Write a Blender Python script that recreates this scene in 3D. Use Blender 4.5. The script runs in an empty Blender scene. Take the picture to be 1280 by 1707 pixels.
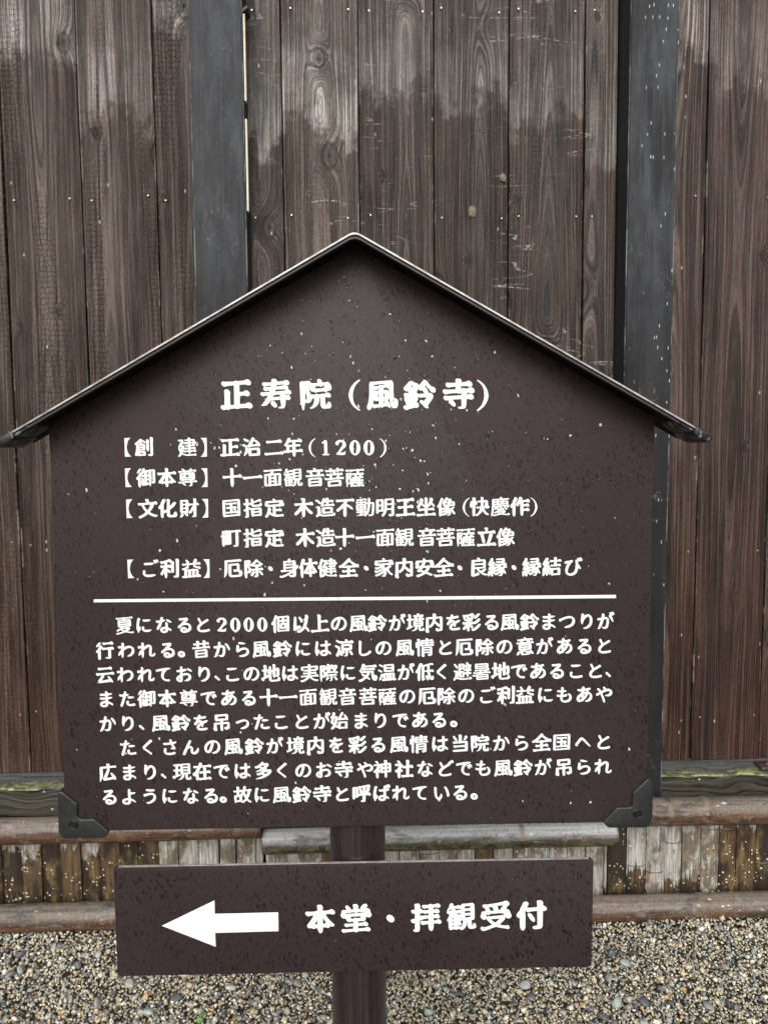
import bpy, bmesh, math, random
import numpy as np
from mathutils import Vector, Matrix
R = math.radians
scene = bpy.context.scene
COL = scene.collection
random.seed(11)
rng = np.random.RandomState(5)

# ------------------------------------------------------------------ camera
PW, PH, FPX = 1280.0, 1707.0, 1286.0
CAM_H = 1.5
PITCH, ROLL, YAW = R(4.786), R(-0.421), R(1.789)
_f = Vector((math.sin(YAW) * math.cos(PITCH), math.cos(YAW) * math.cos(PITCH), -math.sin(PITCH)))
_r0 = Vector((math.cos(YAW), -math.sin(YAW), 0))
_u0 = _r0.cross(_f)
_r = _r0 * math.cos(ROLL) + _u0 * math.sin(ROLL)
_u = -_r0 * math.sin(ROLL) + _u0 * math.cos(ROLL)
CAM = Vector((0, 0, CAM_H))
cam = bpy.data.cameras.new('camera')
cam.sensor_fit = 'VERTICAL'
cam.sensor_height = 36.0
cam.lens = FPX / PH * 36.0
cam.clip_start = 0.05
cam.clip_end = 500
cob = bpy.data.objects.new('camera', cam)
COL.objects.link(cob)
cob.matrix_world = Matrix(((_r.x, _u.x, -_f.x, CAM.x), (_r.y, _u.y, -_f.y, CAM.y), (_r.z, _u.z, -_f.z, CAM.z), (0, 0, 0, 1)))
scene.camera = cob

# ------------------------------------------------------------------ light: overcast, rain
SUN_EL, SUN_AZ = R(36), R(186)      # azimuth measured from +Y towards +X
world = bpy.data.worlds.new('World')
scene.world = world
world.use_nodes = True
wt = world.node_tree
sky = wt.nodes.new('ShaderNodeTexSky')
sky.sky_type = 'NISHITA'
sky.sun_disc = False
sky.sun_elevation = SUN_EL
sky.sun_rotation = SUN_AZ
sky.dust_density = 4.0
hs = wt.nodes.new('ShaderNodeHueSaturation')
hs.inputs['Saturation'].default_value = 0.22
wt.links.new(sky.outputs[0], hs.inputs['Color'])
wt.links.new(hs.outputs[0], wt.nodes['Background'].inputs[0])
wt.nodes['Background'].inputs[1].default_value = 0.15
sl = bpy.data.lights.new('sun', 'SUN')
sl.energy = 1.2
sl.angle = R(35)
sl.color = (1.0, 0.97, 0.93)
so = bpy.data.objects.new('sun', sl)
COL.objects.link(so)
_d = Vector((math.sin(SUN_AZ) * math.cos(SUN_EL), math.cos(SUN_AZ) * math.cos(SUN_EL), math.sin(SUN_EL)))
so.rotation_euler = (-_d).to_track_quat('-Z', 'Y').to_euler()
so.location = (0, -2, 6)
scene.view_settings.view_transform = 'Standard'
scene.view_settings.look = 'None'
scene.view_settings.exposure = 0.05
scene.view_settings.gamma = 1.0
scene.render.film_transparent = False

# ------------------------------------------------------------------ helpers
def ray(px, py):
    return (_r * ((px - PW / 2) / FPX) + _u * ((PH / 2 - py) / FPX) + _f)

def at(px, py, Y):
    d = ray(px, py)
    return CAM + d * (Y / d.y)

def atz(px, py, z=0.0):
    d = ray(px, py)
    return CAM + d * ((z - CAM_H) / d.z)

def link(name, me, mat=None, parent=None):
    o = bpy.data.objects.new(name, me)
    COL.objects.link(o)
    if mat:
        for m in (mat if isinstance(mat, (list, tuple)) else [mat]):
            me.materials.append(m)
    if parent:
        o.parent = parent
    return o

def obj(name, bm, mat, parent=None, smooth=None):
    me = bpy.data.meshes.new(name)
    bm.to_mesh(me)
    bm.free()
    if smooth is not None:
        me.set_sharp_from_angle(angle=R(smooth)) if smooth < 180 else None
        me.shade_smooth() if smooth >= 180 else None
        if smooth < 180:
            for p in me.polygons:
                p.use_smooth = True
    return link(name, me, mat, parent)

def empty(name, loc, label, cat, rotz=0.0, group=None):
    o = bpy.data.objects.new(name, None)
    COL.objects.link(o)
    o.location = loc
    o.rotation_euler = (0, 0, rotz)
    tag(o, label, cat, group)
    return o

def tag(o, label=None, cat=None, group=None, kind=None):
    if label: o['label'] = label
    if cat: o['category'] = cat
    if group: o['group'] = group
    if kind: o['kind'] = kind

def box(bm, x0, x1, y0, y1, z0, z1, bev=0.0, seg=2, mi=0):
    r = bmesh.ops.create_cube(bm, size=1.0)
    vs = r['verts']
    for v in vs:
        v.co = Vector((x0 + (v.co.x + .5) * (x1 - x0), y0 + (v.co.y + .5) * (y1 - y0), z0 + (v.co.z + .5) * (z1 - z0)))
    fs = list({f for v in vs for f in v.link_faces})
    for f in fs: f.material_index = mi
    if bev > 0:
        es = list({e for v in vs for e in v.link_edges})
        bmesh.ops.bevel(bm, geom=es, offset=bev, segments=seg, affect='EDGES', profile=0.5)
    return vs

def prism(bm, pts, y0, y1, bev=0.0, seg=2):
    """pts (x,z) outline, extruded along Y from y0 (front) to y1"""
    a = [bm.verts.new((x, y0, z)) for x, z in pts]
    b = [bm.verts.new((x, y1, z)) for x, z in pts]
    n = len(pts)
    f0 = bm.faces.new(a)
    f1 = bm.faces.new(b[::-1])
    for i in range(n):
        bm.faces.new((a[i], b[i], b[(i + 1) % n], a[(i + 1) % n]))
    bmesh.ops.recalc_face_normals(bm, faces=bm.faces[:])
    if bev > 0:
        bmesh.ops.bevel(bm, geom=list(f0.edges), offset=bev, segments=seg, affect='EDGES', profile=0.5)
    bmesh.ops.recalc_face_normals(bm, faces=bm.faces[:])

def round_poly(pts, rad, n=5):
    out = []
    m = len(pts)
    for i in range(m):
        p, q, s = Vector(pts[i - 1]), Vector(pts[i]), Vector(pts[(i + 1) % m])
        r = rad[i] if isinstance(rad, (list, tuple)) else rad
        a, b = (p - q), (s - q)
        t = min(r, a.length * .45, b.length * .45)
        if t < 1e-5:
            out.append(tuple(q)); continue
        A, B = q + a.normalized() * t, q + b.normalized() * t
        for k in range(n + 1):
            u = k / n
            out.append(tuple(A * (1 - u) ** 2 + q * 2 * u * (1 - u) + B * u * u))
    return out

# --- tiny node language
class NT:
    def __init__(s, name):
        s.m = bpy.data.materials.new(name)
        s.m.use_nodes = True
        s.t = s.m.node_tree
        s.b = s.t.nodes['Principled BSDF']
    def set(s, sock, v):
        if isinstance(v, bpy.types.NodeSocket): s.t.links.new(v, sock)
        elif v is not None:
            if isinstance(v, (tuple, list)) and len(v) == 3 and sock.type == 'RGBA': v = (*v, 1)
            sock.default_value = v
    def node(s, typ, ins=None, **props):
        n = s.t.nodes.new('ShaderNode' + typ)
        for k, v in props.items(): setattr(n, k, v)
        for k, v in (ins or {}).items(): s.set(n.inputs[k], v)
        return n
    def ma(s, op, a, b=None, c=None, clamp=False):
        n = s.t.nodes.new('ShaderNodeMath'); n.operation = op; n.use_clamp = clamp
        s.set(n.inputs[0], a); s.set(n.inputs[1], b); s.set(n.inputs[2], c)
        return n.outputs[0]
    def add(s, a, b): return s.ma('ADD', a, b)
    def sub(s, a, b): return s.ma('SUBTRACT', a, b)
    def mul(s, a, b): return s.ma('MULTIPLY', a, b)
    def step(s, v, lo, hi, a=0.0, b=1.0):
        n = s.node('MapRange', {0: v, 1: lo, 2: hi, 3: a, 4: b}, interpolation_type='SMOOTHSTEP')
        return n.outputs[0]
    def xyz(s, x, y, z):
        return s.node('CombineXYZ', {0: x, 1: y, 2: z}).outputs[0]
    def noise(s, vec, scale=1.0, detail=3.0, rough=.55, dist=0.0, out=0):
        return s.node('TexNoise', {'Vector': vec, 'Scale': scale, 'Detail': detail, 'Roughness': rough, 'Distortion': dist}).outputs[out]
    def mix(s, f, a, b, mode='MIX'):
        n = s.t.nodes.new('ShaderNodeMix'); n.data_type = 'RGBA'; n.blend_type = mode
        s.set(n.inputs[0], f); s.set(n.inputs[6], a); s.set(n.inputs[7], b)
        return n.outputs[2]
    def attr(s, name, out='Fac'):
        return s.node('Attribute', attribute_name=name).outputs[out]
    def pos(s):
        tc = s.node('TexCoord').outputs['Object']
        sp = s.node('SeparateXYZ', {0: tc})
        return tc, sp.outputs[0], sp.outputs[1], sp.outputs[2]
    def voro(s, vec, scale=1.0, feature='F1', rand=1.0):
        n = s.node('TexVoronoi', {'Vector': vec, 'Scale': scale, 'Randomness': rand}, feature=feature)
        return n
    def bump(s, h, strength=.5, dist=.002, normal=None):
        n = s.node('Bump', {'Height': h, 'Strength': strength, 'Distance': dist})
        if normal is not None: s.set(n.inputs['Normal'], normal)
        return n.outputs[0]
    def out(s, **k):
        for a, v in k.items(): s.set(s.b.inputs[a.replace('_', ' ')], v)
        return s.m

def fattr(me, name, vals):
    a = me.attributes.new(name, 'FLOAT', 'POINT')
    a.data.foreach_set('value', np.asarray(vals, dtype=np.float32))

# ------------------------------------------------------------------ materials
def mat_plank(name, wet_z, charred, tint=(1, 1, 1), scratch=0.0, light=1.0):
    t = NT(name)
    tc, X, Y, Z = t.pos()
    pu, pr = t.attr('pu'), t.attr('prnd')                            # across the plank, per-plank seed
    pe = t.sub(t.attr('phw'), t.ma('ABSOLUTE', pu))              # distance to the plank's edge
    zz = t.add(Z, t.mul(pr, 37.0))
    xr = t.add(pu, t.mul(t.sub(t.noise(t.xyz(t.mul(pu, 4.0), t.mul(zz, .8), pr), 1.0, 3), .5), .03))
    # knots
    kv = t.voro(t.xyz(t.add(t.mul(pu, 7.0), t.mul(pr, 91.0)), t.mul(zz, 2.1), 0.0))
    kv.voronoi_dimensions = '2D'
    kp = t.node('SeparateXYZ', {0: kv.outputs['Position']})
    dx = t.mul(t.sub(t.add(t.mul(pu, 7.0), t.mul(pr, 91.0)), kp.outputs[0]), 1 / 7.0)
    dz = t.mul(t.sub(t.mul(zz, 2.1), kp.outputs[1]), 1 / 2.1)
    kc = t.node('SeparateColor', {0: kv.outputs['Color']})
    ksz = t.step(kc.outputs[0], .35, 1.0, .3, 1.25)
    kon = t.step(kc.outputs[1], .42, .44)
    kd = t.ma('SQRT', t.add(t.ma('POWER', dx, 2.0), t.ma('POWER', t.mul(dz, .62), 2.0)))
    kd = t.ma('DIVIDE', t.add(kd, t.mul(t.sub(t.noise(tc, 60.0, 3), .5), .008)), ksz)
    infl = t.mul(t.ma('EXPONENT', t.mul(t.ma('POWER', t.ma('DIVIDE', kd, .034), 2.0), -1.0)), kon)
    core = t.mul(t.step(kd, .010, .017, 1.0, 0.0), kon)
    heart = t.mul(t.step(kd, .002, .006, 1.0, 0.0), kon)
    ring_k = t.mul(t.step(t.ma('ABSOLUTE', t.sub(kd, .0185)), .001, .006, 1.0, 0.0), kon)
    # growth rings cut by the plank face: arches at the heart, straight lines at the sides
    pith = t.mul(t.sub(pr, .5), .09)
    dep = t.add(.012, t.mul(t.noise(t.xyz(pr, t.mul(zz, .30), 3.0), 1.0, 2), .10))
    rad = t.ma('SQRT', t.add(t.ma('POWER', t.sub(xr, pith), 2.0), t.ma('POWER', dep, 2.0)))
    rad = t.add(rad, t.mul(infl, .022))
    g1 = t.noise(t.xyz(t.mul(rad, 240.0), t.mul(zz, .7), t.mul(pr, 50.0)), 1.0, 2.5, .6)
    g2 = t.noise(t.xyz(t.mul(rad, 520.0), t.mul(zz, 3.0), t.mul(pr, 30.0)), 1.0, 2.0, .6)
    grv = t.step(t.ma('ABSOLUTE', t.sub(g1, .47)), .0, .055, 1.0, 0.0)            # dark grooves between the hard rings
    g3 = t.noise(t.xyz(t.mul(rad, 430.0), t.mul(zz, 1.6), t.mul(pr, 80.0)), 1.0, 2.0, .6)
    grv = t.ma('MAXIMUM', grv, t.mul(t.step(t.ma('ABSOLUTE', t.sub(g3, .52)), .0, .05, 1.0, 0.0), .55))
    gr = t.add(t.mul(t.step(g1, .30, .66), .55), t.mul(t.step(g2, .3, .7), .45))
    grm = t.step(t.noise(t.xyz(t.mul(pu, 12.0), t.mul(zz, 2.6), t.mul(pr, 3.0)), 1.0, 3), .32, .62, .35, 1.0)
    gr = t.mul(gr, t.sub(1.0, t.mul(t.mul(grv, .9), grm)))
    blotch = t.noise(t.xyz(t.mul(pu, 9.0), t.mul(zz, 1.7), pr), 1.0, 4, .6)
    fib = t.noise(t.xyz(t.mul(pu, 420.0), t.mul(zz, 16.0), pr), 1.0, 2)
    # rain line: dry and pale above, soaked and dark below
    wl = t.add(wet_z, t.add(t.mul(t.sub(t.noise(t.xyz(t.mul(X, 5.0), pr, 0.0), 1.0, 4, .65), .5), .46),
                            t.add(t.mul(t.sub(t.noise(t.xyz(t.mul(X, 90.0), t.mul(Z, 6.0), 0.0), 1.0, 2), .5), .06),
                                  t.mul(t.sub(t.noise(t.xyz(t.mul(X, 20.0), t.mul(Z, 14.0), 3.0), 1.0, 5, .65), .5), .40))))
    wl = t.add(wl, t.mul(t.sub(pr, .5), .34))
    dry = t.mul(t.step(t.sub(Z, wl), -.035, .055), t.step(t.ma('FRACT', t.mul(pr, 5.3)), .0, 1.0, .35, 1.0))
    dry = t.mul(dry, t.step(t.add(t.sub(Z, wl), t.mul(t.sub(blotch, .5), .25)), .05, .34, 1.0, .16))
    dry = t.mul(dry, t.step(blotch, .30, .62, .22, 1.0))
    low = t.step(Z, 0.5, 1.9)                                        # weathered greyer with height, redder low down
    cw = t.mix(gr, (.012, .0088, .0075), (.156, .120, .102))
    cb = t.mix(gr, (.012, .0074, .0056), (.138, .088, .068))
    col = t.mix(low, cb, cw)
    cd = t.mix(gr, (.042, .037, .034), (.70, .665, .63))  # dry wood tone, its ridges paled further to paint in white sheen
    col = t.mix(dry, col, cd)
    col = t.mix(t.mul(t.step(blotch, .42, .70), .55), col, t.mix(1.0, col, (.58, .52, .52), 'MULTIPLY'))
    col = t.mix(t.mul(t.step(t.noise(t.xyz(t.mul(pu, 14.0), t.mul(zz, .35), t.mul(pr, 7.0)), 1.0, 2), .56, .72), .55), col, (.020, .019, .021))
    ff = t.add(t.mul(t.noise(t.xyz(t.mul(pu, 650.0), t.mul(zz, 9.0), pr), 1.0, 2), .8), t.mul(t.noise(t.xyz(t.mul(pu, 240.0), t.mul(zz, 90.0), pr), 1.0, 2), .5))
    fg = t.step(ff, .40, .90, .62, 1.42)
    col = t.mix(1.0, col, t.node('CombineColor', {0: fg, 1: fg, 2: fg}).outputs[0], 'MULTIPLY')
    pv = t.step(t.ma('FRACT', t.mul(pr, 17.3)), 0.0, 1.0, .80, 1.22)
    pvv = t.node('CombineColor', {0: t.mul(pv, tint[0]), 1: t.mul(pv, tint[1]), 2: t.mul(pv, tint[2])}).outputs[0]
    col = t.mix(1.0, col, pvv, 'MULTIPLY')
    col = t.mix(t.mul(ring_k, .7), col, (.018, .014, .012))
    col = t.mix(t.mul(core, .8), col, (.055, .045, .038))
    col = t.mix(t.mul(heart, .95), col, (.008, .007, .007))
    h = t.add(t.mul(gr, .8), t.add(t.mul(fib, .16), t.mul(t.mul(infl, -.3), core)))
    if charred > 0:
        wv = t.xyz(t.add(t.mul(pu, 78.0), t.mul(t.noise(t.xyz(t.mul(pu, 3.0), t.mul(zz, 2.5), pr), 1.0, 2), 5.0)), t.mul(zz, 62.0), t.mul(pr, 9.0))
        ce = t.voro(wv, feature='DISTANCE_TO_EDGE', rand=.55); ce.voronoi_dimensions = '2D'
        cm = t.mul(t.step(t.noise(t.xyz(t.mul(pu, 11.0), t.mul(zz, 1.0), t.mul(pr, 13.0)), 1.0, 3), .44, .64), charred)
        cr = t.mul(t.step(t.add(ce.outputs['Distance'], t.mul(t.sub(t.noise(tc, 130.0, 2), .5), .16)), .0, .11, 1.0, 0.0), cm)
        col = t.mix(t.mul(cr, .34), col, (.016, .012, .010))
        h = t.sub(h, t.mul(cr, .9))
        cell = t.voro(wv, rand=.55); cell.voronoi_dimensions = '2D'
        cs = t.node('SeparateColor', {0: cell.outputs['Color']}).outputs[0]
        col = t.mix(t.mul(t.mul(cm, cs), .30), col, t.mix(1.0, col, (1.9, 1.9, 1.9), 'MULTIPLY'))
    if scratch > 0:
        sv = t.noise(t.xyz(t.mul(X, 2.0), t.mul(Z, 16.0), 4.0), 1.0, 1.5)
        sn = t.step(t.ma('ABSOLUTE', t.sub(sv, .5)), .0, .010, 1.0, 0.0)
        sv2 = t.noise(t.xyz(t.add(t.mul(X, 3.0), t.mul(Z, 4.0)), t.mul(Z, 22.0), 9.0), 1.0, 1.0)
        sn = t.ma('MAXIMUM', sn, t.step(t.ma('ABSOLUTE', t.sub(sv2, .47)), .0, .007, 1.0, 0.0))
        sm = t.mul(t.step(t.noise(t.xyz(t.mul(X, 5.0), t.mul(Z, 7.0), 0.0), 1.0, 2), .52, .66), t.step(t.noise(tc, 70.0, 2), .42, .6))
        col = t.mix(t.mul(t.mul(sn, sm), scratch), col, (.42, .40, .37))
    # pale raw edges and specks
    ed = t.mul(t.step(pe, .0012, .0045, 1.0, 0.0), t.step(t.noise(t.xyz(t.mul(pr, 77.0), t.mul(Z, 6.0), 0.0), 1.0, 4, .7), .54, .64))
    col = t.mix(t.mul(ed, .5), col, (.42, .38, .30))
    sp = t.voro(t.xyz(t.mul(X, 34.0), t.mul(Z, 15.0), pr)); sp.voronoi_dimensions = '2D'
    sc = t.node('SeparateColor', {0: sp.outputs['Color']})
    spk = t.mul(t.step(sp.outputs['Distance'], .05, .11, 1.0, 0.0), t.step(sc.outputs[0], .98, .985))
    col = t.mix(t.mul(spk, .8), col, (.48, .46, .42))
    if light != 1.0: col = t.mix(1.0, col, (light, light, light), 'MULTIPLY')
    rough = t.add(.36, t.add(t.mul(dry, .34), t.mul(fib, .14)))
    return t.out(Base_Color=col, Roughness=rough, Normal=t.bump(h, .9, .0034), Specular_IOR_Level=t.step(dry, 0.0, 1.0, .22, .5))

def mat_post():
    t = NT('post_paint')
    tc, X, Y, Z = t.pos()
    b = t.noise(t.xyz(t.mul(X, 12.0), Y, t.mul(Z, 3.0)), 1.0, 6, .70)
    g = t.noise(t.xyz(t.mul(X, 120.0), t.mul(Y, 120.0), t.mul(Z, 2.5)), 1.0, 3)
    col = t.mix(t.step(b, .36, .64), (.009, .0100, .0120), (.066, .071, .080))
    col = t.mix(t.mul(t.step(g, .45, .70), .35), col, (.095, .096, .100))
    col = t.mix(t.mul(t.step(t.noise(t.xyz(t.mul(X, 26.0), 1.0, t.mul(Z, 7.0)), 1.0, 5, .65), .42, .62), .45), col, (.018, .019, .022))
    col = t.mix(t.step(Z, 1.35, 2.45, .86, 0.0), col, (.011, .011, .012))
    br = t.step(t.noise(t.xyz(t.mul(X, 14.0), 2.0, t.mul(Z, 1.1)), 1.0, 2), .55, .75)
    col = t.mix(t.mul(br, .4), col, (.050, .040, .032))
    v = t.voro(t.xyz(t.mul(X, 110.0), t.mul(Z, 30.0), 0.0)); v.voronoi_dimensions = '2D'
    c = t.node('SeparateColor', {0: v.outputs['Color']})
    clus = t.step(t.noise(t.xyz(t.mul(X, 7.0), 5.0, t.mul(Z, 1.6)), 1.0, 3), .44, .62)
    fl = t.mul(t.mul(t.step(t.add(v.outputs['Distance'], t.mul(t.noise(tc, 140.0, 2), .16)), .14, .30, 1.0, 0.0), t.step(c.outputs[1], .86, .88)), t.mul(t.step(clus, .2, .8), t.step(X, .0, .3, .12, 1.0)))
    col = t.mix(t.mul(fl, .85), col, (.62, .62, .60))
    sv = t.noise(t.xyz(t.mul(X, 22.0), 3.0, t.mul(Z, 9.0)), 1.0, 2)
    scr = t.mul(t.step(t.ma('ABSOLUTE', t.sub(sv, .5)), .0, .008, 1.0, 0.0), t.step(t.noise(tc, 6.0, 2), .55, .66))
    col = t.mix(t.mul(scr, .45), col, (.20, .20, .19))
    pe = t.sub(t.attr('phw'), t.ma('ABSOLUTE', t.attr('pu')))
    ed = t.mul(t.step(pe, .001, .0048, 1.0, 0.0), t.step(t.noise(t.xyz(2.0, 8.0, t.mul(Z, 5.0)), 1.0, 4, .7), .45, .60))
    col = t.mix(t.mul(ed, .6), col, (.34, .38, .36))
    return t.out(Base_Color=col, Roughness=t.step(b, .3, .7, .45, .7), Normal=t.bump(t.add(t.mul(g, .5), b), .6, .003), Specular_IOR_Level=.22)

def mat_sill():
    t = NT('mossy_timber')
    tc, X, Y, Z = t.pos()
    g = t.noise(t.xyz(t.mul(X, 1.6), t.mul(Y, 60.0), t.add(t.mul(Z, 110.0), t.mul(t.noise(t.xyz(t.mul(X, 5.0), 0.0, t.mul(Z, 9.0)), 1.0, 2), 9.0))), 1.0, 3, .6, .3)
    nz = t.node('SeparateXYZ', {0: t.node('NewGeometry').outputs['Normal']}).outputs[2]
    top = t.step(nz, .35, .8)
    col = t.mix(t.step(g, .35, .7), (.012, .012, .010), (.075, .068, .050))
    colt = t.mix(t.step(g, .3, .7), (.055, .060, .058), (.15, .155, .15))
    mo = t.step(t.noise(t.xyz(t.mul(X, 7.0), t.mul(Y, 30.0), t.mul(Z, 30.0)), 1.0, 5, .68), .40, .56)
    front = t.step(t.attr('pedge'), .012, .062, 1.0, 0.0)            # moss sits along the outer arris of the top
    mo = t.mul(t.mul(mo, front), t.step(nz, .05, .4))
    mc = t.mix(t.step(t.noise(tc, 40.0, 3), .4, .62), (.070, .095, .026), (.30, .33, .15))
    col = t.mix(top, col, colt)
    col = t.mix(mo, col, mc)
    fm = t.mul(t.step(t.noise(t.xyz(t.mul(X, 4.0), 1.0, t.mul(Z, 16.0)), 1.0, 4), .52, .66), t.sub(1.0, top))
    col = t.mix(t.mul(fm, t.step(X, -.3, .6, .12, .5)), col, (.085, .105, .040))
    v = t.voro(t.xyz(t.mul(X, 45.0), t.mul(Y, 90.0), t.mul(Z, 60.0)))
    c = t.node('SeparateColor', {0: v.outputs['Color']})
    sp = t.mul(t.step(v.outputs['Distance'], .12, .26, 1.0, 0.0), t.step(c.outputs[0], .88, .9))
    col = t.mix(t.mul(sp, .8), col, (.55, .55, .48))
    return t.out(Base_Color=col, Roughness=t.step(g, .3, .7, .25, .5), Normal=t.bump(t.add(g, t.mul(mo, 1.2)), .7, .004))

def mat_rail(name, brown_a, brown_b, grey, green=0.0, gamt=.8, red=.5):
    t = NT(name)
    tc, X, Y, Z = t.pos()
    an = t.attr('up')                       # -1 underside .. 1 top of the pole
    st = t.noise(t.xyz(t.mul(X, 2.2), t.mul(Y, 90.0), t.mul(Z, 90.0)), 1.0, 3.5, .6)
    bl = t.noise(t.xyz(t.mul(X, 6.0), t.mul(Y, 22.0), t.mul(Z, 22.0)), 1.0, 5, .62)
    col = t.mix(t.step(st, .32, .68), brown_a, brown_b)
    fi = t.noise(t.xyz(t.mul(X, 30.0), t.mul(Y, 160.0), t.mul(Z, 160.0)), 1.0, 4, .7)
    col = t.mix(t.mul(t.step(fi, .5, .68), .6), col, (.022, .015, .011))
    rd = t.mul(t.step(t.noise(t.xyz(t.mul(X, 5.0), 7.0, t.mul(Z, 12.0)), 1.0, 3), .45, .65), red)
    col = t.mix(rd, col, (.20, .075, .034))
    w = t.step(t.add(an, t.mul(t.sub(bl, .5), 1.5)), -.05, .55)       # silvery bleaching with sky light painted in on the upper side
    col = t.mix(t.mul(w, gamt), col, t.mix(t.step(st, .3, .7), grey, tuple(min(1, c * 1.8) for c in grey)))
    col = t.mix(t.mul(t.step(bl, .54, .66), .65), col, (.026, .020, .015))
    col = t.mix(t.mul(t.step(t.noise(t.xyz(t.mul(X, 18.0), t.mul(Y, 50.0), t.mul(Z, 50.0)), 1.0, 5, .7), .55, .66), .5), col, (.30, .27, .23))
    if green > 0:
        gm = t.mul(t.step(t.add(t.mul(an, -1.0), t.mul(t.sub(bl, .5), 1.6)), -.1, .6), green)
        col = t.mix(gm, col, t.mix(t.step(t.noise(tc, 55.0, 3), .4, .6), (.020, .026, .010), (.14, .16, .07)))
    v = t.voro(t.xyz(t.mul(X, 38.0), t.mul(Y, 70.0), t.mul(Z, 70.0)))
    c = t.node('SeparateColor', {0: v.outputs['Color']})
    cl = t.step(t.noise(t.xyz(t.mul(X, 3.0), 4.0, Z), 1.0, 3), .45, .60)
    rr = t.mul(c.outputs[2], .30)
    sp = t.mul(t.mul(t.ma('LESS_THAN', t.add(v.outputs['Distance'], t.mul(t.noise(tc, 180.0, 2), .18)), t.add(rr, .10)), t.step(c.outputs[0], .50, .52)), t.mul(cl, t.step(an, -.3, .4)))
    col = t.mix(t.mul(sp, .85), col, (.62, .60, .52))
    mt = t.noise(tc, 130.0, 5, .72)
    col = t.mix(t.mul(t.step(mt, .52, .66), .55), col, (.030, .023, .017))
    col = t.mix(t.mul(t.step(mt, .34, .46, 1.0, 0.0), .40), col, (.36, .33, .29))
    nd = t.attr('nodem')
    col = t.mix(t.mul(nd, .75), col, t.mix(t.step(bl, .4, .6), (.012, .010, .008), (.25, .19, .11)))
    return t.out(Base_Color=col, Roughness=t.step(bl, .3, .7, .30, .55), Normal=t.bump(t.add(t.mul(st, .6), t.add(bl, t.mul(mt, .6))), .7, .004), Specular_IOR_Level=.45)

def mat_slat():
    t = NT('split_bamboo')
    tc, X, Y, Z = t.pos()
    pr, pu, pk = t.attr('prnd'), t.attr('pu'), t.attr('pale')
    st = t.noise(t.xyz(t.mul(X, 240.0), pr, t.mul(Z, 5.0)), 1.0, 3, .6)
    bl = t.noise(t.xyz(t.mul(X, 22.0), t.mul(pr, 9.0), t.mul(Z, 12.0)), 1.0, 5, .65)
    col = t.mix(t.step(st, .3, .7), (.050, .030, .016), (.165, .105, .056))
    dk = t.step(t.add(bl, t.mul(t.ma('FRACT', t.mul(pr, 7.7)), .28)), .55, .74)
    col = t.mix(t.mul(dk, .85), col, (.018, .012, .009))
    dn = t.step(t.add(t.noise(t.xyz(t.mul(X, 40.0), 9.0, t.mul(Z, 20.0)), 1.0, 5, .7), t.mul(t.sub(.12, Z), .8)), .52, .68)
    col = t.mix(t.mul(dn, .7), col, (.020, .015, .011))
    ylw = t.step(t.noise(t.xyz(t.mul(X, 30.0), 4.0, t.mul(Z, 8.0)), 1.0, 3), .55, .7)
    col = t.mix(t.mul(ylw, .5), col, (.30, .22, .08))
    # pale skin peeled back in tongues from the top
    edge = t.add(t.mul(t.sub(t.noise(t.xyz(t.mul(X, 55.0), t.mul(pr, 31.0), t.mul(Z, 5.0)), 1.0, 3, .65), .5), .17), t.mul(t.sub(bl, .5), .10))
    pal = t.step(t.sub(t.add(Z, edge), pk), -.004, .006)
    pc = t.mix(t.step(t.noise(t.xyz(t.mul(X, 150.0), 1.0, t.mul(Z, 9.0)), 1.0, 3), .35, .7), (.26, .245, .21), (.60, .60, .565))
    pc = t.mix(t.mul(t.step(bl, .47, .60), .85), pc, (.125, .088, .055))
    pc = t.mix(t.mul(t.step(t.noise(t.xyz(t.mul(X, 60.0), 2.0, t.mul(Z, 14.0)), 1.0, 3), .55, .7), .7), pc, (.36, .24, .15))
    col = t.mix(t.mul(pal, .94), col, pc)
    v = t.voro(t.xyz(t.mul(X, 95.0), t.mul(Y, 20.0), t.mul(Z, 95.0)))
    c = t.node('SeparateColor', {0: v.outputs['Color']})
    cl = t.step(t.add(t.noise(t.xyz(t.mul(X, 6.0), 3.0, t.mul(Z, 9.0)), 1.0, 3), t.mul(t.sub(.22, Z), .7)), .42, .66)
    sp = t.mul(t.ma('LESS_THAN', v.outputs['Distance'], t.add(.08, t.mul(c.outputs[2], .26))), t.mul(t.step(c.outputs[0], .48, .50), t.step(cl, .2, .5)))
    col = t.mix(t.mul(sp, .9), col, t.mix(c.outputs[1], (.66, .60, .38), (.74, .72, .66)))
    nd = t.attr('nodem')
    col = t.mix(t.mul(nd, .8), col, (.05, .036, .024))
    return t.out(Base_Color=col, Roughness=.48, Normal=t.bump(t.add(st, t.mul(pal, .8)), .5, .002))

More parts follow.
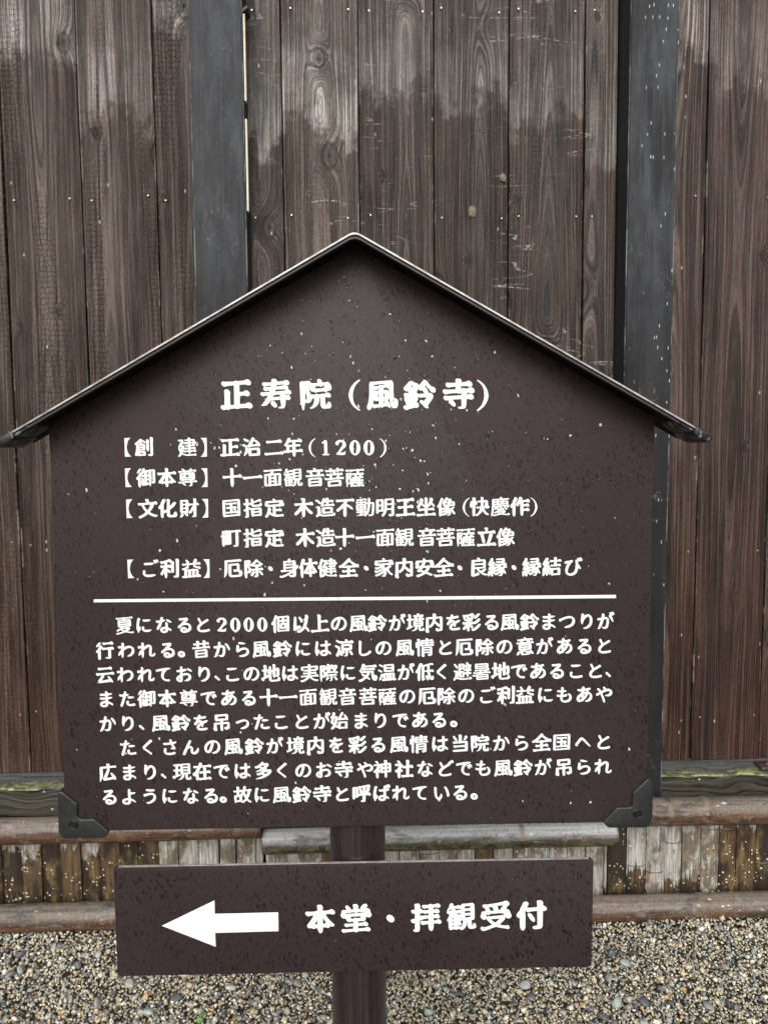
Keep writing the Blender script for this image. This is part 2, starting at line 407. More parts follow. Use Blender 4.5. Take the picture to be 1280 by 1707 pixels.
def mat_board(name, sx=1.0):
    t = NT(name)
    tc, X, Y, Z = t.pos()
    xs = t.add(X, t.mul(Z, .16))
    fine = t.noise(t.xyz(t.mul(X, 260.0), 0.0, t.mul(Z, 90.0)), 1.0, 2)
    big = t.noise(t.xyz(t.mul(X, 3.0), 1.0, t.mul(Z, 2.0)), 1.0, 3)
    col = t.mix(t.step(big, .3, .7), (.0315, .0203, .0214), (.0395, .0268, .0284))
    # soaked flecks left by wind-driven rain
    fl = None
    for k, (ax, az, th) in enumerate(((190.0, 80.0, .55), (270.0, 120.0, .5), (120.0, 70.0, .84))):
        v = t.voro(t.xyz(t.add(t.mul(xs, ax), 3.1 * k), t.mul(Z, az), 0.0)); v.voronoi_dimensions = '2D'
        c = t.node('SeparateColor', {0: v.outputs['Color']})
        f = t.mul(t.ma('LESS_THAN', v.outputs['Distance'], t.mul(c.outputs[2], .38)), t.step(c.outputs[0], th, th + .02))
        fl = f if fl is None else t.ma('MAXIMUM', fl, f)
    dens = t.step(t.noise(t.xyz(t.mul(X, 4.5), 6.0, t.mul(Z, 4.0)), 1.0, 3), .28, .50)
    fl = t.mul(fl, dens)
    col = t.mix(t.mul(fl, t.step(t.noise(tc, 25.0, 2), .28, .60, .25, .80)), col, (.0085, .0050, .0052))
    run = t.step(t.noise(t.xyz(t.mul(xs, 34.0), 2.0, t.mul(Z, 1.6)), 1.0, 3), .55, .72)
    col = t.mix(t.mul(run, .35), col, (.030, .019, .020))
    h = t.mul(fine, .6)
    return t.out(Base_Color=col, Roughness=.52, Normal=t.bump(h, .3, .0008), Specular_IOR_Level=.24)

def mat_plain(name, col, rough, metal=0.0, var=.15, scale=40.0, bump=.1, spec=.5):
    t = NT(name)
    tc, X, Y, Z = t.pos()
    n = t.noise(tc, scale, 4, .6)
    c = t.mix(t.step(n, .3, .7), tuple(x * (1 - var) for x in col), tuple(min(1, x * (1 + var)) for x in col))
    return t.out(Base_Color=c, Roughness=t.step(n, .3, .7, rough * .85, min(1, rough * 1.15)), Metallic=metal, Normal=t.bump(n, bump, .001), Specular_IOR_Level=spec)

def mat_letter():
    t = NT('white_vinyl')
    tc, X, Y, Z = t.pos()
    v = t.noise(t.xyz(t.mul(X, 120.0), 0.0, t.mul(Z, 70.0)), 1.0, 3, .6)
    c = t.mix(t.step(v, .45, .72), (.88, .90, .90), (.78, .82, .82))
    return t.out(Base_Color=c, Roughness=.35, Normal=t.bump(v, .25, .0008))

def mat_stone():
    t = NT('wet_gravel_stone')
    tc, X, Y, Z = t.pos()
    n = t.noise(tc, 260.0, 3, .6)
    c = t.mix(1.0, t.attr('col', 'Color'), t.mix(n, (.62, .62, .62), (1.25, 1.25, 1.25)), 'MULTIPLY')
    return t.out(Base_Color=c, Roughness=t.step(n, .3, .7, .22, .48), Normal=t.bump(n, .35, .002))

def mat_ground():
    t = NT('gravel_bed')
    tc, X, Y, Z = t.pos()
    v = t.voro(tc, 85.0)
    c = t.node('SeparateColor', {0: v.outputs['Color']})
    col = t.mix(c.outputs[0], (.07, .072, .07), (.34, .31, .24))
    col = t.mix(t.step(c.outputs[1], .75, .8), col, (.30, .20, .09))
    ds = t.step(v.outputs['Distance'], .25, .75, 1.0, 0.0)
    col = t.mix(ds, (.055, .050, .043), col)
    return t.out(Base_Color=col, Roughness=.5, Normal=t.bump(ds, .9, .008))

def mat_water():
    t = NT('rain_water')
    return t.out(Base_Color=(.96, .98, 1.0), Roughness=.02, IOR=1.333, Transmission_Weight=1.0)

# ------------------------------------------------------------------ brush lettering: the text of the sign and the glyph outlines
TEXT = [
    ('title', '正寿院(風鈴寺)', [393.9, 459.9, 525.5, 591.2, 636.1, 698.6, 763.8, 803.7], 659, 659, 52),
    ('header', '【創建】正治二年(1200)', [213.0, 241.1, 312.4, 340.5, 383.6, 420.0, 456.7, 488.6, 520.5, 543.0, 568.1, 591.7, 614.9, 638.2], 746.4, 746.4, 32.5),
    ('header', '【御本尊】十一面観音菩薩', [214.1, 243.7, 278.6, 313.1, 341.6, 387.3, 421.1, 454.8, 488.6, 525.0, 557.6, 591.3], 797, 797, 32.5),
    ('header', '【文化財】国指定木造不動明王坐像(快慶作)', [216.0, 246.7, 279.4, 315.7, 342.7, 386.2, 421.8, 457.5, 506.2, 541.7, 575.1, 608.9, 641.9, 675.6, 710.1, 743.8, 776.8, 799.3, 833.1, 865.7, 889.3], 848.7, 845, 32.5),
    ('header', '町指定木造十一面観音菩薩立像', [386.2, 421.8, 457.5, 508.8, 542.6, 574.4, 608.9, 641.9, 673.7, 711.2, 742.3, 775.7, 810.6, 842.5], 897.5, 896, 32.5),
    ('header', '【ご利益】厄除・身体健全・家内安全・良縁・縁結び', [218.2, 250.1, 283.9, 319.5, 345.0, 388.1, 423.0, 451.1, 483.0, 513.7, 545.6, 581.2, 610.4, 640.0, 673.7, 707.5, 739.3, 766.3, 797.5, 828.6, 856.3, 885.6, 919.3, 954.2], 949, 945.6, 32.5),
    ('body', '夏になると2000個以上の風鈴が境内を彩る風鈴まつりが', [208.3, 240.6, 273.7, 307.8, 338.7, 370.0, 392.6, 414.9, 437.5, 468.1, 501.8, 533.5, 565.1, 597.2, 628.5, 661.6, 692.5, 723.7, 756.1, 785.9, 819.0, 848.8, 881.8, 914.2, 944.7, 977.1, 1008.7], 1043, 1036, 31),
    ('body', '行われる。昔から風鈴には涼しの風情と厄除の意があると', [174.9, 210.8, 244.2, 280.1, 302.8, 335.8, 370.0, 404.1, 435.7, 470.6, 505.4, 538.1, 573.7, 606.9, 639.3, 674.1, 707.6, 741.7, 773.0, 807.1, 840.5, 874.6, 907.0, 940.4, 973.5, 1006.5], 1085, 1077, 31),
    ('body', '云われており、この地は実際に気温が低く避暑地であること、', [175.9, 209.3, 243.1, 273.7, 307.1, 340.5, 362.8, 387.9, 419.6, 451.9, 483.2, 516.2, 547.8, 580.2, 613.1, 644.7, 676.3, 707.6, 737.0, 770.4, 802.8, 834.4, 864.9, 896.2, 927.8, 959.8, 991.4, 1013.7], 1125.8, 1118, 31),
    ('body', 'また御本尊である十一面観音菩薩の厄除のご利益にもあや', [177.7, 212.9, 244.9, 279.1, 315.0, 348.4, 381.8, 414.9, 447.9, 480.3, 513.7, 547.1, 579.1, 613.1, 645.4, 678.8, 711.2, 743.5, 776.9, 811.0, 843.4, 874.6, 908.8, 940.4, 973.5, 1006.5], 1166, 1158, 31),
    ('body', 'かり、風鈴を吊ったことが始まりである。', [180.2, 213.7, 237.0, 268.3, 301.7, 335.8, 370.0, 404.1, 436.4, 468.8, 502.9, 536.3, 565.8, 601.6, 633.9, 667.3, 699.7, 731.6, 756.1], 1207, 1200, 31),
    ('body', 'たくさんの風鈴が境内を彩る風情は当院から全国へと', [214.4, 247.8, 283.7, 318.6, 354.5, 388.7, 423.9, 458.0, 492.9, 526.3, 561.1, 596.2, 630.3, 664.4, 697.9, 732.7, 766.8, 799.2, 835.1, 868.5, 902.3, 935.7, 971.7, 1005.1], 1247, 1237, 31),
    ('body', '広まり、現在では多くのお寺や神社などでも風鈴が吊られ', [180.2, 216.2, 250.7, 273.7, 304.2, 337.6, 370.0, 404.1, 439.0, 471.3, 505.8, 539.6, 573.0, 608.7, 637.5, 673.4, 708.3, 741.7, 773.3, 805.3, 838.0, 871.1, 904.5, 939.3, 972.4, 1004.0], 1288.5, 1278.5, 31),
    ('body', 'るようになる。故に風鈴寺と呼ばれている。', [183.1, 216.5, 250.7, 283.7, 318.6, 352.0, 372.5, 404.8, 437.2, 469.5, 502.9, 537.1, 570.1, 602.3, 635.7, 667.3, 700.4, 735.6, 766.8, 790.2], 1328.8, 1320.9, 31),
    ('arrowtext', '本堂・拝観受付', [533.9, 593.2, 650.7, 710.0, 768.5, 826.0, 885.0], 1533, 1527, 50),
]
CHARS = sorted(set(''.join(row[1] for row in TEXT)))
GLYPHS = [
[[159,20,144,28,130,38,118,50,108,62,100,76,93,92,86,124,88,138,92,154,98,170,106,185,115,199,126,211,138,221,151,230,162,236,165,235,165,233,147,218,136,206,126,192,118,175,113,152,112,118,116,95,124,72,131,59,141,46,152,35,165,24,166,22,164,20,162,19]],
[[91,19,89,21,112,41,121,51,128,61,133,71,138,83,141,94,143,135,142,147,138,163,133,178,126,193,116,207,90,232,91,235,94,236,109,229,133,210,143,199,152,186,159,172,164,158,168,141,168,129,166,111,161,94,153,77,144,62,133,48,119,35,103,24]],
[[119,32,106,36,94,43,83,53,74,65,67,80,62,96,60,113,60,130,63,149,69,167,77,184,87,199,98,210,111,218,124,222,136,223,149,219,161,212,172,202,181,190,188,175,193,159,195,142,195,125,192,106,186,88,178,71,168,56,157,45,144,37,131,33],[127,53,131,52,136,54,140,59,143,67,147,88,149,119,147,152,143,177,140,186,136,194,133,199,128,202,124,203,119,201,115,196,112,188,108,167,106,136,108,103,112,78,115,69,119,61,122,56]],
[[118,29,111,32,108,39,104,43,81,57,79,61,81,67,86,71,91,71,105,68,107,69,108,71,108,203,105,205,85,205,83,207,82,210,83,216,88,220,93,221,122,221,136,224,145,221,169,221,172,219,173,216,172,210,167,206,163,205,150,205,147,202,147,57,146,50,142,40,135,34,126,29]],
[[116,30,106,31,98,33,78,43,65,55,61,62,60,68,61,77,68,86,77,93,86,95,92,94,96,91,99,86,101,75,104,68,110,61,117,57,127,54,134,55,143,61,149,70,150,76,148,96,145,103,137,113,98,170,73,194,71,198,71,201,73,205,76,209,80,212,110,217,136,220,174,218,178,217,181,215,182,211,187,180,185,176,182,173,178,173,176,174,160,189,120,188,117,187,162,139,175,130,183,123,191,110,194,103,194,97,193,84,188,70,181,56,170,45,158,36,145,32,134,30]],
[[20,154,14,158,10,164,11,174,16,183,23,190,39,200,57,220,64,224,73,226,80,224,82,218,82,209,78,201,59,182,40,160,30,155]],
[[35,148,27,150,19,155,7,164,1,172,1,203,6,212,12,219,19,226,29,233,44,238,54,239,76,236,80,234,88,227,97,217,99,211,100,201,98,185,95,178,91,172,73,155,53,148,44,147],[53,177,56,177,61,180,62,193,60,200,53,208,50,210,45,211,42,208,39,198,42,190,49,180]],
[[170,4,169,5,169,238,170,240,245,240,245,237,233,226,217,204,208,186,199,157,199,152,197,143,197,133,195,130,195,113,197,111,197,101,200,83,206,63,217,39,228,24,234,17,245,7,246,5,244,4]],
[[11,4,9,5,10,7,22,18,38,39,47,57,55,83,58,101,58,111,60,113,60,130,58,133,58,143,57,145,56,157,51,175,47,186,38,204,31,215,22,226,9,237,11,240,85,240,86,238,86,5,85,4]],
[[102,8,97,11,92,21,89,28,88,39,87,41,71,42,40,39,35,41,31,46,30,52,32,59,37,65,43,69,54,73,71,73,79,74,82,75,83,77,81,101,64,109,47,122,34,137,25,153,22,164,20,179,23,192,29,202,35,209,43,215,57,221,70,221,83,219,102,211,104,211,110,214,113,214,116,212,121,203,123,193,139,182,148,174,155,164,166,146,179,118,183,118,191,123,196,128,199,134,200,141,199,155,196,167,191,176,179,188,152,208,149,209,143,208,140,209,138,213,140,218,145,222,153,226,175,227,183,226,192,223,208,213,222,201,231,185,235,169,234,146,230,131,222,118,208,104,191,93,187,79,176,68,176,67,179,66,203,61,208,58,210,54,211,48,209,43,205,37,200,33,193,31,171,37,126,39,125,37,129,26,128,20,125,15,116,8],[142,70,155,70,151,83,131,85,121,85,120,81,121,73,126,72],[133,114,139,114,140,117,133,129,122,143,119,145,118,143,117,127,118,119,121,117],[80,142,81,141,83,143,87,164,91,179,89,181,68,188,61,189,59,188,58,184,60,175,63,167,68,157,75,147]],
[[35,34,31,35,29,38,26,48,29,77,30,121,33,142,39,168,46,184,54,198,65,209,79,217,86,219,94,220,109,218,119,213,129,201,136,187,139,174,138,164,132,151,130,143,125,138,119,136,117,137,115,141,114,152,112,158,93,186,89,189,85,190,81,189,74,177,70,167,66,147,64,130,61,77,64,59,63,52,59,44,52,37,43,33],[172,43,169,44,166,47,165,52,166,56,168,62,180,81,196,129,203,157,201,167,202,176,206,183,212,188,220,189,226,188,234,176,236,166,231,134,222,104,213,83,196,54,191,48,185,45,178,42]],
[[77,17,73,19,71,22,70,27,71,31,73,36,81,44,86,46,145,55,167,55,184,52,191,45,191,38,190,34,187,29,183,25,178,23,171,22,159,25,130,21],[125,72,98,75,48,86,43,88,39,92,37,98,38,106,43,114,51,121,59,124,65,123,75,116,88,111,114,106,137,103,147,103,159,105,163,107,171,114,173,117,174,122,174,137,171,150,166,161,155,172,142,183,134,188,93,206,89,206,81,203,77,205,76,210,79,215,93,223,104,227,120,226,138,222,158,214,167,209,195,184,204,167,208,149,208,133,205,118,198,104,189,94,174,82,160,76,141,72]],
[[84,8,79,11,76,17,76,55,72,57,34,57,29,59,26,63,26,69,28,75,32,80,37,84,46,87,71,86,73,87,74,91,74,121,73,125,59,130,43,141,31,152,24,162,21,171,21,180,23,190,28,199,34,207,51,220,61,225,68,227,85,229,93,228,100,225,106,218,110,208,110,144,112,142,128,139,161,135,182,140,187,146,189,151,189,164,186,174,179,183,171,189,150,202,137,207,135,210,136,215,139,218,143,220,172,222,190,219,204,212,218,199,224,186,226,169,224,153,219,141,209,128,196,118,183,111,174,108,154,106,139,106,109,111,108,108,107,91,109,86,135,81,153,76,161,70,162,60,159,54,155,50,151,47,145,45,139,45,130,49,110,51,108,47,110,38,110,30,109,24,107,20,102,14,96,10,89,8],[178,40,172,43,170,50,171,57,176,64,182,69,208,85,231,94,234,94,237,92,239,88,239,85,235,78,224,65,214,57,191,43,184,40],[71,166,72,165,74,168,73,193,71,195,63,194,57,190,57,183,62,175]],
[[93,12,86,15,81,22,78,52,75,66,51,69,24,69,19,71,16,76,15,81,18,88,22,95,29,100,38,102,53,100,64,100,65,102,55,133,35,183,30,203,28,206,20,211,19,213,19,217,22,221,27,223,44,222,52,219,61,211,72,194,85,164,97,126,103,97,105,96,128,94,137,95,141,96,143,104,143,120,141,152,138,169,133,185,127,194,121,199,100,202,97,201,92,196,87,195,83,198,83,203,94,217,101,221,109,224,134,227,142,225,151,221,163,207,168,193,175,167,178,133,178,114,177,106,174,95,169,85,159,74,146,67,133,63,112,62,111,60,112,52,117,36,116,28,112,21,106,16,100,13],[177,42,174,45,172,50,173,60,186,73,204,108,219,129,220,137,222,141,227,145,232,145,235,143,237,135,238,118,234,103,226,86,210,59,203,51,196,46,188,43]],
[[211,1,208,6,208,14,199,8,192,6,185,6,179,10,177,15,178,23,181,31,189,44,187,45,178,44,174,46,170,50,169,56,173,65,181,75,193,96,215,127,220,136,225,140,229,140,232,138,233,135,228,103,220,84,207,60,209,59,221,59,225,56,227,53,220,40,219,36,220,35,232,44,238,46,242,46,245,44,247,40,247,37,243,21,231,6,225,1],[87,12,80,14,76,20,74,46,70,67,65,69,26,71,17,75,13,79,13,85,15,93,19,98,24,102,32,104,43,101,60,101,61,103,52,135,33,186,28,204,26,207,19,211,18,215,19,218,22,221,26,223,39,222,47,218,56,211,67,194,80,166,95,124,101,98,113,95,130,95,136,96,138,98,140,108,138,154,129,186,123,195,117,199,96,203,88,197,83,196,79,200,80,205,87,215,92,219,106,225,120,228,130,228,138,226,147,222,159,208,164,195,171,168,174,135,174,118,172,104,169,93,164,85,155,76,143,68,130,65,113,64,110,63,110,55,113,39,112,29,107,22,101,17,94,13]],
[[153,15,145,19,133,32,58,95,52,105,51,117,53,126,56,133,62,141,116,186,153,220,163,225,168,226,171,225,175,221,176,215,174,209,169,201,145,179,89,131,85,126,87,121,91,117,165,54,170,50,179,47,183,44,184,34,177,22,172,18,167,16,160,14]],
[[61,36,57,38,55,42,54,46,56,52,63,62,73,67,104,70,142,69,160,67,176,61,187,58,190,55,190,52,188,49,183,45,135,38,91,37,67,35],[53,131,46,135,42,143,40,160,41,178,45,190,52,200,60,208,72,216,81,220,91,223,120,228,163,228,210,220,217,213,218,209,217,204,212,195,208,192,203,190,198,190,150,196,110,196,88,193,78,189,73,184,72,172,73,162,78,157,80,153,79,144,74,137,68,133,61,131]],
[[216,4,212,6,210,19,199,10,190,7,185,7,180,10,178,14,178,19,179,26,201,55,208,59,213,58,217,55,218,50,217,40,212,27,212,23,227,42,233,46,238,48,243,46,246,43,247,38,243,27,234,11,225,4,220,3],[59,40,54,43,52,51,53,55,56,60,64,68,70,70,145,72,161,70,177,63,185,59,188,55,187,48,180,44,177,44,171,46,157,42,130,40,83,41,68,39],[51,135,47,136,43,139,38,146,35,159,35,177,38,187,43,197,53,208,63,217,73,222,86,227,118,231,138,231,163,229,175,226,202,214,204,211,205,209,204,205,201,202,198,201,159,199,109,199,85,195,76,192,70,186,68,182,68,164,73,154,72,147,63,137,57,135]],
[[131,10,125,13,122,20,123,29,130,48,130,53,129,55,70,56,45,53,41,54,38,56,35,64,37,71,41,78,47,83,54,85,129,85,144,86,164,128,161,130,139,135,137,138,137,143,139,146,143,149,151,149,168,156,194,160,200,157,203,152,204,146,201,131,177,91,175,84,177,82,196,76,211,68,216,63,219,56,216,49,209,45,205,46,200,51,180,50,164,51,160,43,157,27,149,15,137,10],[54,128,50,131,47,136,43,155,42,175,50,198,59,208,69,217,83,224,101,230,112,232,134,233,177,230,187,228,195,224,199,220,202,212,201,208,200,203,192,195,187,194,177,194,169,198,164,199,126,201,102,200,81,194,76,188,75,179,76,169,82,153,81,143,76,135,69,130,61,127]],
[[67,12,62,13,59,15,56,19,55,23,55,89,53,153,55,176,57,185,61,199,68,209,80,220,96,229,119,233,137,233,159,230,183,221,199,212,223,190,225,186,225,180,220,170,210,164,204,163,198,165,170,190,158,196,125,204,113,204,100,201,93,197,89,187,88,168,90,103,90,59,93,45,93,35,90,27,84,19,76,14]],
[[93,12,87,15,84,21,81,30,76,53,50,56,42,55,32,50,26,49,20,51,16,56,16,62,19,69,23,75,31,80,40,84,67,85,69,87,52,147,31,203,32,212,34,217,38,222,46,227,51,228,55,228,61,225,75,192,90,149,103,104,107,84,109,82,119,81,126,79,143,69,149,67,151,64,150,59,145,54,115,51,114,44,115,30,113,23,104,14,98,12],[162,87,139,89,134,91,131,95,131,100,132,105,136,111,143,117,150,119,190,118,220,110,222,105,219,100,215,97,187,89,176,87],[126,146,119,151,115,157,113,171,113,180,115,191,118,198,126,207,135,215,144,220,166,226,186,227,216,226,231,222,237,216,238,205,232,196,228,193,223,191,215,190,203,195,178,196,159,195,147,192,145,185,146,175,151,166,149,158,145,152,139,148,131,146]],
[[134,85,110,90,46,107,40,112,40,120,42,127,48,134,55,138,62,139,68,138,106,124,141,115,164,114,178,119,184,125,186,136,186,149,183,158,178,166,170,174,163,179,151,186,128,194,113,202,103,205,101,208,101,212,104,216,108,218,136,221,150,220,170,215,185,208,193,203,208,190,216,177,219,167,221,155,219,137,216,126,210,114,200,103,188,95,175,89,161,85]],
[[142,48,97,56,26,79,20,82,16,88,15,100,20,108,26,113,32,117,39,117,46,114,51,105,54,103,84,93,112,85,130,81,157,78,170,79,178,81,188,86,195,94,197,98,199,108,199,118,196,134,191,143,184,153,174,162,166,167,150,174,120,184,103,193,95,195,93,198,93,201,96,205,101,208,130,211,147,210,169,205,192,195,210,183,222,169,228,160,231,153,235,135,235,116,229,96,224,86,218,78,203,64,183,54,170,50,151,48]],
[[168,32,151,34,127,33,112,34,34,44,22,47,19,53,19,60,22,67,28,72,35,75,39,75,46,73,105,69,111,70,99,89,91,110,89,127,90,150,97,170,114,194,131,207,141,212,163,221,188,226,196,225,208,218,209,215,208,209,206,203,202,199,196,195,188,194,179,197,175,197,160,193,143,185,135,178,130,171,127,166,125,158,126,129,133,110,145,92,161,75,167,65,170,63,193,58,216,50,219,47,219,44,216,38,212,37,204,37,178,32]],
[[158,34,147,35,125,34,31,46,25,48,19,52,17,55,16,67,20,73,26,78,32,80,37,80,48,73,105,69,111,70,98,92,91,110,88,130,89,149,95,169,99,177,105,186,122,204,141,215,162,223,187,228,194,227,201,224,204,220,205,217,205,212,204,208,200,203,191,197,183,196,177,198,174,198,161,195,150,191,141,186,135,181,128,172,125,166,122,150,125,128,132,109,144,92,160,77,167,67,216,52,218,50,219,46,217,43,211,39,179,33],[196,65,191,69,187,78,176,77,169,79,166,85,166,93,167,98,171,105,182,119,185,126,190,131,195,134,201,134,205,131,207,126,208,120,207,109,208,107,219,116,228,119,233,118,235,116,237,111,237,106,228,85,221,75,216,70,210,67,203,65]],
[[63,23,58,29,57,34,58,38,65,56,85,96,86,101,85,104,72,113,62,123,49,143,45,167,47,179,50,188,62,205,78,217,100,225,126,229,166,228,201,224,213,220,219,215,221,208,220,200,214,193,207,189,199,189,186,194,153,197,120,197,96,193,86,189,83,186,81,179,82,167,84,160,93,145,101,137,114,127,120,119,131,115,183,87,203,78,206,75,207,71,206,62,201,55,195,51,188,48,183,48,159,62,116,85,112,86,106,76,89,37,85,31,80,26,75,23,69,22]],
[[215,9,211,12,209,18,214,35,230,52,236,54,241,54,244,52,246,47,244,35,241,27,235,19,227,12,220,9],[187,22,184,24,182,29,182,34,184,43,175,42,169,43,164,48,163,57,161,60,106,87,104,86,93,61,76,30,69,25,61,23,55,25,52,30,52,39,57,56,64,73,79,103,77,106,64,116,48,135,42,145,39,155,38,167,39,178,41,187,46,196,53,205,61,213,70,219,83,225,94,228,108,230,126,231,158,231,200,225,208,222,214,215,214,208,211,201,205,195,199,192,192,192,188,194,184,198,171,200,145,202,114,201,89,197,79,192,77,190,76,186,76,170,81,160,92,145,108,132,113,124,126,119,174,92,191,84,197,75,199,61,210,64,217,61,218,57,217,53,213,38,209,31,204,26,199,23,193,21]],
[[97,8,89,12,84,20,80,34,80,50,79,52,75,53,28,52,22,54,19,59,19,64,21,71,25,77,30,81,39,85,60,84,64,86,32,149,27,162,27,168,30,174,35,179,40,182,47,183,53,180,76,150,84,137,92,120,101,95,104,80,121,76,129,73,142,66,147,58,146,51,143,48,139,46,135,46,128,51,120,51,117,50,119,36,122,28,120,20,117,15,111,10,103,8],[170,47,164,51,163,59,165,67,171,75,184,82,221,98,226,99,231,97,233,93,232,87,228,81,212,67,190,52,178,47],[154,87,148,91,146,97,149,128,149,145,148,149,114,149,103,152,94,156,86,161,79,169,76,178,75,188,77,200,84,212,92,221,103,228,116,233,133,235,145,234,161,230,170,225,177,217,181,208,184,193,205,204,211,211,217,214,225,213,227,210,228,205,227,199,225,193,214,180,201,170,183,161,182,158,181,129,182,111,181,104,176,96,170,91,162,87],[142,179,149,180,149,192,144,200,139,203,127,205,113,203,110,200,111,193,114,187,120,183,128,180]],
[[55,14,43,21,40,25,38,30,28,94,24,141,25,161,27,177,30,184,36,193,43,217,48,222,55,223,58,219,60,209,64,199,73,192,79,185,82,175,85,155,83,147,78,141,71,136,61,135,60,134,62,98,68,60,71,50,78,43,79,36,77,28,71,20,63,15],[117,43,113,45,111,48,110,53,111,57,116,67,126,72,176,76,193,73,215,64,217,61,216,54,210,50,198,50,174,44,136,44],[104,138,100,142,98,147,97,169,98,179,102,188,109,199,122,209,130,213,142,217,171,221,184,221,198,218,224,206,227,201,227,198,226,194,223,191,219,189,216,189,209,192,182,189,159,189,145,188,133,185,130,183,129,180,132,161,132,155,129,150,124,144,118,139,111,137]],
[[121,31,88,38,64,49,53,58,43,68,32,81,26,92,19,109,17,121,18,154,21,164,26,175,34,187,43,196,51,202,60,206,69,208,78,208,87,206,94,203,101,198,109,190,121,168,129,146,140,109,144,89,147,65,149,62,153,62,164,65,177,71,182,75,191,85,196,94,202,119,202,127,199,146,190,164,180,177,163,189,138,202,134,202,127,200,123,201,122,203,122,207,125,212,147,223,155,223,176,219,187,215,198,208,215,193,226,175,232,159,235,142,235,133,231,108,224,87,216,74,198,55,182,44,166,37,146,32,135,32,127,30],[108,67,110,67,110,70,106,92,96,128,88,147,80,163,71,173,68,176,63,177,61,176,58,174,55,168,53,162,52,152,53,127,59,111,66,98,79,84,93,74]],
[[171,13,163,15,160,19,159,22,160,53,160,60,159,62,103,62,97,65,94,72,95,78,98,85,104,91,110,94,118,95,157,95,160,96,162,124,161,144,159,145,145,143,134,144,111,149,102,155,93,164,90,171,88,180,89,191,93,202,100,211,109,219,119,224,130,227,149,230,160,229,176,225,187,216,194,207,197,192,199,190,202,191,215,200,221,208,228,213,233,214,237,213,240,210,241,207,239,193,235,185,229,179,215,168,197,157,195,122,195,94,198,92,223,89,233,86,237,83,240,75,239,70,236,65,233,61,228,58,218,57,207,61,198,62,195,61,196,38,194,29,190,22,178,14],[42,16,37,20,35,24,33,44,25,94,21,141,22,161,26,182,34,196,39,208,40,216,42,219,48,223,52,223,54,222,56,219,57,209,61,201,69,194,75,186,84,169,87,157,84,147,78,140,70,135,60,132,58,130,58,120,61,89,65,62,70,43,69,34,65,26,57,19,50,16],[145,174,154,173,162,175,163,177,163,184,160,191,154,197,150,199,141,200,125,198,122,195,122,192,125,185,131,178]],
[[216,1,212,4,208,10,196,7,190,8,186,11,183,18,169,16,164,17,161,19,158,24,156,31,154,62,153,65,150,66,119,67,98,66,94,67,91,71,90,77,92,84,96,90,103,94,110,96,152,98,154,100,155,135,154,147,152,148,125,148,108,152,98,157,89,165,86,170,83,178,84,194,87,202,92,210,98,217,105,223,116,228,138,232,151,233,162,231,170,228,179,221,186,214,190,205,192,195,194,194,207,199,219,207,228,207,231,205,232,203,232,195,228,187,205,168,193,161,191,157,190,97,217,92,229,88,234,81,235,75,234,70,231,65,220,56,223,52,226,44,234,50,240,51,245,50,247,45,247,27,244,19,240,12,235,6,226,1],[47,14,35,22,30,30,17,103,15,145,19,182,28,198,32,209,34,220,40,226,46,226,49,223,51,212,54,203,65,195,71,188,77,171,79,162,77,153,72,144,65,138,54,134,53,131,56,89,61,52,63,47,70,40,72,36,71,31,68,24,62,18,54,14],[190,44,193,45,202,53,209,57,210,59,207,61,199,63,192,63,190,62,189,48],[138,176,155,176,156,178,156,184,154,191,149,198,143,201,135,202,119,200,117,199,116,194,118,188,124,182,129,178]],
[[217,3,213,4,210,7,208,16,205,16,191,9,185,10,180,13,178,18,178,24,181,31,186,38,186,40,178,34,169,31,162,32,158,37,157,45,164,87,162,101,162,120,159,151,154,168,147,182,133,196,121,203,110,206,96,207,84,205,75,202,70,198,65,191,62,178,62,170,65,149,70,131,75,120,86,100,101,79,107,67,120,61,125,56,127,48,124,40,121,36,117,33,108,30,102,31,88,37,32,42,26,44,19,48,16,54,17,62,21,70,27,75,34,78,40,77,49,72,58,72,59,73,59,75,45,98,38,112,32,133,29,154,30,174,34,190,39,201,48,213,59,222,69,228,85,234,102,237,114,237,133,234,144,231,162,220,175,208,181,199,187,186,192,171,195,160,198,138,200,139,211,150,220,156,228,156,231,154,233,151,234,144,231,138,210,103,198,91,189,45,190,44,201,54,210,57,215,57,218,55,220,53,223,46,237,53,244,52,248,50,250,45,250,36,248,28,244,21,231,6,224,3]],
[[96,55,84,59,75,66,33,121,19,136,16,149,17,157,27,170,34,174,42,175,47,173,51,168,51,158,52,154,103,94,109,89,111,89,114,91,166,150,202,184,220,193,224,194,227,192,228,190,227,186,221,178,217,168,145,83,133,70,125,63,116,58,105,55]],
[[122,10,118,13,116,18,117,40,116,43,72,41,52,38,46,40,43,44,42,51,44,57,48,64,55,69,67,72,114,75,117,76,117,95,114,97,94,97,53,92,46,93,42,96,41,102,42,109,45,115,52,121,60,124,116,127,117,129,118,144,116,147,98,146,78,148,68,151,60,155,52,160,44,169,41,177,40,186,42,198,47,209,54,217,64,224,75,229,86,232,104,233,121,232,128,231,135,228,141,224,147,218,151,209,154,188,155,187,159,188,190,202,199,210,203,216,208,219,213,218,218,210,219,205,217,198,211,190,182,168,154,155,152,153,151,149,151,129,153,126,167,125,183,122,209,112,212,108,210,101,204,98,194,98,175,95,153,95,151,92,152,74,183,68,208,59,211,55,206,47,202,46,195,46,177,43,154,42,153,40,152,27,149,21,139,12,134,9],[107,176,116,176,119,178,119,190,116,196,112,201,109,202,97,204,88,203,80,202,75,200,74,195,77,188,81,183,87,180,93,178]],
